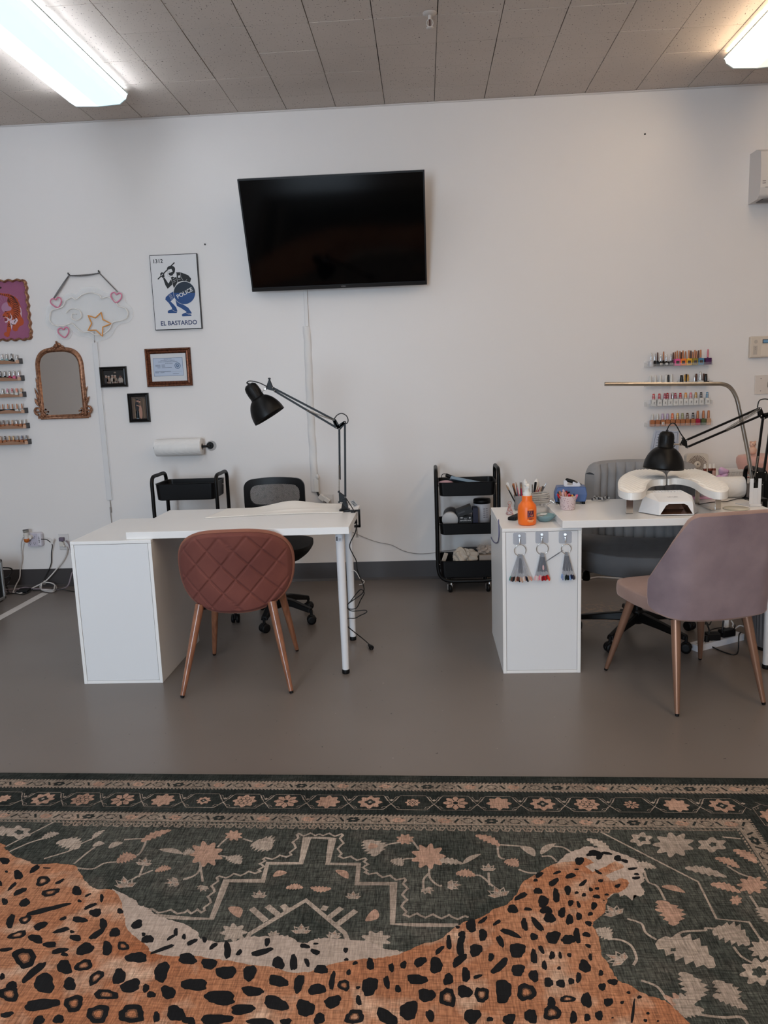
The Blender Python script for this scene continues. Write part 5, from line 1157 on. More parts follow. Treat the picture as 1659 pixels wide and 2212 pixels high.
# ================================================================ desk lamps
def lamp(YP, pts, label, loc, flip=1):
    """pts: photo pixels read on the lamp's own vertical plane y = YP"""
    g = lambda n, dy=0.0: at(pts[n][0], pts[n][1], 1, YP)+Vector((0, dy, 0))
    t = thing('desk_lamp', label, 'lamp', loc)
    def bar(a, b, w_=0.0048, dy=0):
        m = MB(); a = g(a, dy); b = g(b, dy); d = (b-a).normalized(); n = Vector((-d.z, 0, d.x))
        m.prism([a+n*w_-Vector((0,w_,0)), b+n*w_-Vector((0,w_,0)), b-n*w_-Vector((0,w_,0)), a-n*w_-Vector((0,w_,0))], (0, 2*w_, 0)); return m
    for a, b in (('l0','l1'),('r0','r1')): obj('lower_arm', bar(a, b), M_blacksatin, t)
    for a, b in (('u0','u1'),('v0','v1')): obj('upper_arm', bar(a, b), M_blacksatin, t)
    m = MB(); 
    def plate_(mb, names, th=0.003):
        P = [g(n) for n in names]
        for s in (-1, 1): mb.prism([p+Vector((0, s*0.0085-th/2, 0)) for p in P], (0, th, 0))
        for p in P: mb.cyl(p+Vector((0,-0.013,0)), p+Vector((0,0.013,0)), 0.0048, n=10)
    for a_, b_ in (('l1','r1'),('r1','v0'),('v0','u0'),('u0','l1')): 
        A, B = g(a_), g(b_); d = (B-A).normalized(); n = Vector((-d.z,0,d.x))*0.0075
        for s in (-1, 1): m.prism([A+n+Vector((0,s*0.0085-0.0015,0)), B+n+Vector((0,s*0.0085-0.0015,0)), B-n+Vector((0,s*0.0085-0.0015,0)), A-n+Vector((0,s*0.0085-0.0015,0))], (0,0.003,0))
    for n_ in ('l1','r1','v0','u0'): p = g(n_); m.cyl(p+Vector((0,-0.013,0)), p+Vector((0,0.013,0)), 0.0055, n=10)
    obj('elbow_bracket', m, M_blacksatin, t)
    m = MB(); plate_(m, ['hp','u1','v1','hk']); obj('head_bracket', m, M_blacksatin, t)
    m = MB(); plate_(m, pts['basepoly']); obj('base_bracket', m, M_blacksatin, t)
    # springs
    for (a_, b_) in pts['springs']:
        m = MB(); A, B = at(a_[0], a_[1], 1, YP-0.012), at(b_[0], b_[1], 1, YP-0.012); d = B-A; n = int(d.length/0.0032); x, y = m.frame(d)
        m.tube([A+d*(i/(n*6))+x*0.0042*math.cos(2*PI*i/6)+y*0.0042*math.sin(2*PI*i/6) for i in range(n*6+1)], 0.0008, 4)
        obj('spring', m, M_steel, t)
    # screws
    for n_ in ('l0','r0','l1','r1','u0','v0','u1','v1'): m = MB(); m.sphere(g(n_)+Vector((0,-0.0145,0)), 0.0032, 8); obj('screw', m, M_chrome, t)
    # shade: bell with neck, axis from cap centre to mouth centre
    c0, c1, c2 = at(*pts['cap'], 1, YP), at(*pts['neck'], 1, YP), at(*pts['mouth'], 1, YP)
    ax = (c2-c0).normalized(); L1 = (c1-c0).length; L2 = (c2-c0).length; Rm = pts['R']; rn = pts['rn']
    tilt = pts.get('toward', 0.0); ax = (ax+Vector((0, tilt, 0))).normalized()
    prof = [(0.0,0),(rn*0.62,0.0),(rn*0.9,L1*0.12),(rn,L1*0.28),(rn,L1*0.55),(rn*1.02,L1*0.97),(rn*1.08,L1)]
    m = MB(); m.lathe(prof, 32, c0, ax, close=False)
    for k in range(10):
        a = 2*PI*k/10; x, y = m.frame(ax); q = c0+x*(rn*0.985*math.cos(a))+y*(rn*0.985*math.sin(a)); tn = (-x*math.sin(a)+y*math.cos(a)); rd = (x*math.cos(a)+y*math.sin(a))
        m.prism([q+ax*L1*0.35-tn*0.0022+rd*0.0003, q+ax*L1*0.35+tn*0.0022+rd*0.0003, q+ax*L1*0.75+tn*0.0022+rd*0.0008, q+ax*L1*0.75-tn*0.0022+rd*0.0008], rd*0.0012, mi=1)
    obj('lamp_socket', m, [M_blacksatin, flat(3,3,3,0.7)], t)
    pf = []
    for k in range(15): u = k/14; pf.append((rn*0.98+(Rm-rn*0.98)*math.sin(u*PI/2)**0.82, L1+(L2-L1)*(u**1.25 if u < 1 else 1)))
    inner = [(r-0.0015, z-0.0005) for r, z in pf[::-1]]
    m = MB(); m.lathe(pf+inner, 48, c0, ax, close=False); obj('lamp_shade', m, M_blacksatin, t)
    m = MB(); m.sphere(c0+ax*(L1+(L2-L1)*0.45), 0.022, 14); m.cyl(c0+ax*(L1*0.6), c0+ax*(L1+(L2-L1)*0.3), 0.013); obj('bulb', m, flat(186,182,176,0.3), t)
    m = MB(); kk = c0+ax*L1*0.8; m.cyl(kk, g('hk'), 0.0032, n=10); m.cyl(g('hk')+Vector((0,-0.014,0)), g('hk')+Vector((0,0.014,0)), 0.004, n=12); obj('swivel', m, M_steel, t)
    m = MB(); m.cyl(c0-ax*0.008, c0+ax*0.004, 0.006); m.tube(smooth_path([c0-ax*0.008]+[at(x, y, 1, YP-0.012) for x, y in pts['cord']], 6), 0.0028, 6)
    m.tube(smooth_path([at(x, y, 1, YP-0.012) for x, y in pts['cord2']], 6), 0.0028, 6); obj('lamp_cord', m, M_cordk, t)
    return t
Lp = dict(l0=(734,1036), l1=(733,926), r0=(746,1073), r1=(745,912), u0=(722,907), u1=(590,838), v0=(727,924), v1=(594,845), hk=(574,840), hp=(582,818),
    basepoly=['b0','b1','b2','b3'], b0=(732,1062), b1=(746,1072), b2=(746,1085), b3=(733,1084), springs=[((662,886),(720,907)),((732.5,1005),(732.5,1060))],
    cap=(538,831), neck=(556,861), mouth=(583,900), R=0.0860, rn=0.0350, cord=[(533,827),(540,823),(560,827),(578,836)], cord2=[(722,905),(728,897),(738,893),(748,898),(752,907),(750,914),(746,914)])
tl = lamp(3.905, Lp, 'black swing arm desk lamp clamped to the left desk', (-0.42, 3.90, 0.734))
def g_(x, y, yy=3.905): return at(x, y, 1, yy)
m = MB(); p = g_(746,1090); X = -0.423
m.box(X-0.010, X+0.010, 3.893, 3.917, 0.772, 0.80); m.prism([(X-0.012,3.89,0.78),(X+0.012,3.89,0.78),(X+0.016,3.89,0.75),(X+0.024,3.885,0.748),(X+0.024,3.885,0.7345),(X-0.028,3.885,0.7345),(X-0.028,3.885,0.748),(X-0.018,3.885,0.75)], (0,0.035,0))
obj('clamp', m, M_blacksatin, tl, bevel=0.0015)
m = MB(); xe = -0.358; m.box(X+0.0, xe+0.012, 3.893, 3.911, 0.7345, 0.742); m.box(xe+0.003, xe+0.012, 3.89, 3.914, 0.655, 0.742); m.box(xe-0.02, xe+0.012, 3.89, 3.914, 0.652, 0.662); m.cyl((xe-0.008,3.902,0.60),(xe-0.008,3.902,0.695),0.003,mi=1); m.box(xe-0.016,xe,3.899,3.905,0.597,0.603,mi=1); obj('clamp_jaw', m, [M_blacksatin, M_steel], tl)
# in-line switch, tag and cord of the left lamp
sw = at(765,1117,1,3.87)
m = MB(); m.M = Matrix.Translation(sw) @ Matrix.Rotation(math.radians(-8), 4, 'Y'); m.box(-0.011,0.011,-0.01,0.01,-0.034,0.034); obj('inline_switch', m, M_blackpl, tl, bevel=0.005, seg=3)
m = MB(); a = [at(x, y, 1, 3.865) for x, y in ((756,1083),(764,1079),(773,1092),(765,1096))]; m.prism(a, (0,0.0006,0), mi=0)
for k in range(4): u = 0.15+k*0.2; m.prism([a[0]+(a[3]-a[0])*u+(a[1]-a[0])*0.15-Vector((0,0.0004,0)), a[0]+(a[3]-a[0])*u+(a[1]-a[0])*0.85-Vector((0,0.0004,0)), a[0]+(a[3]-a[0])*(u+0.1)+(a[1]-a[0])*0.85-Vector((0,0.0004,0)), a[0]+(a[3]-a[0])*(u+0.1)+(a[1]-a[0])*0.15-Vector((0,0.0004,0))], (0,0.0002,0), mi=1)
obj('cord_tag', m, [flat(150,148,146,0.5), flat(40,40,42,0.5)], tl)
q = lambda x, y, yy=3.87: at(340+x/3.19, 1080+y/3.19, 1, yy)
m = MB(); m.tube(smooth_path([at(746,1074,1,3.89), at(755,1088,1,3.87), at(763,1101,1,3.87), at(765,1110,1,3.87)], 6), 0.0026, 6)
m.tube(smooth_path([q(1372,150), q(1365,220), q(1325,310), q(1345,370), q(1370,420), q(1380,490), q(1420,590), q(1415,640), q(1350,690), q(1310,720), q(1320,750), q(1370,745), q(1400,690), q(1425,640), q(1395,620), q(1330,700), q(1305,735), q(1340,765), q(1430,760), q(1440,775), q(1400,795), q(1360,815), q(1310,818), q(1300,850), q(1320,880), Fl(340+1420/3.19,1080+960/3.19,0.03), Fl(340+1465/3.19,1080+1000/3.19,0.012)], 6), 0.0028, 7)
obj('hanging_cord', m, M_cordk, tl)
pa, pb = Fl(340+1460/3.19,1080+1000/3.19,0.012), Fl(340+1498/3.19,1080+1042/3.19,0.010); d = (pb-pa).normalized()
m = MB(); m.cyl(pa-d*0.005, pa+d*0.03, 0.007, 0.011, n=10); m.cyl(pa+d*0.03, pa+d*0.045, 0.012, n=10, mi=0)
for s in (-1, 1): n_ = Vector((-d.y, d.x, 0)); e_ = pa+d*0.045+n_*(s*0.006); m.cyl(e_, e_+d*0.016, 0.002, n=6, mi=1)
obj('plug', m, [M_blackpl, M_chrome], tl)
# white under-desk cord peeking by the legs
m = MB(); m.tube(smooth_path([q(1338,490,4.0), q(1355,486,4.0), q(1375,505,4.0), q(1395,540,4.0), q(1425,560,4.0), q(1415,577,4.0), q(1390,585,4.0)], 5), 0.0022, 6)
tag(obj('cable_clip', m, M_cordw), 'thin bent white wire sticking out behind the left desk leg', 'wire')

Rp = dict(l0=(1633,1020), l1=(1648,903), r0=(1650,1020), r1=(1668,893), u0=(1640,882), u1=(1482,951), v0=(1642,898), v1=(1484,966), hk=(1470,960), hp=(1476,947),
    basepoly=['b0','b1','b2','b3'], b0=(1626,1018), b1=(1653,1020), b2=(1651,1040), b3=(1632,1038), springs=[((1568,928),(1640,882)),((1570,931),(1643,884)),((1638,985),(1630,1030))],
    cap=(1441,932), neck=(1440,966), mouth=(1433,1012), R=0.0975, rn=0.0365, cord=[(1445,920),(1452,914),(1460,918),(1470,936),(1478,947)], cord2=[(1636,880),(1640,866),(1650,862),(1662,864),(1670,874),(1668,890)])
tr_ = lamp(3.90, Rp, 'black swing arm lamp over the arm rest on the right desk', (1.66, 3.93, 0.734))
m = MB(); a = at(1642,1036,1,3.90); m.cyl((a.x,3.90,0.745),(a.x,3.90,0.80),0.010,n=14); m.box(a.x-0.03,a.x+0.03,3.87,3.93,0.7345,0.75); obj('clamp', m, M_blacksatin, tr_, bevel=0.002)
# brushed steel tube lamp
t = thing('tube_lamp', 'long brushed steel tube lamp arching over the right desk', 'lamp', (1.62,3.96,0.734))
TY = 3.96; T = lambda x, y, yy=TY: at(x, y, 1, yy)
path = [T(1306,829.5), T(1360,829.5), T(1420,829.5), T(1480,829.5), T(1540,829), T(1562,830), T(1578,838), T(1590,858), T(1597,885), T(1606,930), T(1615,975), T(1622,1020), T(1625,1050)]
m = MB(); m.tube(smooth_path(path, 6), 0.0098, 18); obj('lamp_tube', m, M_steel, t)
e_ = path[-1]; m = MB(); m.cyl((e_.x,TY,e_.z+0.02),(e_.x+0.01,TY,0.735),0.014,n=16); m.box(e_.x-0.02,e_.x+0.04,TY-0.02,TY+0.03,0.7345,0.745); m.box(e_.x+0.02,e_.x+0.028,TY-0.02,TY+0.03,0.67,0.745); obj('clamp', m, M_blacksatin, t, bevel=0.002)
# ================================================================ swatch rings hung on the right cabinet
YC = 3.508
def cp(x, y, off=0.0): return at(1080+x/9.217, 1140+y/9.217, 1, YC-off)
palL = ['teal','brown','charcoal','black','tan','brown','brown','black','tan','tan','white','tan','navy','black','tan','rose']
palM = ['pale pink','pale pink','white','pale pink','rose','pink','pale pink','rose','crimson','crimson','crimson','red','brown','red','orange','pale pink']
palR = ['teal','blue','lavender','grey','green','black','green','black','lavender','blue','navy','navy','charcoal']
_f = {'teal':(84,128,124),'brown':(96,54,46),'charcoal':(62,60,62),'black':(20,24,28),'tan':(178,148,130),'white':(206,194,190),'navy':(24,34,62),'rose':(196,132,116),'pale pink':(206,168,170),'pink':(204,90,130),
      'crimson':(126,22,34),'red':(176,30,34),'orange':(214,62,40),'blue':(122,148,184),'lavender':(120,130,168),'grey':(146,158,168),'green':(22,44,40)}
M_stick = mat('clear_stick', rgb(170,172,178), 0.25, alpha=0.45)
M_stickd = mat('printed_stick', rgb(92,94,102), 0.3, alpha=0.75)
rngs = random.Random(5)
for nm, hx, hy, rcx, rcy, rr_, pal, a0, a1, dark, wh in (('left',390,220,400,450,118,palL,-19,19,3,'brown and tan'),('middle',835,195,842,420,120,palM,-13,13,8,'pink and red'),('right',1300,195,1316,420,100,palR,-9,15,9,'blue and green')):
    hp_ = cp(hx, hy, 0.004)
    t = thing('adhesive_hook', 'clear square adhesive hook with metal peg, %s of three on the right cabinet' % nm, 'hook', tuple(hp_))
    c_ = cp(hx, hy-5, 0); s = 0.0295
    m = MB(); P = [(x+c_.x, YC, z+c_.z) for x, z in rrect(-s, s, -s*0.95, s*0.95, 0.007, 5)]; m.prism(P, (0, -0.0012, 0)); lo_ = obj('pad', m, mat('hook_pad', rgb(178,184,196), 0.25, alpha=0.32), t)
    m = MB(); m.cyl(cp(hx,hy-60,0), cp(hx,hy-60,0.008), 0.006, n=14); m.cyl(cp(hx,hy,0), cp(hx,hy,0.012), 0.0032, n=10); m.tube(smooth_path([cp(hx,hy+5,0.010), cp(hx,hy+60,0.012), cp(hx,hy+100,0.016), cp(hx+2,hy+88,0.024)], 5), 0.0026, 8); obj('peg', m, M_chrome, t)
    c_ = cp(rcx, rcy, 0.016); R_ = rr_/9.217*3.5/1690
    t = thing('swatch_ring', 'metal ring of %s nail colour sticks, %s of three on the right cabinet' % (wh, nm), 'nail swatches', tuple(c_))
    m = MB(); m.tube([c_+Vector((R_*math.cos(2*PI*k/36), -0.002*math.sin(2*PI*k/36), R_*math.sin(2*PI*k/36))) for k in range(36)], 0.0016, 6, True); m.sphere(c_+Vector((R_*0.9,0,R_*0.42)),0.0028,8); obj('ring', m, M_chrome, t)
    n = len(pal)
    for k, cn in enumerate(pal):
        a = math.radians(a0+(a1-a0)*k/(n-1)+rngs.uniform(-0.8,0.8)); L = 0.122+rngs.uniform(-0.004,0.004)
        if nm == 'middle' and k == n-1: a = math.radians(2); L = 0.07
        if nm == 'right' and k == 0: a = math.radians(-57); L = 0.110
        org = c_+Vector((R_*math.sin(a)*1.05, 0, -R_*math.cos(a)))
        d = Vector((math.sin(a), 0, -math.cos(a))); nn = Vector((d.z, 0, -d.x)); yy = Vector((0, -0.0016*k*0.55+0.004, 0))
        def q4(s0, s1, w0, w1, dy=0): return [org+yy+Vector((0,dy,0))+d*s0+nn*w0, org+yy+Vector((0,dy,0))+d*s1+nn*w1, org+yy+Vector((0,dy,0))+d*s1-nn*w1, org+yy+Vector((0,dy,0))+d*s0-nn*w0]
        m = MB(); m.prism(q4(-0.008, L-0.022, 0.0026, 0.0024), (0, 0.0008, 0), mi=0)
        if abs(k-n/2) < dark: m.prism(q4(0.010, L*0.66, 0.0015, 0.0013, -0.0003), (0, 0.0002, 0), mi=1)
        st = obj('swatch_stick', m, [M_stick, M_stickd], t)
        m = MB(); tip = [(-0.0, 0.0020), (0.004, 0.0038), (0.014, 0.0043), (0.021, 0.0030), (0.0235, 0.0)]
        pts = [org+yy+d*(L-0.022+s_)+nn*w_ for s_, w_ in tip]+[org+yy+d*(L-0.022+s_)-nn*w_ for s_, w_ in tip[-2::-1]]
        m.prism(pts, (0, -0.0016, 0)); cc = _f[cn]; obj('nail_tip', m, flat(*cc, 0.15), st)
# bent violet cable hook on the cabinet's left side
m = MB(); XS = 0.341-0.004
def side(px_, py_): p = at(px_, py_, 0, XS); return p
P = [side(1077,1122), side(1078,1150), side(1077,1165), side(1074,1172), side(1068,1172), side(1063,1166), side(1061,1160)]
m.tube(smooth_path(P, 6), 0.0026, 8); tag(obj('cable_hook', m, mat('violet_wire', rgb(84,84,116), 0.4)), 'bent violet wire hook on the side of the right cabinet', 'hook')

# ================================================================ things on the right cabinet top and desk
ZC, ZT = 0.7005, 0.7345
def stand(name, label, cat, x, y, z, rz=0, group=None): return thing(name, label, cat, (x, y, z), rz, group)
# orange pump bottle
t = stand('pump_bottle', 'orange lotion bottle with a white pump on the right cabinet top', 'bottle', 0.468, 3.605, ZC)
m = MB(); m.lathe([(0.0,0),(0.036,0.0),(0.042,0.006),(0.0435,0.03),(0.0435,0.078),(0.041,0.092),(0.030,0.106),(0.0245,0.114),(0.024,0.132),(0.0235,0.137),(0.0,0.137)], 44, close=False); lobj('bottle', m, mat('orange_plastic', rgb(232,108,30), 0.35), t)
m = MB()
def oncyl(x, z, r=0.0438): a = x/r; return Vector((r*math.sin(a), -r*math.cos(a), z))
def cbox(mb, x0, x1, z0, z1, mi, r=0.0438, n=6):
    for i in range(n):
        a, b_ = x0+(x1-x0)*i/n, x0+(x1-x0)*(i+1)/n; mb.poly([oncyl(a,z0,r), oncyl(b_,z0,r), oncyl(b_,z1,r), oncyl(a,z1,r)], mi)
cbox(m, -0.004, 0.028, 0.040, 0.072, 0); rl2 = random.Random(9)
for k in range(34): a = rl2.uniform(-0.003,0.024); b_ = rl2.uniform(0.042,0.068); cbox(m, a, a+rl2.uniform(0.002,0.005), b_, b_+rl2.uniform(0.001,0.004), 1+k%3, 0.044, 2)
cbox(m, -0.005, 0.029, 0.0335, 0.036, 0, 0.0439); cbox(m, 0.004, 0.020, 0.030, 0.0325, 0, 0.0439); cbox(m, -0.004, 0.028, 0.0225, 0.0265, 4, 0.0439); cbox(m, 0.002, 0.022, 0.018, 0.0205, 4, 0.0439); cbox(m, 0.003, 0.021, 0.0745, 0.077, 4, 0.0439)
lobj('bottle_print', m, [flat(78,34,52,0.5), flat(160,60,50,0.5), flat(96,84,120,0.5), flat(206,150,110,0.5), flat(232,176,130,0.5)], t)
m = MB(); m.lathe([(0.019,0.135),(0.0195,0.138),(0.0185,0.152),(0.011,0.158),(0.009,0.170),(0.0,0.171)], 28, close=False); m.cyl((0,0,0.165),(0,0,0.186),0.0062,n=14); m.lathe([(0.0,0.182),(0.013,0.183),(0.0145,0.188),(0.012,0.193),(0.0,0.194)], 24, close=False)
m.prism([(-0.010,0.004,0.183),(-0.009,-0.030,0.180),(-0.004,-0.036,0.176),(0.004,-0.036,0.176),(0.009,-0.030,0.180),(0.010,0.004,0.183)], (0,0,0.009)); lobj('pump', m, flat(216,214,210,0.35), t)
# rose gold wire pyramid
t = stand('wire_pyramid', 'small rose gold wire pyramid ornament on the right cabinet', 'ornament', 0.417, 3.885, ZC, 0.4)
M_rg = mat('rose_gold', rgb(190,140,134), 0.2, 0.9); m = MB(); B4 = [Vector((math.cos(a)*0.022, math.sin(a)*0.022, 0.002)) for a in (0.5,2.07,3.64,5.2)]; ap = Vector((0,0,0.058))
for i in range(4): m.tube([B4[i], B4[(i+1)%4]], 0.0013, 6); m.tube([B4[i], ap*0.93+B4[i]*0.07], 0.0013, 6); 
for k in (0.35, 0.65):
    for i in range(4): m.tube([B4[i]*(1-k)+ap*k, B4[(i+1)%4]*(1-k)+ap*k], 0.0011, 6); m.tube([B4[i]*(1-k)+ap*k, B4[(i+1)%4]*(1.35-k)*0.9+ap*(k-0.3)], 0.0011, 6)
m.tube([ap+Vector((0.010*math.cos(a), 0, 0.0+0.010*math.sin(a))) for a in [2*PI*k/14 for k in range(14)]], 0.0013, 6, True); lobj('wire_frame', m, M_rg, t)
m = MB(); m.box(-0.013,0.013,-0.009,0.009,0.002,0.02); lobj('block', m, flat(196,186,188,0.4), t, bevel=0.002)
# remote control
a, b_ = at(1094,1124,2,0.71), at(1133,1108,2,0.71); dv = b_-a
t = stand('remote_control', 'black remote control lying beside the orange bottle', 'remote control', (a.x+b_.x)/2+0.01, (a.y+b_.y)/2+0.01, ZC, math.atan2(dv.y, dv.x))
m = MB(); m.box(-0.075,0.075,-0.021,0.021,0,0.017); lobj('case', m, M_blackpl, t, bevel=0.006, seg=3)
m = MB()
for i in range(9):
    for j in range(3): m.box(-0.06+i*0.014,-0.051+i*0.014,-0.014+j*0.0105,-0.007+j*0.0105,0.0165,0.0185)
lobj('button', m, flat(44,42,44,0.6), t)
# teal dish
p = at(1183,1127,2,ZC)
t = stand('teal_dish', 'shallow teal ceramic dish on the right cabinet edge', 'dish', 0.562, 3.685, ZC)
m = MB(); m.lathe([(0.0,0.0),(0.026,0.0),(0.030,0.003),(0.044,0.016),(0.053,0.029),(0.0525,0.0305),(0.050,0.029),(0.041,0.018),(0.028,0.007),(0.0,0.006)], 40, close=False)
m.prism([(0.045,-0.014,0.026),(0.064,0.0,0.031),(0.045,0.014,0.026)], (0,0,0.003)); lobj('bowl', m, mat('teal_glaze', rgb(118,148,152), 0.3, var=0.05), t)
for k in range(5):
    m = MB(); a = 0.2+k*0.35; q = Vector((-0.028+0.006*k,-0.005+0.006*(k%3),0.020+0.003*k)); m.box(q.x-0.016,q.x+0.016,q.y-0.004,q.y+0.004,q.z,q.z+0.004)
    tag(obj('cotton_piece', MB().add([tuple(Vector(v)+Vector((0.562,3.685,ZC))) for v in m.v], m.f), flat(206,202,196,0.9), bevel=0.0015), 'small white cotton piece lying in the teal dish', 'cotton', 'cotton pieces in the teal dish')
# clear jar with cotton and clip lid
t = stand('glass_jar', 'clear clip top jar of white pads between orange bottle and pink cup', 'jar', 0.560, 3.86, ZC)
m = MB(); m.lathe([(0.0,0.0),(0.040,0.0),(0.043,0.004),(0.043,0.062),(0.040,0.068),(0.0415,0.070),(0.045,0.064),(0.045,0.002),(0.0,-0.0)], 36, close=False); lobj('jar_body', m, M_acryl, t)
m = MB(); m.lathe([(0.0,0.003),(0.037,0.004),(0.038,0.03),(0.034,0.040),(0.0,0.042)], 14, close=False); lobj('pads', m, mat('cotton_pads', rgb(206,204,200), 0.9, bump=0.8, bscale=80), t)
for k, (r, z) in enumerate(((0.046,0.066),(0.0475,0.074),(0.0465,0.082),(0.047,0.090),(0.045,0.099),(0.043,0.107))):
    m = MB(); tl_ = 0.003*math.sin(k*2.2); m.tube([Vector((0.004+r*math.cos(2*PI*i/36), r*math.sin(2*PI*i/36), z+tl_*math.sin(2*PI*i/36+k))) for i in range(36)], 0.0036, 8, True); lobj('clear_coil', m, mat('coil_clear', rgb(188,184,178), 0.2, 0.1, alpha=0.8), t)
m = MB(); m.tube(smooth_path([Vector((0.046,-0.01,0.075)),Vector((0.066,-0.016,0.068)),Vector((0.074,-0.02,0.058)),Vector((0.090,-0.03,0.056)),Vector((0.096,-0.035,0.050))],5),0.0016,6); m.tube(smooth_path([Vector((0.045,0.005,0.05)),Vector((0.06,-0.005,0.06)),Vector((0.07,-0.01,0.072)),Vector((0.062,-0.01,0.082))],5),0.0016,6); lobj('clasp', m, M_chrome, t)
# brush holder with tools
hx, hy = 0.520, 4.035
t = stand('brush_holder', 'grey acrylic holder full of nail brushes behind the orange bottle', 'holder', hx, hy, ZC)
m = MB(); 
for (x0,x1,y0,y1) in ((-0.062,0.062,-0.03,-0.028),(-0.062,0.062,0.028,0.03),(-0.062,-0.060,-0.03,0.03),(0.060,0.062,-0.03,0.03),(-0.001,0.001,-0.03,0.03)): m.box(x0,x1,y0,y1,0,0.075)
m.box(-0.062,0.062,-0.03,0.03,0,0.003); lobj('box', m, mat('smoked_acrylic', rgb(150,148,148), 0.2, alpha=0.55), t)
rb = random.Random(4); cols = ['black','dark silver','rose','white','crimson','copper','black','silver','tan','black']
for k in range(20):
    left = k < 10; u = (k % 10)/9.0
    x0 = hx+(-0.05+0.03*rb.random() if left else 0.015+0.03*rb.random()); lean = (-0.055+0.05*u if left else 0.0+0.06*u)+rb.uniform(-0.006,0.006); L = 0.125+rb.uniform(-0.012,0.02); y0 = hy+rb.uniform(-0.02,0.02)
    cn = cols[(k*3) % 10]; A = Vector((x0, y0, ZC+0.005)); B = Vector((x0+lean, y0-0.004, ZC+L)); kind = k % 4
    nm = ('nail_brush','nail_file','cuticle_tool','nail_brush')[kind]
    t = thing(nm, '%s %s, %s from left in the %s half of the grey holder' % (cn, nm.replace('_',' '), ORD[k%10], 'left' if left else 'right'), 'nail tool', tuple(A), 0, 'nail tools standing in the grey holder')
    m = MB(); d = (B-A)
    if kind == 1: n_ = Vector((d.z,0,-d.x)).normalized()*0.006; m.prism([A+n_, B+n_, B-n_, A-n_], (0,0.002,0))
    else: m.tube([A, A+d*0.5, A+d*0.8, B], [0.0022,0.0036,0.003,0.0014], 8)
    o = obj('handle', m, colr(cn), t)
    if kind == 0: m = MB(); m.tube([B-d*0.14, B-d*0.02], 0.0034, 8); m.tube([B, B+d*0.07], [0.0026,0.0006], 8); obj('bristles', m, [flat(150,120,90,0.6)], t)
# two white squeeze bottles with needle tips
for k, px_ in enumerate((1135, 1159.5)):
    p = at(px_, 1050, 1, 4.09)
    t = stand('needle_bottle', 'white needle tip squeeze bottle behind the brushes, %s of two' % ('left','right')[k], 'bottle', p.x, 4.10, ZC)
    m = MB(); m.lathe([(0.0,0),(0.0255,0),(0.026,0.08),(0.024,0.104),(0.017,0.112),(0.017,0.12),(0.0,0.12)], 28, close=False); lobj('bottle', m, flat(204,200,196,0.5), t)
    m = MB(); m.lathe([(0.0145,0.118),(0.0145,0.133),(0.012,0.136),(0.006,0.144),(0.003,0.150),(0.0,0.151)], 22, close=False); m.cyl((0,0,0.150),(0,0,0.172),0.0008,n=6); lobj('nozzle', m, flat(214,210,206,0.45), t)
# blue nail drill
t = stand('nail_drill', 'blue electric nail drill box with a black handpiece on top', 'nail drill', 0.742, 4.0, ZT, math.radians(-6))
m = MB(); W_, D_ = 0.080, 0.055
bot = [(-W_,-D_,0.012),(W_*0.9,-D_,0.012),(W_*0.9,D_,0.012),(-W_,D_,0.012)]; mid = [(-W_*1.02,-D_,0.05),(W_,-D_,0.05),(W_,D_,0.05),(-W_*1.02,D_,0.05)]; top = [(-W_*0.86,-D_*0.8,0.088),(W_*0.92,-D_*0.8,0.088),(W_*0.92,D_*0.9,0.088),(-W_*0.86,D_*0.9,0.088)]
m.add(bot+mid+top, [(3,2,1,0),(8,9,10,11)]+[(4*k+i,4*k+(i+1)%4,4*k+4+(i+1)%4,4*k+4+i) for k in range(2) for i in range(4)]); lobj('case', m, mat('blue_plastic', rgb(66,90,136), 0.4), t, bevel=0.005, seg=3)
m = MB(); m.box(-W_*0.86,-W_*0.1,-D_-0.0025,-D_+0.002,0.016,0.066,mi=0); m.lathe([(0.011,0),(0.011,0.004),(0.009,0.006)],20,(-0.045,-D_-0.002,0.05),(0,-1,0),mi=1); m.lathe([(0.0135,0),(0.0145,0.001)],20,(-0.045,-D_-0.0026,0.05),(0,-1,0),mi=2)
for k in range(2): m.cyl((-0.05+k*0.02,-D_-0.006,0.028),(-0.05+k*0.02,-D_,0.028),0.004,mi=1,n=12)
lobj('control_panel', m, [flat(14,14,16,0.3), flat(26,26,30,0.3), flat(120,120,124,0.3)], t)
m = MB()
for x in (-0.066,0.062):
    for y in (-0.045,0.045): m.cyl((x,y,0),(x,y,0.013),0.009,n=12)
lobj('foot', m, M_blackpl, t)
m = MB(); m.box(-0.030,0.045,-0.028,-0.002,0.087,0.096)
m.prism([(-0.034,-0.004,0.09),(-0.020,-0.004,0.09),(-0.016,-0.004,0.108),(-0.022,-0.004,0.120),(-0.032,-0.004,0.121),(-0.036,-0.004,0.112)], (0,-0.022,0)); m.prism([(0.008,-0.004,0.09),(0.050,-0.004,0.09),(0.046,-0.004,0.102),(0.040,-0.004,0.112),(0.030,-0.004,0.103),(0.016,-0.004,0.113),(0.010,-0.004,0.112)], (0,-0.022,0)); lobj('cradle', m, flat(200,200,206,0.35), t, bevel=0.0015)
m = MB(); m.lathe([(0.0,0),(0.006,0.001),(0.0095,0.008),(0.0095,0.045),(0.008,0.052)], 20, (-0.026,-0.015,0.124), (0.93,0,-0.30)); lobj('handpiece', m, M_blackpl, t)
m = MB(); m.lathe([(0.0082,0.051),(0.0082,0.057),(0.0058,0.060),(0.005,0.076),(0.0022,0.078),(0.0022,0.086)], 18, (-0.026,-0.015,0.124), (0.93,0,-0.30)); lobj('chuck', m, flat(110,108,108,0.3,0.7), t)
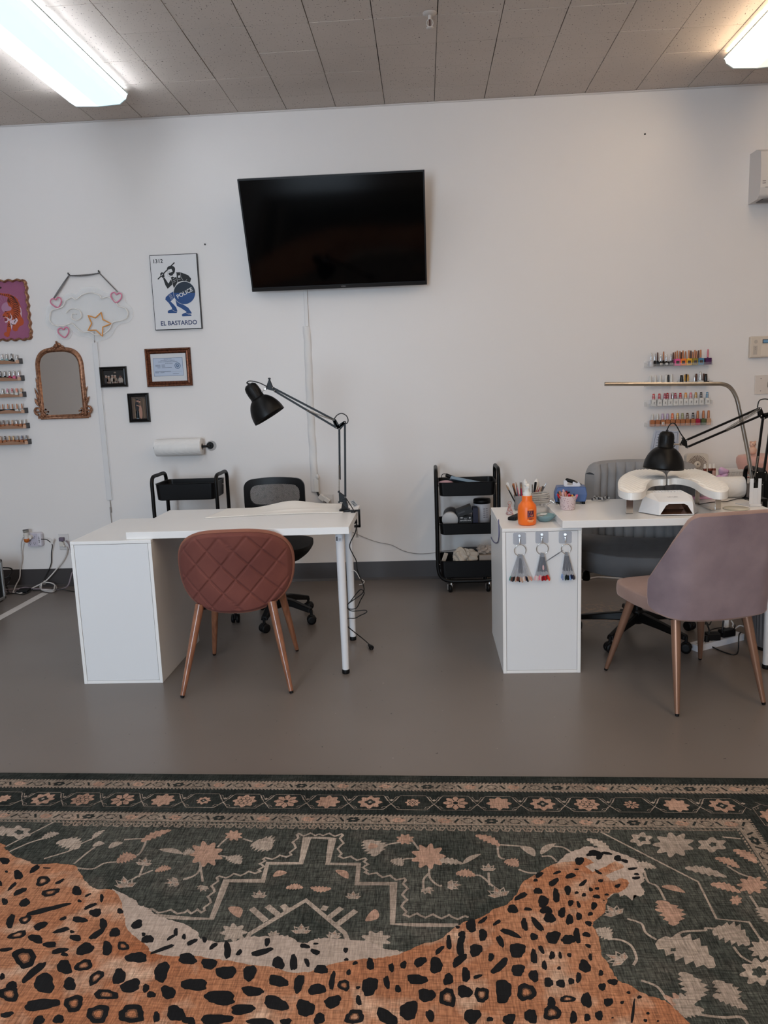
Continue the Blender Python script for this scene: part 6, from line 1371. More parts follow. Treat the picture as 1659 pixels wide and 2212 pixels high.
# speckled pink cup with swatch sticks
cp_ = Vector((0.692, 3.80, ZT))
t = stand('speckled_cup', 'pink speckled cup holding coloured nail sticks on the right desk', 'cup', *cp_)
def speck():
    mt = mat('speckled_pink', rgb(206,184,184), 0.35); nt = mt.node_tree; b = nt.nodes['Principled BSDF']; tc = nt.nodes.new('ShaderNodeTexCoord')
    v = nt.nodes.new('ShaderNodeTexVoronoi'); v.inputs['Scale'].default_value = 130; nt.links.new(tc.outputs['Object'], v.inputs['Vector'])
    r = nt.nodes.new('ShaderNodeMapRange'); r.inputs[1].default_value = 0.22; r.inputs[2].default_value = 0.30; r.inputs[3].default_value = 1; r.inputs[4].default_value = 0; nt.links.new(v.outputs['Distance'], r.inputs[0])
    n = nt.nodes.new('ShaderNodeTexNoise'); n.inputs['Scale'].default_value = 60; nt.links.new(tc.outputs['Object'], n.inputs['Vector'])
    cr = nt.nodes.new('ShaderNodeMix'); cr.data_type = 'RGBA'; cr.inputs[6].default_value = rgb(150,70,96); cr.inputs[7].default_value = rgb(110,104,110); nt.links.new(n.outputs['Fac'], cr.inputs[0])
    mx = nt.nodes.new('ShaderNodeMix'); mx.data_type = 'RGBA'; mx.inputs[6].default_value = rgb(208,188,188); nt.links.new(cr.outputs[2], mx.inputs[7]); nt.links.new(r.outputs[0], mx.inputs[0]); nt.links.new(mx.outputs[2], b.inputs['Base Color']); return mt
m = MB(); m.lathe([(0.0,0),(0.032,0),(0.0345,0.003),(0.041,0.064),(0.0425,0.066),(0.0425,0.0685),(0.0395,0.0685),(0.0385,0.064),(0.033,0.006),(0.0,0.005)], 40, close=False); lobj('cup', m, speck(), t)
for k, (dx, dy, lx, L, cn) in enumerate(((-0.02,0.0,-0.026,0.050,'red'),(-0.016,0.008,-0.02,0.062,'tan'),(-0.012,-0.008,-0.014,0.058,'pale pink'),(-0.006,0.012,-0.012,0.068,'pale pink'),(-0.004,-0.004,-0.008,0.058,'rose'),(-0.002,0.004,-0.004,0.062,'crimson'),(0.004,-0.012,0.0,0.044,'red'),(0.008,0.006,0.0,0.048,'pink'),(0.012,-0.006,0.002,0.044,'crimson'),(0.016,-0.014,0.004,0.044,'amber'),(0.020,0.008,0.010,0.046,'navy'),(0.024,-0.004,0.018,0.044,'pink'),(-0.014,-0.014,-0.022,0.040,'crimson'))):
    A = cp_+Vector((dx, dy, 0.02)); B = A+Vector((lx*1.0, -0.002, L)); d = (B-A).normalized(); n_ = Vector((d.z,0,-d.x))
    t = thing('nail_swatch_stick', '%s tipped nail sample stick in the pink speckled cup, %s from its left' % (cn, ORD[min(k,12)]), 'nail swatches', tuple(A), 0, 'nail sample sticks in the pink cup')
    m = MB(); m.prism([A+n_*0.002, B-d*0.012+n_*0.002, B-d*0.012-n_*0.002, A-n_*0.002], (0,0.001,0)); obj('stick', m, M_stick, t)
    m = MB(); m.prism([B-d*0.016+n_*0.004, B+d*0.004+n_*0.0052, B+d*0.010+n_*0.003, B+d*0.010-n_*0.003, B+d*0.004-n_*0.0052, B-d*0.016-n_*0.004], (0,0.0018,0)); c_ = {'tan':(170,120,90),'amber':(214,160,60),'navy':(34,48,104),'pink':(214,100,130)}.get(cn, _f.get(cn, (180,90,90))); obj('nail_tip', m, flat(*c_, 0.25), t)
# black and white scrunchie chain
t = stand('beaded_bracelet', 'black and white beaded bracelet lying on the right desk', 'bracelet', 0.900, 4.03, ZT)
m = MB(); rb2 = random.Random(8)
for k in range(42):
    u = k/41; x = 0.79+0.0; X = -0.035+0.085*u; Y = 0.02*math.sin(u*9); m.sphere((X+rb2.uniform(-0.004,0.004), Y+rb2.uniform(-0.006,0.006), 0.008+rb2.uniform(0,0.012)), 0.0062, 8, mi=k%2)
lobj('bead', m, [flat(40,38,40,0.5), flat(150,148,146,0.5)], t)

# arm rest with two kidney lobes
M_pu = mat('white_vinyl', rgb(240,237,232), 0.36)
t = thing('arm_rest', 'cream quilted two lobed nail arm rest on chrome legs', 'arm rest', (1.18, 3.72, ZT))
AZ = 0.862
def ar(x, y): return at(1320+x/5.925, 980+y/5.925, 2, AZ)
def inpoly(p, P):
    c = False; j = len(P)-1
    for i in range(len(P)):
        if (P[i].y > p[1]) != (P[j].y > p[1]) and p[0] < (P[j].x-P[i].x)*(p[1]-P[i].y)/(P[j].y-P[i].y)+P[i].x: c = not c
        j = i
    return c
def dist_edge(p, P):
    b = 9
    for i in range(len(P)):
        a, c = P[i], P[(i+1)%len(P)]; ab = Vector((c.x-a.x, c.y-a.y)); ap = Vector((p[0]-a.x, p[1]-a.y)); u = max(0, min(1, ap.dot(ab)/max(1e-12, ab.dot(ab)))); b = min(b, (ap-ab*u).length)
    return b
lobes = ([(92,425),(88,370),(112,318),(165,268),(260,222),(380,205),(520,205),(640,225),(690,260),(706,320),(610,328),(530,340),(480,368),(452,410),(440,455),(400,488),(320,503),(220,503),(135,480),(100,455)],
         [(720,318),(735,240),(800,205),(910,190),(1000,185),(1100,198),(1200,223),(1300,268),(1400,330),(1480,395),(1504,436),(1490,478),(1420,496),(1330,490),(1240,465),(1150,420),(1080,372),(1000,338),(900,318),(800,312)])
for lb in lobes:
    P = smooth_path([ar(x, y) for x, y in lb], 4, True)
    m = MB(); m.prism([p-Vector((0,0,0.032)) for p in P], (0,0,0.032)); obj('cushion', m, M_pu, t, bevel=0.011, seg=5)
    m = MB(); xs_ = [p.x for p in P]; ys_ = [p.y for p in P]; s = 0.019; cnt = 0
    i0 = int(min(xs_)/s)-1; j0 = int(min(ys_)/s)-1
    for i in range(i0, int(max(xs_)/s)+2):
        for j in range(j0, int(max(ys_)/s)+2):
            x = i*s; y = j*s+(s/2 if i%2 else 0)
            if inpoly((x, y), P) and dist_edge((x, y), P) > 0.018:
                q = Vector((x, y, AZ-0.0008)); m.add([q+Vector((s,0,0)), q+Vector((0,s/2,0)), q+Vector((-s,0,0)), q+Vector((0,-s/2,0)), q+Vector((s/2,s/4,0.0008)), q+Vector((-s/2,s/4,0.0008)), q+Vector((-s/2,-s/4,0.0008)), q+Vector((s/2,-s/4,0.0008)), q+Vector((0,0,0.0075))],
                    [(0,4,8),(4,1,8),(1,5,8),(5,2,8),(2,6,8),(6,3,8),(3,7,8),(7,0,8)], True)
    obj('quilted_top', m, M_pu, t)
for (px_, py_, wd) in ((1360,1110,0.033),(1551,1100,0.027),(1506,1090,0.022)):
    p = at(px_, py_, 2, ZT); m = MB(); m.box(p.x-wd/2, p.x+wd/2, p.y, p.y+0.004, ZT, AZ-0.03); m.box(p.x-wd/2, p.x+wd/2, p.y, p.y+(0.07 if px_ == 1506 else 0.02), ZT, ZT+0.003); obj('leg', m, M_chrome, t, bevel=0.001)
p = at(1506,1090,2,ZT); p2 = at(1551,1103,2,ZT); m = MB(); m.prism([p+Vector((-0.01,0,0.001)), p+Vector((0.02,0.01,0.001)), p2+Vector((0.0,0.02,0.001)), p2+Vector((-0.03,0.0,0.001))], (0,0,0.003)); obj('base_bar', m, M_chrome, t)
# UV nail lamp
t = thing('nail_dryer', 'white faceted nail drying lamp with a brown open front', 'nail lamp', (1.13, 3.65, ZT))
z0 = ZT+0.003; V = [(1.062,3.552,z0),(1.218,3.548,z0),(1.262,3.625,z0),(1.235,3.755,z0),(1.04,3.765,z0),(0.998,3.66,z0),
     (1.066,3.562,0.797),(1.214,3.558,0.797),(1.236,3.635,0.812),(1.215,3.73,0.826),(1.06,3.735,0.826),(1.022,3.665,0.812),
     (1.060,3.665,0.826),(1.212,3.66,0.826)]
F = [(1,2,8,7),(2,3,9,8),(3,4,10,9),(4,5,11,10),(5,0,6,11),(6,7,13,12),(7,8,13),(8,9,13),(9,10,12,13),(10,11,12),(11,6,12)]
m = MB(); m.add(V, F)
# front face with opening
A, B, Cc, Dd = [Vector(V[i]) for i in (0,1,7,6)]
def ff(u, v): return (A+(B-A)*u)*(1-v)+(Dd+(Cc-Dd)*u)*v
op = [ff(0.04,0.06), ff(0.20,0.72), ff(0.28,0.84), ff(0.74,0.84), ff(0.84,0.72), ff(0.97,0.06)]
oc = [ff(0,0), ff(0,0.72), ff(0,1), ff(1,1), ff(1,0.72), ff(1,0)]
for i in range(5): m.poly([op[i], op[i+1], oc[i+1], oc[i]])
m.poly([ff(0,0), ff(0.04,0.06), ff(0.97,0.06), ff(1,0)][::-1])
obj('shell', m, M_whitegloss, t)
m = MB(); bk = [p+Vector((0.0,0.12,0.004)) for p in op]
for i in range(5): m.poly([op[i], bk[i], bk[i+1], op[i+1]])
m.poly(bk); m.poly([op[0], op[5], bk[5], bk[0]]); obj('inner_chamber', m, mat('brown_chamber', rgb(112,78,60), 0.15, 0.3), t)
m = MB()
for k in range(10): x = 1.07+k*0.0145; m.box(x, x+0.007, 3.675, 3.72, 0.8262, 0.8285)
obj('top_ridges', m, M_whitegloss, t)
m = MB(); add_text(m, 'UV LED', ff(0.5,1.0)+Vector((0.0,0.05,0.0145))+Vector((0,0.0,0.001)), (1,-0.02,0), Vector((0,0.105,0.029)).normalized(), height=0.010); obj('front_mark', m, flat(150,148,150,0.4), t)

# white phone stand
t = thing('phone_stand', 'white angled metal phone stand at the right end of the right desk', 'phone stand', (1.58, 3.70, ZT))
sp0, sp1 = at(1624,1094,2,ZT), at(1647,1094,2,ZT); yy = sp0.y-0.0; zt_ = at(1624,1034,1,yy).z; wx0, wx1 = at(1620,1050,1,yy).x, at(1645,1050,1,yy).x
M_ws = flat(214,214,216,0.3)
m = MB()
h_ = zt_-ZT; xm0, xm1 = wx0+(wx1-wx0)*0.32, wx0+(wx1-wx0)*0.72
for (a0_, a1_, b0_, b1_) in ((wx0,xm0,0,h_),(xm1,wx1,0,h_),(xm0,xm1,0,h_*0.66)): m.box(a0_, a1_, yy, yy+0.003, ZT+b0_, ZT+b1_)
m.prism([(wx0,yy,ZT),(wx1,yy,ZT),(wx1-0.02,yy+0.09,ZT),(wx0-0.03,yy+0.09,ZT)], (0,0,0.004)); m.box(wx0,wx1,yy-0.010,yy,ZT,ZT+0.012); obj('stand_plate', m, M_ws, t, bevel=0.0008)
# clear coaster
p = at(1590,1099,2,ZT); m = MB(); m.lathe([(0.0,0),(0.058,0),(0.059,0.003),(0.056,0.005),(0.0,0.004)], 44, p, close=False); tag(obj('coaster', m, mat('frosted_disc', rgb(200,196,180), 0.2)), 'round pale translucent disc lying on the right desk', 'coaster')
# paper towel roll lying on the desk
a = at(1570,1060,1,4.02); t = thing('paper_towel_roll', 'white paper towel roll lying at the rear of the right desk', 'paper towel', (1.56, 4.03, ZT))
m = MB(); m.lathe([(0.02,0),(0.052,0),(0.054,0.003),(0.054,0.217),(0.052,0.22),(0.02,0.22)], 44, (1.41,4.05,ZT+0.0545), (1,-0.08,0), close=False); obj('paper_roll', m, M_towel, t)
m = MB(); m.lathe([(0.0195,0.0),(0.0195,0.22)], 20, (1.41,4.05,ZT+0.0545), (1,-0.08,0), close=False); obj('cardboard_core', m, flat(176,160,140,0.8), t)
# pink case under arm rest
p = at(1530,1077,2,ZT); t = thing('pink_pouch', 'flat pink plastic case lying behind the arm rest leg', 'case', tuple(p)); m = MB(); m.box(p.x-0.085,p.x+0.05,p.y-0.02,p.y+0.03,ZT,ZT+0.014); obj('case_body', m, flat(214,164,188,0.4), t, bevel=0.005)
m = MB(); m.tube(smooth_path([at(x, y, 2, ZT+0.004) for x, y in ((1508,1090),(1530,1086),(1550,1084),(1570,1083),(1590,1078),(1605,1077),(1618,1078),(1640,1080))], 6), 0.0022, 6); tag(obj('charging_cable', m, M_cordk), 'black charging cable running across the right desk to the phone stand', 'cable')

# ================================================================ things on the back counter
ZB = 0.7325
fp = at(1503,1010,1,4.98)
t = thing('desk_fan', 'small square cream desk fan with round slotted grille', 'fan', (fp.x, 4.98, ZB))
fz0, fz1 = ZB, at(1503,980,1,4.98).z; fx0, fx1 = at(1481,1000,1,4.98).x, at(1528,1000,1,4.98).x; fw_ = fx1-fx0
m = MB(); m.prism([(x, 4.965, z) for x, z in rrect(fx0, fx1, fz1-fw_, fz1, 0.02, 6)], (0,0.05,0)); m.box(fx0+0.02, fx1-0.02, 4.95, 5.04, fz0, fz1-fw_+0.002); obj('housing', m, flat(206,196,184,0.4), t, bevel=0.004)
m = MB(); cxf, czf = (fx0+fx1)/2, fz1-fw_/2
for k in range(36):
    a = 2*PI*k/36; r0, r1 = fw_*0.16, fw_*0.43; d = Vector((math.cos(a),0,math.sin(a))); n_ = Vector((-d.z,0,d.x)); c0_ = Vector((cxf,4.9645,czf))
    m.poly([c0_+d*r0+n_*0.0012, c0_+d*r0-n_*0.0012, c0_+d*r1-n_*0.0022, c0_+d*r1+n_*0.0022][::1])
obj('grille', m, flat(92,74,64,0.6), t)
m = MB(); m.lathe([(fw_*0.15,0),(fw_*0.13,0.006),(0,0.007)], 20, (cxf,4.966,czf), (0,-1,0), close=False); m.prism([(cxf-0.005,4.957,czf-0.004),(cxf+0.006,4.957,czf+0.0),(cxf+0.001,4.957,czf+0.012)], (0,-0.001,0), mi=1); obj('fan_hub', m, [flat(204,194,182,0.4), flat(50,44,42,0.5)], t)
for k, px_ in enumerate((1522.5, 1533.5, 1542)):
    p = at(px_, 1015, 1, 4.86)
    t = thing('dropper_bottle', 'small amber bottle with white dropper, %s of three behind the basket' % ('left','middle','right')[k], 'bottle', (p.x, 4.86, ZB))
    m = MB(); m.lathe([(0.011,0),(0.0115,0.05),(0.010,0.056)], 18); m.lathe([(0.0118,0.012),(0.0118,0.042)], 18, mi=1, close=False); lobj('bottle', m, [flat(110,46,26,0.2), flat(20,18,18,0.4) if k == 1 else flat(190,150,140,0.4)], t)
    m = MB(); m.lathe([(0.0098,0.055),(0.0098,0.064),(0.007,0.067),(0.006,0.080),(0.0045,0.083),(0,0.084)], 14, close=False); lobj('dropper', m, flat(214,208,200,0.4), t)
# white lattice basket
t = thing('lattice_basket', 'small white lattice plastic basket tilted behind the arm rest', 'basket', (1.86, 4.80, ZB))
m = MB(); bx0, bx1, by0, by1, bz = 1.80, 1.93, 4.775, 4.83, 0.042
for i in range(14): x = bx0+(bx1-bx0)*i/13; m.tube([(x,by0,ZB+0.004),(x+0.014,by0,ZB+bz)],0.0019,5); m.tube([(x+0.014,by0,ZB+0.004),(x,by0,ZB+bz)],0.0019,5); m.tube([(x,by1,ZB+0.004),(x+0.014,by1,ZB+bz)],0.0019,5)
m.box(bx0-0.002,bx1+0.016,by0-0.003,by0+0.003,ZB+bz-0.002,ZB+bz+0.006); m.box(bx0-0.002,bx1+0.016,by1-0.003,by1+0.003,ZB+bz-0.002,ZB+bz+0.006); m.box(bx0-0.004,bx0+0.002,by0,by1,ZB,ZB+bz+0.006); m.box(bx1+0.012,bx1+0.018,by0,by1,ZB,ZB+bz+0.006); m.box(bx0,bx1+0.014,by0,by1,ZB,ZB+0.005); obj('basket_body', m, flat(208,202,196,0.5), t)
# lilac bow
t = thing('lilac_bow', 'lilac satin bow at the right corner of the lattice basket', 'bow', (1.99, 4.76, ZB)); bp_ = at(1561,1024,1,4.74)
def petal(a, b_, wd, ZZ=0.0):
    A, B = at(*a, 1, 4.745), at(*b_, 1, 4.735); d = B-A; n_ = Vector((-d.z,0,d.x)).normalized(); mm_ = MB()
    mm_.grid(lambda u, v: A+d*v+n_*((u-0.5)*wd*(0.35+0.9*math.sin(PI*min(1, v*0.75))))+Vector((0,-0.012*math.sin(PI*u)*math.sin(PI*v)-0.003,0)), 8, 10); return mm_
for k, q_ in enumerate((((1557,1026),(1566,1012),0.05),((1558,1026),(1560,1040),0.04),((1556,1026),(1552,1036),0.035),((1558,1025),(1570,1030),0.035))): obj('ribbon', petal(*q_), mat('lilac_satin', rgb(214,172,206), 0.35) if k == 0 else bpy.data.materials['lilac_satin'], t, solid=0.002)
# small packets of nail supplies
pk = random.Random(12); pc = [(206,150,146),(214,178,168),(150,178,186),(176,140,116),(190,100,110),(206,190,178),(224,168,160),(120,108,104)]
for k in range(9):
    x = 1.98+k*0.026; y = 4.80+0.05*pk.random(); x = 1.96+k*0.012; y = 4.775+0.02*pk.random(); m = MB(); m.M = Matrix.Translation((x, y, ZB+0.001+0.006*(k%3))) @ Matrix.Rotation(pk.uniform(-0.8,0.8), 4, 'Z'); m.box(-0.032,0.032,-0.014,0.014,0,0.006)
    tag(obj('supply_packet', m, flat(*pc[k%8], 0.45), bevel=0.002), 'small flat packet of nail supplies in the clutter between basket and pink machine', 'packet', 'packets on the back counter')
# pink round machine
pm = at(1650,1020,1,4.95)
t = thing('pink_sterilizer', 'round blush pink appliance with a chrome rim at the right edge', 'appliance', (2.13, 4.99, ZB))
m = MB(); m.lathe([(0.0,0),(0.13,0),(0.135,0.006),(0.148,0.045),(0.155,0.07),(0.154,0.098),(0.145,0.110),(0.11,0.116),(0.0,0.118)], 48, close=False); lobj('machine_body', m, mat('blush_plastic', rgb(206,158,146), 0.35), t)
m = MB()
for k in range(9):
    a = math.radians(-150+k*5); d = Vector((math.cos(a),math.sin(a),0)); n_ = Vector((-d.y,d.x,0)); m.prism([d*0.1485+n_*0.002+Vector((0,0,0.040)), d*0.1485-n_*0.002+Vector((0,0,0.040)), d*0.137-n_*0.005+Vector((0,0,0.008)), d*0.137-n_*0.001+Vector((0,0,0.008))], d*0.0015)
a = math.radians(-112); d = Vector((math.cos(a),math.sin(a),0)); m.cyl(d*0.149+Vector((0,0,0.045)), d*0.153+Vector((0,0,0.045)), 0.007, n=14); lobj('vent_slot', m, flat(70,46,44,0.5), t)
t = thing('bear_figurine', 'small peach bear shaped ornament on the pink appliance', 'figurine', (2.06, 4.98, ZB+0.118))
m = MB(); m.sphere((0,0,0.028),0.026,16,(1,0.9,1.05)); m.sphere((0,0,0.066),0.020,16); lobj('bear_body', m, flat(214,172,150,0.5), t)
m = MB(); m.sphere((-0.014,0,0.083),0.007,10); m.sphere((0.014,0,0.083),0.007,10); lobj('ear', m, flat(206,160,138,0.5), t)
m = MB(); m.sphere((-0.007,-0.018,0.070),0.0026,8); m.sphere((0.007,-0.018,0.070),0.0026,8); m.sphere((0,-0.0195,0.063),0.003,8); lobj('face_bead', m, flat(40,30,28,0.4), t)

# ================================================================ under the right desk
a, b_ = Fl(1500,1408), Fl(1602,1382); dv = b_-a
t = thing('power_strip', 'white power strip on the floor under the right desk', 'power strip', tuple((a+b_)/2+Vector((0,0.02,0))), math.atan2(dv.y, dv.x)); Lh = dv.length/2
m = MB(); m.prism([(-Lh,-0.028,0),(Lh,-0.028,0),(Lh,0.028,0),(-Lh,0.028,0)], (0,0,0.032)); lobj('strip_body', m, flat(196,198,206,0.4), t, bevel=0.006)
m = MB()
for k in range(6):
    x = -Lh+0.03+k*0.045; m.box(x-0.006,x-0.004,-0.004,0.006,0.032,0.0328); m.box(x+0.004,x+0.006,-0.004,0.006,0.032,0.0328); m.cyl((x,-0.010,0.032),(x,-0.010,0.0328),0.003,n=8)
lobj('socket', m, flat(40,38,40,0.5), t)
for k, (u, s) in enumerate(((0.40,0.034),(0.70,0.040))):
    c_ = a+dv*u+Vector((0,0.02,0.033)); t2 = thing('power_adapter', 'black power adapter plugged into the white strip, %s of two' % ('left','right')[k], 'adapter', tuple(c_), math.atan2(dv.y, dv.x)-0.5+0.4*k)
    m = MB(); m.box(-s,s,-0.022,0.022,0,0.036); lobj('adapter_body', m, M_blackpl, t2, bevel=0.004)
c_ = a+dv*0.27+Vector((0,0.015,0.033)); t2 = thing('power_plug', 'black plug at the left socket of the white strip', 'plug', tuple(c_)); m = MB(); m.cyl((0,0,0),(0,0,0.03),0.013,0.010,n=14); lobj('plug_body', m, M_blackpl, t2)
qz = lambda x, y, yy: at(1480+x/9.268, 1280+y/9.268, 1, yy)
for k, (pts, r) in enumerate(((([qz(400,560,3.85), qz(450,660,3.84), qz(480,760,3.84), qz(470,900,3.83), qz(470,980,3.82)]), 0.004),
    (([qz(530,560,3.86), qz(480,650,3.84), qz(430,600,3.86), qz(400,640,3.86)]), 0.003),
    (([qz(770,560,3.88), qz(750,700,3.87), qz(745,800,3.87)]), 0.0045),
    (([qz(490,760,3.86), qz(600,720,3.9), qz(760,705,3.92), qz(870,740,3.92), qz(950,770,3.9), qz(990,700,3.88), qz(1000,640,3.88)]), 0.003),
    (([Fl(1520,1388,0.03), Fl(1540,1398,0.006), Fl(1562,1408,0.004), Fl(1585,1414,0.004), Fl(1594,1408,0.006), qz(1070,1000,3.74), qz(1080,850,3.76), qz(1110,800,3.8)]), 0.0035),
    (([qz(1140,520,3.9), qz(1180,650,3.9), qz(1250,850,3.9), qz(1340,850,3.9), qz(1500,850,3.9)]), 0.003))):
    m = MB(); m.tube(smooth_path(pts, 6), r, 6); tag(obj('electric_cable', m, M_cordk), ('black cord rising from the left plug of the white power strip','thin forked black cord above the left plug','black cord rising from the right black adapter','thin black cord arching over both black adapters','black cord looping on the floor in front of the white power strip','thin black cord running from the adapters to the waste bin')[k], 'cord')
m = MB(); m.tube(smooth_path([qz(920,560,4.0), qz(960,620,4.0), qz(950,680,4.0), qz(1000,720,4.0), qz(1100,660,4.0), qz(1220,700,4.0)], 5), 0.004, 6); tag(obj('electric_cable', m, M_cordw), 'white cord bunched behind the black adapters', 'cord')
m = MB(); m.tube(smooth_path([Fl(1240,1251,0.005), Fl(1262,1252,0.005), Fl(1290,1247,0.005), Fl(1318,1248,0.005), Fl(1345,1250,0.005)], 6), 0.006, 6); tag(obj('electric_cable', m, M_cordw), 'white cord on the floor behind the grey office chair', 'cord')
# ribbed bin
t = thing('waste_bin', 'ribbed silver waste bin at the right edge under the desk', 'bin', (1.745, 3.83, 0)); m = MB()
def bin_(u, v): th = 2*PI*u; z = 0.012+0.315*v; r = 0.118+0.012*v+(0.002*math.cos(40*th) if 0.12 < v < 0.86 else 0); return Vector((r*math.cos(th), r*math.sin(th), z))
m.grid(bin_, 240, 14, closed_u=True); lobj('bin_body', m, mat('silver_bin', rgb(118,118,122), 0.4, 0.5), t)
m = MB(); m.lathe([(0.0,0),(0.12,0),(0.122,0.012),(0.118,0.016)], 48, close=False); lobj('base_ring', m, M_blackpl, t)
m = MB(); m.tube([Vector((0.131*math.cos(2*PI*k/60), 0.131*math.sin(2*PI*k/60), 0.33)) for k in range(60)], 0.005, 8, True); lobj('rim', m, flat(150,150,152,0.3,0.6), t)
m = MB(); m.grid(lambda u, v: Vector(((0.13-0.02*v)*math.cos(2*PI*u)*(1+0.05*math.sin(9*2*PI*u)*v), (0.13-0.02*v)*math.sin(2*PI*u), 0.325+0.045*v+0.006*math.sin(7*2*PI*u))), 60, 6, closed_u=True); lobj('bin_liner', m, mat('grey_liner', rgb(150,150,150), 0.4, alpha=0.8), t)

# ================================================================ things in the right cart
zt1, zt2, zt3 = 0.647, 0.392, 0.102
t = thing('blue_book', 'pale blue flat box leaning in the top tray of the right cart', 'box', (0.24, 5.05, zt1)); m = MB()
m.M = Matrix.Translation((0.245, 5.06, 0.728)) @ Matrix.Rotation(math.radians(13), 4, 'Y') @ Matrix.Rotation(math.radians(-12), 4, 'X'); m.box(-0.09,0.11,-0.055,0.055,-0.010,0.010); obj('box', m, flat(116,136,152,0.5), t, bevel=0.003)
m = MB(); m.sphere((0.125,5.03,0.715),0.05,16,(1.1,0.8,0.45)); m.box(0.09,0.17,4.99,5.08,0.66,0.715); tag(obj('pink_pouch', m, flat(196,158,166,0.7)), 'pink cloth pouch in the top tray of the right cart', 'pouch')
m = MB(); m.tube(smooth_path([Vector((0.10,5.12,0.735)),Vector((0.105,5.12,0.765)),Vector((0.13,5.12,0.768)),Vector((0.15,5.12,0.755)),Vector((0.19,5.11,0.74))],6),0.0025,6); m.tube([(0.13,5.12,0.762),(0.20,5.10,0.735)],0.012,8); tag(obj('black_brush', m, M_blackpl), 'black handled tool looped over the top tray of the right cart', 'tool')
def tub(x, y, z, r, h, tilt, lab, name='tub'):
    t = thing(name, lab, 'tub', (x, y, z)); return t
t = tub(0.145, 5.09, zt2, 0.05, 0.1, 0, 'white round tub standing on edge in the right cart middle tray')
c_ = Vector((0.148, 5.02, 0.472)); m = MB(); m.lathe([(0.0,0),(0.050,0),(0.054,0.004),(0.054,0.020),(0.050,0.022),(0.050,0.11),(0.046,0.113),(0.0,0.113)], 40, c_, (0.10,1,0.28), close=False); obj('tub_body', m, flat(186,184,184,0.45), t)
m = MB(); m.lathe([(0.0505,0.035),(0.0505,0.095)], 40, c_, (0.10,1,0.28), close=False); obj('tub_label', m, flat(60,60,64,0.5), t)
m = MB(); m.prism([c_+Vector((0.012,-0.001,0.016)), c_+Vector((0.02,-0.001,0.022)), c_+Vector((0.026,-0.001,0.014)), c_+Vector((0.020,-0.001,0.010))], (0,-0.001,0)); obj('tab', m, flat(214,214,214,0.4), t)
t = thing('mask_box', 'black disposable mask box in the middle tray of the right cart', 'box', (0.245, 5.03, zt2)); m = MB(); m.box(0.205,0.292,4.985,5.09,zt2,0.500); obj('carton', m, flat(16,16,18,0.4), t)
m = MB(); add_text(m, 'DISPOSABLE MASK', (0.2485,4.9845,0.475), (1,0,0), (0,0,1), width=0.074, height=0.0095, mi=0); add_text(m, 'Black', (0.2485,4.9845,0.486), (1,0,0), (0,0,1), height=0.006, mi=0)
blob(m, 0.222, 0.493, 0.010, 0.0035, 0, 0, 4.9845); blob(m, 0.276, 0.492, 0.005, 0.005, 0, 0, 4.9845); obj('box_print', m, flat(176,176,178,0.5), t)
t = thing('glove_box', 'second black carton stacked askew above the mask box', 'box', (0.25, 5.05, 0.505)); m = MB(); m.M = Matrix.Translation((0.245,5.06,0.531)) @ Matrix.Rotation(math.radians(-20), 4, 'Y'); m.box(-0.055,0.05,-0.05,0.05,-0.024,0.022); m.box(-0.045,0.0,-0.0508,-0.05,-0.004,0.006,mi=1); obj('carton', m, [flat(20,20,22,0.4), flat(60,60,64,0.4)], t)
t = thing('navy_box', 'dark navy upright box beside the white canister in the right cart', 'box', (0.325, 5.02, zt2)); m = MB(); m.box(0.297,0.330,4.985,5.08,zt2,0.555); obj('carton', m, flat(20,20,44,0.4), t)
t = thing('wipes_canister', 'tall white canister with a black lid in the right cart', 'canister', (0.365, 5.11, zt2)); m = MB(); m.lathe([(0.0,0),(0.053,0),(0.054,0.17),(0.050,0.18)], 40, close=False); lobj('canister_body', m, flat(172,172,178,0.4), t)
m = MB(); m.lathe([(0.052,0.175),(0.058,0.177),(0.058,0.197),(0.054,0.205),(0.0,0.207)], 40, close=False); lobj('lid', m, M_blackpl, t)
m = MB()
for k in range(5):
    for a_, b2 in ((-85,-70),(-66,-52)):
        r = 0.0545; aa, bb = math.radians(a_), math.radians(b2); z = 0.085+k*0.014; m.poly([Vector((r*math.cos(aa), r*math.sin(aa), z)), Vector((r*math.cos(bb), r*math.sin(bb), z)), Vector((r*math.cos(bb), r*math.sin(bb), z+0.006)), Vector((r*math.cos(aa), r*math.sin(aa), z+0.006))])
lobj('canister_print', m, flat(110,106,112,0.5), t)
# cloths and bags in the lowest tray
def crumple(name, label, c, rx_, ry_, rz_, seed, mt, cat='cloth'):
    rr = random.Random(seed); ph = [rr.uniform(0, 6) for _ in range(8)]
    def f_(u, v):
        th = PI*v; a = 2*PI*u; n = 1+0.22*math.sin(3*a+ph[0])*math.sin(th)+0.14*math.sin(5*a+4*th+ph[1])+0.10*math.sin(9*a-6*th+ph[2])
        return Vector((c[0]+rx_*n*math.sin(th)*math.cos(a), c[1]+ry_*n*math.sin(th)*math.sin(a), c[2]+rz_*n*math.cos(th)))
    m = MB(); m.grid(f_, 48, 20, closed_u=True, smooth=False); return tag(obj(name, m, mt), label, cat)
M_cl = mat('cream_cloth', rgb(176,164,150), 0.9, var=0.08)
crumple('cream_cloth', 'crumpled cream cloth strap in the lowest tray of the right cart', (0.235,5.03,0.215), 0.075, 0.05, 0.055, 3, M_cl)
m = MB(); m.grid(lambda u, v: Vector((0.195+0.07*u-0.02*v, 5.0+0.01*math.sin(4*u), 0.19+0.075*v+0.03*math.sin(PI*u)*v)), 12, 8); tag(obj('cream_flap', m, M_cl, solid=0.004), 'folded cream cloth flap standing in the lowest tray of the right cart', 'cloth')
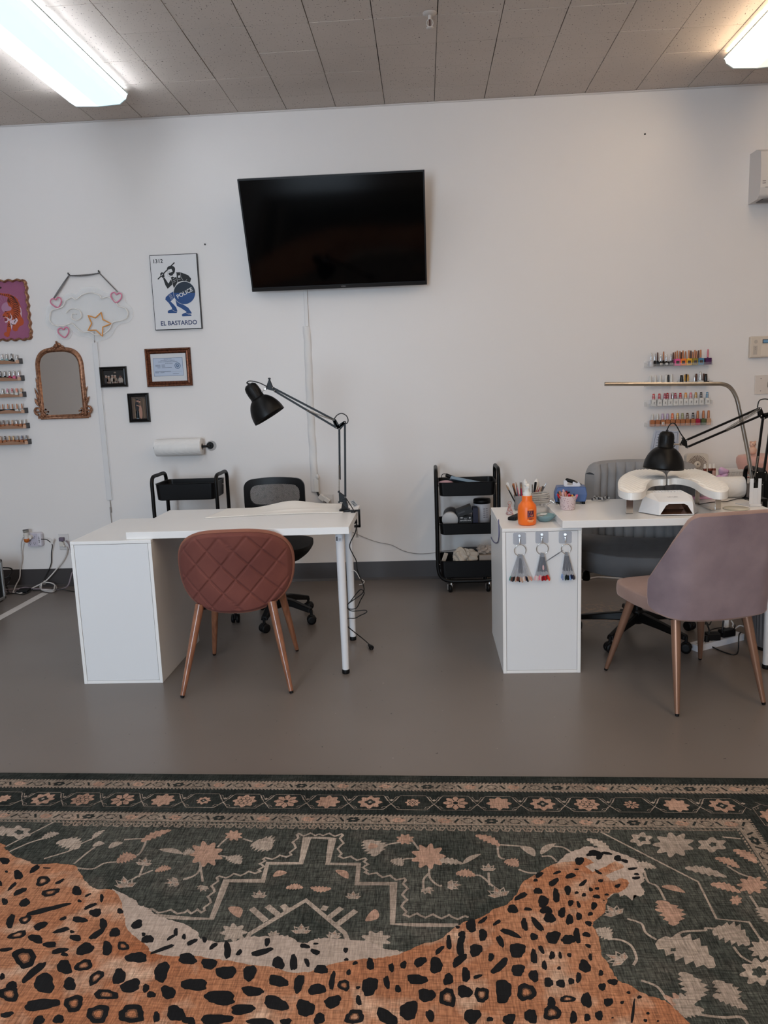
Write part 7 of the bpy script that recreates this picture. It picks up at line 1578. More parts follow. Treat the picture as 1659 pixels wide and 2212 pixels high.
m = MB(); m.M = Matrix.Translation((0.105,5.02,0.215)) @ Matrix.Rotation(0.35, 4, 'Y') @ Matrix.Rotation(0.4, 4, 'Z'); m.box(-0.014,0.014,-0.004,0.004,-0.04,0.04); tag(obj('cream_strap', m, M_cl, bevel=0.003), 'cream rounded strap end at the left of the lowest tray', 'strap')
m = MB(); m.tube(smooth_path([Vector((0.25,5.06,0.24)),Vector((0.29,5.06,0.262)),Vector((0.31,5.06,0.245)),Vector((0.30,5.06,0.225)),Vector((0.27,5.06,0.215))],6),0.006,8); tag(obj('cream_loop', m, M_cl), 'cream fabric loop over the black box in the lowest tray', 'strap')
m = MB(); m.box(0.20,0.33,5.09,5.15,0.102,0.262); tag(obj('black_box', m, flat(16,16,17,0.5), bevel=0.003), 'black box standing in the lowest tray of the right cart', 'box')
m = MB(); m.box(0.335,0.42,5.0,5.16,0.102,0.235); tag(obj('grey_box', m, flat(140,128,118,0.6), bevel=0.003), 'grey taupe box at the right of the lowest tray', 'box')
crumple('clear_bag', 'crumpled clear plastic bag on the box in the lowest tray', (0.38,5.08,0.258), 0.06, 0.06, 0.025, 8, mat('clear_bag', rgb(190,176,164), 0.1, alpha=0.6), 'bag')
# ================================================================ patterned rug
def rugmat(name, ca, cb, fine=0.22, big=3.5, fade=None, amt=0.35):
    mt = bpy.data.materials.new(name); mt.use_nodes = True; nt = mt.node_tree; b = nt.nodes['Principled BSDF']; N = nt.nodes.new; Lk = nt.links.new
    b.inputs['Roughness'].default_value = 0.95; b.inputs['Specular IOR Level'].default_value = 0.15
    tc = N('ShaderNodeTexCoord')
    def noise(sc, st, det=3, rot=0.0):
        mp = N('ShaderNodeMapping'); mp.inputs['Scale'].default_value = st; mp.inputs['Rotation'].default_value = (0, 0, rot); Lk(tc.outputs['Object'], mp.inputs[0])
        n = N('ShaderNodeTexNoise'); n.inputs['Scale'].default_value = sc; n.inputs['Detail'].default_value = det; Lk(mp.outputs[0], n.inputs['Vector']); return n.outputs['Fac']
    def rng(s, a, b_, c, d):
        r = N('ShaderNodeMapRange'); r.inputs[1].default_value = a; r.inputs[2].default_value = b_; r.inputs[3].default_value = c; r.inputs[4].default_value = d; Lk(s, r.inputs[0]); return r.outputs[0]
    def mixc(f_, a, b_, bt='MIX'):
        m = N('ShaderNodeMix'); m.data_type = 'RGBA'; m.blend_type = bt
        if isinstance(f_, float): m.inputs[0].default_value = f_
        else: Lk(f_, m.inputs[0])
        for i, q in ((6, a), (7, b_)):
            if isinstance(q, tuple): m.inputs[i].default_value = q
            else: Lk(q, m.inputs[i])
        return m.outputs[2]
    c = mixc(rng(noise(big, (1,1,1), 6), 0.32, 0.68, 0, 1), ca, cb)
    if fade: c = mixc(rng(noise(9, (1,1,1), 8), 0.52, 0.75, 0, amt), c, fade)
    th1 = rng(noise(330, (1,0.11,1), 2, -0.027), 0.3, 0.7, 1-fine, 1+fine); th2 = rng(noise(330, (0.11,1,1), 2, -0.027), 0.3, 0.7, 1-fine*0.8, 1+fine*0.8)
    mu = N('ShaderNodeMath'); mu.operation = 'MULTIPLY'; Lk(th1, mu.inputs[0]); Lk(th2, mu.inputs[1])
    cb_ = N('ShaderNodeCombineColor'); [Lk(mu.outputs[0], cb_.inputs[i]) for i in range(3)]
    c = mixc(1.0, c, cb_.outputs[0], 'MULTIPLY'); Lk(c, b.inputs['Base Color'])
    bp = N('ShaderNodeBump'); bp.inputs['Strength'].default_value = 0.5; bp.inputs['Distance'].default_value = 0.001; Lk(mu.outputs[0], bp.inputs['Height']); Lk(bp.outputs[0], b.inputs['Normal'])
    return mt
CREAM = rgb(158,138,122)
RM = [rugmat('rug_field', rgb(70,70,64), rgb(40,44,40), 0.6, 4.5, rgb(96,90,82), 0.5), rugmat('rug_cream', rgb(158,143,130), rgb(132,118,107), 0.32), rugmat('rug_peach', rgb(164,132,114), rgb(142,112,96), 0.3),
      rugmat('rug_border_dark', rgb(42,45,42), rgb(26,30,28), 0.5, 4, rgb(70,68,62), 0.4), rugmat('rug_leopard', rgb(160,114,86), rgb(140,87,58), 0.34, 2.2, rgb(182,154,132), 0.95), rugmat('rug_belly', rgb(166,149,137), rgb(150,134,122), 0.2, 3),
      rugmat('rug_black_spot', rgb(17,17,18), rgb(25,25,26), 0.2), rugmat('rug_brown_spot', rgb(103,71,53), rgb(73,53,41), 0.25), rugmat('rug_tan_band', rgb(136,121,108), rgb(116,104,93), 0.34, 5, rgb(146,120,104), 0.6)]
RZ = 0.0102
ra, rb_ = at(0,1672,2,0.010), at(1640,1684,2,0.010); rex = (rb_-ra).normalized(); rey = Vector((-rex.y, rex.x, 0)); RE = at(830,1675,2,0.010)
S0, S1, T1 = -1.76, 1.41, 2.25
def ST(s, t_, k=0): q = RE+rex*s-rey*t_; return Vector((q.x, q.y, RZ+0.00012*k))
def toST(p): q = p-RE; return q.dot(rex), -q.dot(rey)
def RP(px_, py_, k=0): q = at(px_, py_, 2, 0.0102); return Vector((q.x, q.y, RZ+0.00012*k))
rug = MB()
_rc = [1]
def up_poly(pts, mi):
    """add a flat polygon facing up"""
    ar_ = sum(pts[i].x*pts[(i+1)%len(pts)].y-pts[(i+1)%len(pts)].x*pts[i].y for i in range(len(pts)))
    if abs(ar_) < 1e-9: return
    _rc[0] = (_rc[0]+1) % 50; pts = [Vector((p.x, p.y, p.z+_rc[0]*2e-6)) for p in pts]
    rug.poly(pts if ar_ > 0 else pts[::-1], mi)
def stroke(pts, wd, mi, k, jag=0.0):
    P = [Vector((p.x, p.y, 0)) for p in pts]; n = len(P)
    if n < 2: return
    Lf, Rt = [], []
    for i in range(n):
        t_ = (P[min(i+1,n-1)]-P[max(i-1,0)])
        if t_.length < 1e-7: t_ = Vector((1,0,0))
        t_.normalize(); nn = Vector((-t_.y, t_.x, 0)); ww = wd/2*(1+(rr3.uniform(-jag, jag) if jag else 0))
        # mitre
        if 0 < i < n-1:
            d1 = (P[i]-P[i-1]).normalized(); c_ = max(0.5, abs(Vector((-d1.y,d1.x,0)).dot(nn))); ww /= c_
        Lf.append(P[i]+nn*ww); Rt.append(P[i]-nn*ww)
    z = Vector((0,0,RZ+0.00012*k))
    for i in range(n-1): up_poly([Lf[i]+z, Lf[i+1]+z, Rt[i+1]+z, Rt[i]+z], mi)
rr3 = random.Random(21)
# slab
rug.prism([RE+rex*S0-Vector((0,0,0.0098)), RE+rex*S1-Vector((0,0,0.0098)), RE+rex*S1-rey*T1-Vector((0,0,0.0098)), RE+rex*S0-rey*T1-Vector((0,0,0.0098))][::-1], (0,0,0.010), 3)
def rect_ring(d0, d1, mi, k):
    o = [(S0+d0, d0), (S1-d0, d0), (S1-d0, T1-d0), (S0+d0, T1-d0)]; i_ = [(S0+d1, d1), (S1-d1, d1), (S1-d1, T1-d1), (S0+d1, T1-d1)]
    for a in range(4): b = (a+1)%4; up_poly([ST(*o[a],k), ST(*o[b],k), ST(*i_[b],k), ST(*i_[a],k)], mi)
up_poly([ST(S0+0.3,0.3,1), ST(S1-0.3,0.3,1), ST(S1-0.3,T1-0.3,1), ST(S0+0.3,T1-0.3,1)], 0)
rect_ring(0.053, 0.099, 8, 1); rect_ring(0.259, 0.305, 8, 1)
# side helpers: far side (s along, t in) and right side (t along)
def SD(side, u, d, k):
    if side == 'far': return ST(u, d, k)
    return ST(S1-d, u, k)
for side, u0, u1 in (('far', S0+0.05, S1-0.05), ('right', 0.05, 1.3)):
    # toothed edges of the light bands
    for d, dr in ((0.053,-1),(0.099,1),(0.259,-1)):
        u = max(u0, (S0 if side == 'far' else 0)+d); e = (S1 if side == 'far' else 1.3)-(d if side == 'far' else 0)
        while u < e: up_poly([SD(side,u,d,2), SD(side,u+0.0075,d,2), SD(side,u+0.011,d+dr*0.007,2), SD(side,u+0.005,d+dr*0.007,2)], 8); u += 0.0125
    u = u0+0.3 if side == 'far' else 0.31; e = (S1-0.31) if side == 'far' else 1.3
    while u < e:
        up_poly([SD(side,u,0.3085,2), SD(side,u+0.008,0.3085,2), SD(side,u+0.012,0.3145,2), SD(side,u+0.004,0.3145,2)], 8); u += 0.014
    # small marks within the light bands
    for d0 in (0.076, 0.282):
        u = u0+d0; e = (S1-d0) if side == 'far' else 1.3; q = 0
        while u < e:
            kd = q % 4
            if kd in (0, 2):
                sg = 1 if kd == 0 else -1
                up_poly([SD(side,u-0.010,d0-0.010*sg,3), SD(side,u-0.003,d0-0.012*sg,3), SD(side,u+0.010,d0+0.010*sg,3), SD(side,u+0.003,d0+0.012*sg,3)], 3)
                for w_ in (-0.026, 0.026): up_poly([SD(side,u+w_-0.007,d0+0.014*sg,3), SD(side,u+w_+0.007,d0+0.014*sg,3), SD(side,u+w_,d0+0.006*sg,3)], 3)
            elif kd == 1:
                mi_ = 2 if (q//4) % 3 else 3
                for j in range(6): a = 2*PI*j/6; c_ = (u+0.014*math.cos(a), d0+0.009*math.sin(a)); up_poly([SD(side,c_[0]+0.008*math.cos(b_*PI/4),c_[1]+0.006*math.sin(b_*PI/4),3) for b_ in range(8)], mi_)
            else:
                P = [SD(side, u+0.018*math.cos(2*PI*j/16)*(1+0.25*math.cos(6*2*PI*j/16)), d0+0.013*math.sin(2*PI*j/16), 0) for j in range(17)]; stroke(P, 0.0022, 3, 3)
            u += 0.0365; q += 1
    # guard lines of the flower border
    for d in (0.134, 0.222):
        c0_ = -0.175
    per = 0.1415
    rngk = range(-12, 12) if side == 'far' else range(0, 9)
    for j in rngk:
        uc = (-0.175+per*j) if side == 'far' else (0.178+per*j+0.06)
        if side == 'far' and (uc < S0+0.2 or uc > S1-0.2): continue
        dc = 0.178; kind = (j*5+3) % 4; R = 0.036 if (j % 5) != 2 else 0.022
        pet = 8
        P = [SD(side, uc+R*(1+0.16*math.cos(pet*a))*math.cos(a), dc+R*0.96*(1+0.16*math.cos(pet*a))*math.sin(a), 3) for a in [2*PI*i/48 for i in range(48)]]
        up_poly(P, 2)
        if kind == 0: up_poly([SD(side, uc+R*0.45*(1+0.2*math.cos(4*a))*math.cos(a), dc+R*0.45*math.sin(a)*(1+0.2*math.cos(4*a)), 4) for a in [2*PI*i/24 for i in range(24)]], 3); up_poly([SD(side, uc+R*0.18*math.cos(a), dc+R*0.2*math.sin(a), 5) for a in [2*PI*i/4 for i in range(4)]], 1)
        elif kind == 1:
            for i in range(6): a0_ = 2*PI*i/6; stroke([SD(side, uc+R*0.42*math.cos(a0_)+R*0.22*math.cos(a), dc+R*0.42*math.sin(a0_)+R*0.2*math.sin(a), 0) for a in [2*PI*q_/10 for q_ in range(11)]], 0.0022, 3, 4)
        elif kind == 2:
            for i in range(8): a = PI/8+2*PI*i/8; stroke([SD(side, uc+R*0.35*math.cos(a), dc+R*0.35*math.sin(a), 0), SD(side, uc+R*0.95*math.cos(a), dc+R*0.95*math.sin(a), 0)], 0.003, 3, 4)
            up_poly([SD(side, uc+R*0.25*math.cos(a), dc+R*0.25*math.sin(a), 4) for a in [2*PI*i/8 for i in range(8)]], 3)
        for sg in (-1, 1): # linear cartouche between flowers
            x0_ = uc+sg*0.042; xm = uc+sg*per/2
            stroke([SD(side,uc,dc-0.043,0), SD(side,x0_,dc-0.043,0), SD(side,uc+sg*0.052,dc-0.028,0), SD(side,xm-sg*0.004,dc+0.004,0), SD(side,xm+sg*0.012,dc+0.022,0)], 0.0016, 1, 3)
            stroke([SD(side,uc,dc+0.043,0), SD(side,x0_+sg*0.006,dc+0.043,0), SD(side,xm,dc+0.010,0)], 0.0016, 1, 3)
            stroke([SD(side,uc+sg*0.040,dc+0.036,0), SD(side,uc+sg*0.046,dc+0.026,0), SD(side,uc+sg*0.058,dc+0.024,0), SD(side,uc+sg*0.054,dc+0.034,0), SD(side,uc+sg*0.044,dc+0.036,0)], 0.0014, 1, 3)
            stroke([SD(side,uc+sg*0.046,dc-0.036,0), SD(side,uc+sg*0.056,dc-0.036,0), SD(side,uc+sg*0.066,dc-0.012,0), SD(side,uc+sg*0.058,dc-0.010,0), SD(side,uc+sg*0.046,dc-0.036,0)], 0.0014, 1, 3)
        um = uc+per/2; up_poly([SD(side,um-0.007,dc-0.014,4), SD(side,um,dc-0.021,4), SD(side,um+0.007,dc-0.014,4), SD(side,um,dc-0.007,4)], 1)
# scalloped chain along the field, then corner lines
u = -1.02
while u < 0.70:
    stroke([ST(u,0.318), ST(u+0.006,0.334), ST(u+0.022,0.337), ST(u+0.029,0.322), ST(u+0.014,0.320), ST(u+0.012,0.329), ST(u+0.02,0.330)], 0.0045, 8, 2); u += 0.0335
stroke([ST(-1.35,0.318), ST(1.09,0.318)], 0.003, 8, 2)
for L_ in ([(116,1776),(12,1829)], [(1297,1797),(1508,1905),(1548,1985),(1618,1992),(1650,2040),(1659,2046)]): stroke([RP(*p) for p in L_], 0.006, 1, 2)
# stepped medallion
def mpath(pts, n=1): return [RP(*p) for p in pts]
for L_ in ([(691,1810),(663,1810),(650,1865),(578,1865),(568,1903),(489,1903),(457,1985),(400,1984),(325,1977)], [(689,1810),(718,1812),(708,1866),(775,1867),(771,1909),(850,1909),(848,1996),(900,1998),(990,1999)]): stroke(mpath(L_), 0.0135, 1, 3, 0.04)
def wavy(pts, amp, per, wd):
    P = [RP(*p) for p in pts]; out = []
    for a, b in zip(P[:-1], P[1:]):
        d = b-a; n = max(2, int(d.length/per)); dn = d.normalized(); nn = Vector((-dn.y, dn.x, 0))
        for i in range(n):
            out.append(a+d*(i/n)+nn*amp*0.2); out.append(a+d*((i+0.35)/n)+nn*amp); out.append(a+d*((i+0.6)/n)+nn*amp*0.1); out.append(a+d*((i+0.8)/n)-nn*amp*0.6)
    out.append(P[-1]); stroke(out, wd, 1, 3)
wavy([(690,1801),(640,1803),(629,1846),(567,1856),(562,1881),(467,1896),(443,1966),(400,1970),(318,1966)], 0.009, 0.036, 0.0065)
wavy([(690,1801),(742,1804),(733,1849),(793,1857),(789,1883),(878,1901),(873,1975),(1012,1982)], -0.009, 0.036, 0.0065)
stroke(mpath([(532,2030),(540,2017),(661,1945),(745,2016),(751,2032)]), 0.0125, 1, 3)
for L_ in ([(543,1962),(575,1990)],[(577,1957),(602,1977)],[(610,1955),(620,1965)],[(704,1957),(698,1967)],[(738,1961),(711,1982)],[(769,1967),(729,1997)]): stroke(mpath(L_), 0.017, 1, 3)
stroke(mpath([(612,1968),(625,1962),(640,1960)]), 0.006, 1, 3)
# floral motifs
def motif(cx_, cy_, r, pet, mi, ang=0, k=3, sq=0.55, depth=0.35, outline=False):
    pts = []
    N_ = pet*8
    for i in range(N_):
        a = 2*PI*i/N_; f_ = 1-depth*(0.5+0.5*math.cos(pet*a))**1.0; ph = math.radians(ang)
        pts.append(RP(cx_+r*f_*math.cos(a+ph)*1.0, cy_+r*f_*math.sin(a+ph)*sq, k))
    if outline: stroke(pts+[pts[0]], 0.0042, 1, k)
    else: up_poly(pts, mi)
def leafm(x0, y0, x1, y1, wd, mi, k=3, serr=0):
    A, B = RP(x0, y0), RP(x1, y1); d = B-A; dn = d.normalized(); nn = Vector((-dn.y, dn.x, 0)); n = 12; L_, R_2 = [], []
    for i in range(n+1):
        u = i/n; w_ = wd*math.sin(PI*min(1, u*0.92+0.06))**0.8*(1+(serr*(0.35 if i%2 else -0.2)))
        c_ = A+d*u+nn*wd*0.25*math.sin(PI*u); L_.append(c_+nn*w_/2); R_2.append(c_-nn*w_/2)
    z = Vector((0,0,RZ+0.00012*k)); P = [Vector((p.x,p.y,0))+z for p in L_+R_2[::-1]]; up_poly(P, mi)
def lotus(cx_, cy_, r, ang, k=3, sq=0.6, mi=2):
    for i, (da, L_) in enumerate(((-70,0.8),(-36,1.0),(0,1.15),(36,1.0),(70,0.8))):
        a = math.radians(ang+da); ex_, ey_ = cx_+r*L_*math.cos(a), cy_-r*L_*math.sin(a)*sq
        nx, ny = -math.sin(a)*r*0.24, -math.cos(a)*r*0.24*sq
        stroke([RP(cx_+nx*0.3, cy_+ny*0.3), RP((cx_+ex_)/2+nx, (cy_+ey_)/2+ny), RP(ex_, ey_), RP((cx_+ex_)/2-nx, (cy_+ey_)/2-ny), RP(cx_-nx*0.3, cy_-ny*0.3)], 0.0036, 1, k)
        if i % 2 == 0: up_poly([RP(cx_, cy_, k-1), RP((cx_+ex_)/2+nx*0.7, (cy_+ey_)/2+ny*0.7, k-1), RP(ex_*0.85+cx_*0.15, ey_*0.85+cy_*0.15, k-1), RP((cx_+ex_)/2-nx*0.7, (cy_+ey_)/2-ny*0.7, k-1)], mi)
def vine(pts, wd=0.0065): stroke(smooth_path([RP(*p) for p in pts], 4), wd, 1, 2)
for v_ in ([(20,1840),(60,1822),(95,1811)],[(95,1855),(150,1838),(170,1825),(200,1812)],[(160,1866),(185,1845),(205,1830)],[(165,1875),(200,1877),(225,1865),(252,1862)],[(268,1814),(300,1812),(315,1815),(305,1840),(295,1848)],[(285,1900),(300,1892),(330,1880)],[(300,1895),(310,1870)],
    [(400,1900),(425,1888),(433,1870),(430,1858)],[(433,1870),(438,1905)],[(470,1830),(485,1815),(500,1805)],[(525,1812),(545,1818)],[(475,1848),(495,1852)],[(395,1900),(410,1895)],
    [(827,1826),(865,1820),(888,1822)],[(905,1835),(890,1815),(885,1808)],[(895,1855),(878,1855),(865,1860)],[(928,1870),(928,1895),(945,1912),(955,1913)],[(928,1885),(915,1900),(915,1920)],[(1080,1825),(1125,1828)],[(1075,1828),(1078,1850),(1090,1856)],[(1120,1878),(1140,1885),(1160,1886)],[(1025,1891),(1040,1893),(1065,1915)],[(1055,1885),(1057,1912)],
    [(1185,1828),(1215,1830),(1235,1842)],[(1170,1850),(1190,1850),(1202,1862)],[(1310,1834),(1340,1845),(1378,1860)],[(1391,1880),(1400,1905),(1420,1915),(1437,1945)],[(1355,1985),(1385,1995),(1395,2015),(1418,2030)],[(1320,2028),(1345,2032),(1365,2045),(1375,2070),(1368,2085)],[(1450,2030),(1475,2013),(1522,2010),(1525,2005),(1550,2007)],[(1585,2045),(1600,2065),(1625,2080)],[(1385,2118),(1420,2132),(1440,2160)],[(1500,2190),(1560,2198),(1600,2197),(1615,2212)],[(1620,1935),(1640,1965)],[(1570,1870),(1600,1888),(1640,1900)],[(1560,1808),(1600,1812)]): vine(v_)
for (a, b, c, d, w_, mi, s) in ((90,1812,128,1800,0.03,1,1),(125,1818,170,1833,0.05,1,1),(200,1812,226,1793,0.02,1,1),(200,1828,226,1822,0.026,1,0),(235,1832,265,1820,0.028,1,0),(305,1818,370,1793,0.032,2,1),(252,1862,295,1850,0.045,2,1),(335,1882,370,1876,0.026,2,1),
    (345,1835,395,1845,0.022,1,0),(395,1845,420,1840,0.03,1,1),(545,1822,585,1835,0.07,1,1),(490,1852,520,1866,0.035,1,1),(590,1893,620,1885,0.026,2,0),(726,1880,752,1898,0.024,2,0),(618,1918,655,1918,0.022,2,1),(715,1920,670,1917,0.022,2,1),(495,1960,518,1982,0.03,2,0),(812,1965,790,1990,0.03,2,0),
    (790,1815,810,1850,0.06,1,1),(815,1830,800,1822,0.03,2,0),(1028,1804,1080,1828,0.03,2,1),(1125,1828,1155,1850,0.03,1,0),(1090,1860,1120,1872,0.035,2,1),(985,1887,1027,1892,0.03,2,1),(845,1858,870,1870,0.032,1,1),(940,1860,1000,1866,0.026,1,1),(1000,1866,1038,1845,0.018,1,0),(1168,1845,1200,1822,0.022,1,0),(1268,1812,1318,1840,0.03,1,1),
    (1430,1915,1480,1928,0.024,2,0),(1425,1945,1455,2000,0.055,2,1),(1415,1965,1475,1978,0.02,2,0),(1418,2035,1545,2088,0.085,1,1),(1540,2010,1620,2040,0.07,1,1),(1370,1870,1418,1875,0.03,1,1),(1480,1875,1570,1895,0.032,1,1),(1545,1853,1598,1875,0.03,2,1),(1585,1835,1635,1865,0.035,2,1),(1535,1910,1600,1928,0.03,2,1),
    (1545,2118,1585,2170,0.045,1,1),(1540,2150,1615,2180,0.03,1,1),(1285,2008,1320,2030,0.04,1,1),(1475,2100,1500,2165,0.05,1,1),(1435,2150,1480,2195,0.02,2,0),(1455,2145,1470,2185,0.02,2,0),(1475,2195,1520,2180,0.03,1,1),(1640,1960,1670,2000,0.05,1,1)):
    leafm(a, b, c, d, w_, mi, 3, s)
for (x, y, r, p_, mi, an, sq) in ((445,1845,38,9,2,0,0.75),(925,1850,38,9,2,20,0.75),(505,1805,20,8,2,0,0.6),(875,1813,20,8,2,0,0.6),(40,1798,30,6,1,0,0.5),(5,1795,22,6,1,0,0.5),(1385,1813,26,6,1,10,0.6),(1455,1825,46,9,1,0,0.6),(1538,1825,34,6,1,0,0.5),(1625,1912,34,9,2,0,0.6),(1590,1945,14,7,2,0,0.8),(1650,2050,34,9,1,0,0.7),(1480,2170,30,8,1,0,0.9),(1640,2100,44,8,1,10,0.7),(812,2030,34,8,1,0,0.6),(505,2015,30,8,1,20,0.7)):
    motif(x, y, r, p_, mi, an, 3, sq, 0.34)
for (x, y, r, p_, sq) in ((1387,1813,10,5,0.6),(1540,1825,9,5,0.6),(1640,2100,18,6,0.7),(42,1798,11,5,0.5),(1454,2052,7,4,0.6)): motif(x, y, r, p_, 0, 0, 4, sq, 0.3)
for (x, y, r, an) in ((560,1938,20,90),(763,1940,20,90),(651,2015,26,90),(590,2022,16,70),(720,2025,20,80),(720,1930,0.1,90),(310,1868,22,80),(272,1915,30,100),(1055,1880,20,90),(1080,1935,30,110),(382,1905,22,190),(970,1912,22,0),(440,1915,16,250),(920,1920,18,300),(1330,1975,30,120),(1345,2075,34,150)):
    if r > 1: lotus(x, y, r, an)
# leopard body
def jag_poly(pts, mi, k, amp, sub=5):
    P = smooth_path([RP(x, y) for x, y in pts], sub, True)
    out = [Vector((p.x+rr3.uniform(-amp, amp), p.y+rr3.uniform(-amp, amp), RZ+0.00012*k)) for p in P]; up_poly(out, mi)
belly = [(240,1922),(262,1930),(285,1940),(300,1955),(320,1962),(335,1976),(365,1986),(400,1999),(424,2011),(436,2028),(470,2036),(501,2034),(542,2024),(575,2023),(610,2021),(630,2026),(653,2037),(675,2032),(694,2027),(749,2029),(805,2037),(825,2050),(850,2054),(876,2057),(868,2080),(700,2120),(500,2110),(380,2100),(300,2070),(255,1990)]
paw = [(1202,1866),(1229,1842),(1250,1835),(1268,1828),(1286,1832),(1300,1832),(1316,1835),(1340,1843),(1370,1856),(1384,1872),(1392,1880),(1388,1890),(1392,1900),(1385,1911),(1392,1925),(1384,1937),(1372,1934),(1366,1945),(1352,1934),(1340,1938),(1331,1930),(1313,1942),(1290,1960),(1220,1950),(1190,1900)]
jag_poly(belly, 5, 5, 0.003); jag_poly(paw, 5, 5, 0.003, 6)
body = [(-260,1760),(-120,1790),(0,1822),(10,1832),(20,1840),(30,1850),(60,1860),(75,1868),(100,1866),(130,1866),(160,1870),(172,1885),(182,1902),(197,1916),(215,1921),(240,1922),(254,1932),(264,1951),(268,1976),(273,2006),(291,2024),(316,2042),(327,2057),(354,2065),(392,2066),(425,2066),(463,2072),(501,2077),(539,2085),(590,2089),(615,2099),(653,2101),(678,2097),(711,2085),(749,2077),(785,2072),(818,2070),(851,2065),(868,2060),(906,2042),(952,2029),(972,2011),(1000,1994),(1028,1986),(1053,1976),(1068,1963),(1096,1953),(1114,1933),(1121,1923),(1127,1910),(1140,1898),(1160,1889),(1181,1875),(1202,1866),(1222,1862),(1245,1860),(1256,1853),(1275,1858),(1300,1872),(1325,1862),(1340,1866),(1348,1876),(1330,1890),(1318,1902),(1345,1898),(1358,1905),(1352,1918),(1338,1928),(1328,1930),(1313,1941),(1309,1960),(1302,1975),(1288,1988),(1281,2000),(1291,2019),(1297,2044),(1300,2063),(1311,2080),(1324,2102),(1340,2121),(1362,2129),(1388,2147),(1416,2155),(1441,2166),(1463,2185),(1490,2212),(1520,2260),(1540,2400),(1300,2480),(700,2480),(-100,2480),(-500,2300),(-500,1850)]
jag_poly(body, 4, 6, 0.0022, 4)
# pale toes
for L_ in ([(1272,1878),(1300,1866),(1325,1852)],[(1316,1898),(1345,1885),(1372,1876)]): stroke(smooth_path([RP(*p) for p in L_],4), 0.030, 5, 7, 0.12)
def spot(px_, py_, rx_, ry_, ang, ring=False, k=8):
    n = 26; ph = [rr3.uniform(0, 6.28) for _ in range(4)]; a0 = math.radians(ang)
    def ringp(sc, k_, lo=0, hi=n):
        out = []
        for i in range(lo, hi):
            a = 2*PI*i/n; f_ = sc*(1+0.10*math.sin(2*a+ph[0])+0.09*math.sin(3*a+ph[1])+0.05*math.sin(7*a+ph[2])+rr3.uniform(-0.03,0.03)); x = rx_*f_*math.copysign(abs(math.cos(a))**0.85, math.cos(a)); y = ry_*f_*math.copysign(abs(math.sin(a))**0.85, math.sin(a))
            out.append(RP(px_+x*math.cos(a0)+y*math.sin(a0), py_-x*math.sin(a0)+y*math.cos(a0), k_))
        return out
    up_poly(ringp(1.0, k), 6)
    if ring: up_poly(ringp(0.50, k+1), 7); up_poly(ringp(0.34, k+2), 4)
C1 = [(40,790,42,28,0),(55,882,14,10,0),(155,910,40,38,0),(295,860,55,20,35),(400,852,32,6,0),(5,985,12,25,0)]
C5 = [(105,60,50,14,40),(170,105,60,22,20),(40,190,25,30,0),(210,200,50,30,35),(365,15,60,40,10,1),(510,20,40,14,25),(430,112,80,30,8,1),(655,100,42,38,0),(750,135,28,10,30),(678,185,18,12,0),(868,160,17,32,0),(770,230,55,17,25),(815,285,50,35,20),(1025,272,27,22,0),(90,358,34,58,-25),(400,258,180,22,14),(215,345,50,34,15,1),(540,335,30,15,25),(680,345,58,28,-5),(345,398,60,30,30),(525,435,75,18,18),(880,380,30,50,0),(830,465,78,26,38),(615,448,20,13,0),(980,455,48,37,0),(150,475,75,32,15,1),(305,508,63,35,-10),(645,500,48,28,0),(425,557,62,24,5),(50,600,55,17,10),(510,610,70,23,15),(550,640,30,18,-20),(725,595,80,46,30),(915,590,44,58,-10),(1050,570,52,36,0,1),(1170,385,50,35,15),(1260,512,50,35,0),(1225,470,18,15,0),(1390,595,105,16,22),(1165,668,85,48,0),(1500,450,20,30,0),(1460,495,40,14,30),(1570,490,16,25,-15),(1625,540,30,20,30),(1380,790,62,84,-10),(1600,680,80,45,0),(210,670,95,85,20,1),(290,790,120,34,42),(380,890,92,78,0),(550,750,65,58,0),(715,735,72,48,15,1),(595,895,55,52,0),(820,840,85,38,38,1),(1015,830,48,75,-20),(1115,910,85,55,10),(905,985,95,46,-3,1),(100,905,45,35,0),(80,980,85,62,10,1),(355,1070,150,48,4),(630,1060,90,62,22,1),(1245,930,28,35,0),(1290,985,35,30,0),(1435,965,60,58,0),(1600,895,55,45,0),(60,1155,55,24,8),(330,1210,60,35,30),(500,1195,50,35,0),(835,1150,98,74,0,1),(1125,1150,120,72,0,1),(1335,1175,26,50,0),(1500,1145,72,70,0),(1600,1200,50,30,0),(20,830,20,30,0)]
C6 = [(60,535,45,20,25),(240,570,38,20,35),(360,605,32,70,0),(460,625,35,17,50),(655,620,90,27,18),(700,535,22,38,0),(795,715,50,54,0),(925,710,30,75,0),(1020,570,40,21,-10),(1110,620,38,24,-20),(1040,710,20,38,15),(1160,770,65,34,-5),(1370,605,18,25,-15),(1375,685,18,13,0),(1450,715,22,16,20),(1580,725,34,48,0),(1115,550,25,8,0),(165,515,20,25,0),(205,720,72,42,0),(350,795,80,58,0),(550,800,55,68,0),(85,900,115,46,-3),(300,1010,138,58,-2),(575,955,92,41,0),(795,870,92,43,-10),(970,890,44,74,-15),(1125,940,70,50,10),(1255,865,26,75,-10),(1355,905,48,50,0,1),(1395,795,20,24,0),(1475,925,18,14,0),(1575,915,70,76,0),(490,1110,112,40,5),(775,1060,108,56,-12),(1025,1100,74,74,0),(1260,1045,80,46,20),(1480,1035,24,42,20),(265,1195,128,46,0),(640,1215,110,30,0),(1145,1190,45,50,0),(860,1215,45,30,0),(1445,1175,85,58,0,1),(1645,1165,20,30,0),(40,1210,50,30,0)]
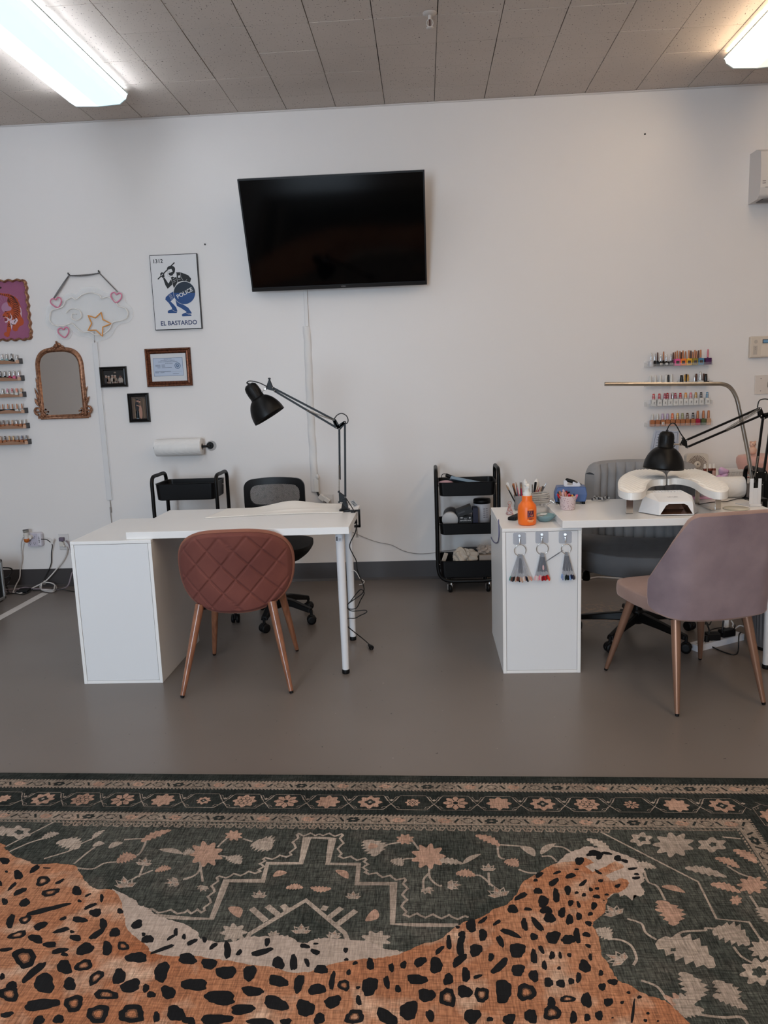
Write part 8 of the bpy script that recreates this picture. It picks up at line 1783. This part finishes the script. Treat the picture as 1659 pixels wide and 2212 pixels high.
C7 = [(180,755,21,42,10),(283,730,27,32,0),(425,705,55,38,40),(560,735,58,64,0),(590,605,48,20,38),(670,540,24,58,0),(780,470,30,28,-30),(785,510,24,40,0),(768,580,34,78,0),(760,690,74,36,35),(745,408,20,12,0),(860,395,46,54,15),(960,350,45,17,40),(960,475,39,47,0),(1080,370,35,17,35),(900,605,58,50,0),(1030,665,26,34,0),(1110,530,24,58,25),(1195,460,88,24,-18),(1215,255,48,34,0),(1345,255,38,13,-5),(1285,145,54,24,30),(1430,100,35,28,0),(1410,8,20,12,0),(1565,25,45,27,35),(1585,140,29,60,0),(1475,190,42,54,-30),(1500,265,50,34,10),(1530,330,47,44,20),(1635,285,32,42,0),(1315,385,26,55,5),(1425,385,24,82,42),(1395,490,31,32,0),(1560,495,64,50,0),(1640,520,15,14,0),(1255,605,74,57,0),(1395,660,29,62,0),(1460,600,18,42,25),(1550,650,23,36,0),(1620,650,15,30,15),(1105,740,84,36,42),(1260,775,61,47,0),(1485,735,23,38,0),(1610,758,18,14,0),(1395,825,41,51,0),(1520,880,41,38,0),(1625,890,36,37,0),(815,815,36,62,-5),(915,830,36,17,15),(665,855,44,47,0),(400,855,92,40,0),(140,880,24,60,12),(235,935,26,32,0),(480,990,67,61,0),(660,1010,65,85,0,1),(805,960,61,54,0),(950,985,56,70,0,1),(1135,955,74,94,0),(1330,965,74,79,0,1),(1545,1050,38,40,0),(1550,1140,68,70,0,1),(1640,1028,20,20,0),(330,1120,78,78,0),(140,1175,92,58,-30),(510,1165,33,55,25),(870,1170,62,72,-30),(1020,1195,26,22,0),(1370,1170,54,60,0),(1185,1195,54,45,0)]
C8 = [(95,85,24,38,20),(215,30,38,15,45),(350,12,18,12,0),(485,52,22,15,20),(275,80,16,16,0),(325,72,16,12,0),(165,105,14,12,0),(222,122,18,14,0),(320,135,28,15,0),(400,120,16,10,0),(378,165,6,6,0),(118,185,20,26,0),(180,198,15,26,15),(300,207,23,30,0),(55,260,35,38,0),(110,315,27,44,0),(182,290,21,33,0),(272,270,20,15,0),(258,345,30,17,-25),(168,440,27,58,5),(105,470,50,40,0),(242,432,30,21,-20),(255,520,26,13,-20),(38,597,15,28,10),(108,592,18,16,0),(272,608,16,26,15),(228,680,56,40,-38),(28,692,15,13,0),(355,732,20,22,0),(448,802,38,25,-15),(180,768,23,38,0),(122,797,22,28,0),(50,820,41,31,0),(365,840,27,32,0),(570,885,14,12,0),(95,935,55,28,0,1),(242,945,40,60,0),(412,960,34,35,0),(520,962,16,12,0),(655,920,18,13,0),(605,1035,12,90,-8),(140,1080,31,45,0),(248,1080,27,27,0),(340,1065,28,40,20),(445,1082,9,7,0),(722,1047,12,12,0),(702,1103,14,14,0),(800,1108,10,8,0)]
C4 = [(305,600,30,30,0),(385,550,30,15,10),(420,545,50,22,-5),(445,570,24,18,0),(500,545,40,10,-10),(580,580,28,20,0),(630,600,25,13,-15),(685,655,38,8,5),(715,695,20,8,0),(712,722,28,11,0),(460,742,16,10,0),(440,680,32,9,-30),(285,660,15,7,0),(145,683,32,9,20),(240,707,38,17,20),(15,700,30,16,20)]
for base, sc_, lst in (((0,1660),3.95,C1),((0,1900),3.95,C5),((400,1900),3.95,C6),((800,1900),3.95,C7),((1200,1900),3.614,C8),((1160,1680),3.325,C4)):
    for q in lst:
        if base == (1200,1900) and q[0]/sc_+1200 < 1219: continue
        if base == (400,1900) and q[0] > 1590: continue
        spot(base[0]+q[0]/sc_, base[1]+q[1]/sc_, q[2]/sc_, q[3]/sc_, q[4], len(q) > 5)
# spots continuing outside the photograph
for i in range(240):
    s_, t_ = rr3.uniform(S0+0.4, S1-0.5), rr3.uniform(1.14, 1.8); p = ST(s_, t_); ph = rr3.uniform(0, PI)
    up_poly([Vector((p.x+0.022*math.cos(a)*rr3.uniform(0.85,1.15), p.y+0.016*math.sin(a)*rr3.uniform(0.85,1.15), RZ+0.00012*8)) for a in [2*PI*j/14 for j in range(14)]], 6)
tag(obj('area_rug', rug, RM), 'dark green patterned rug printed with a leopard skin on the grey floor', 'rug')
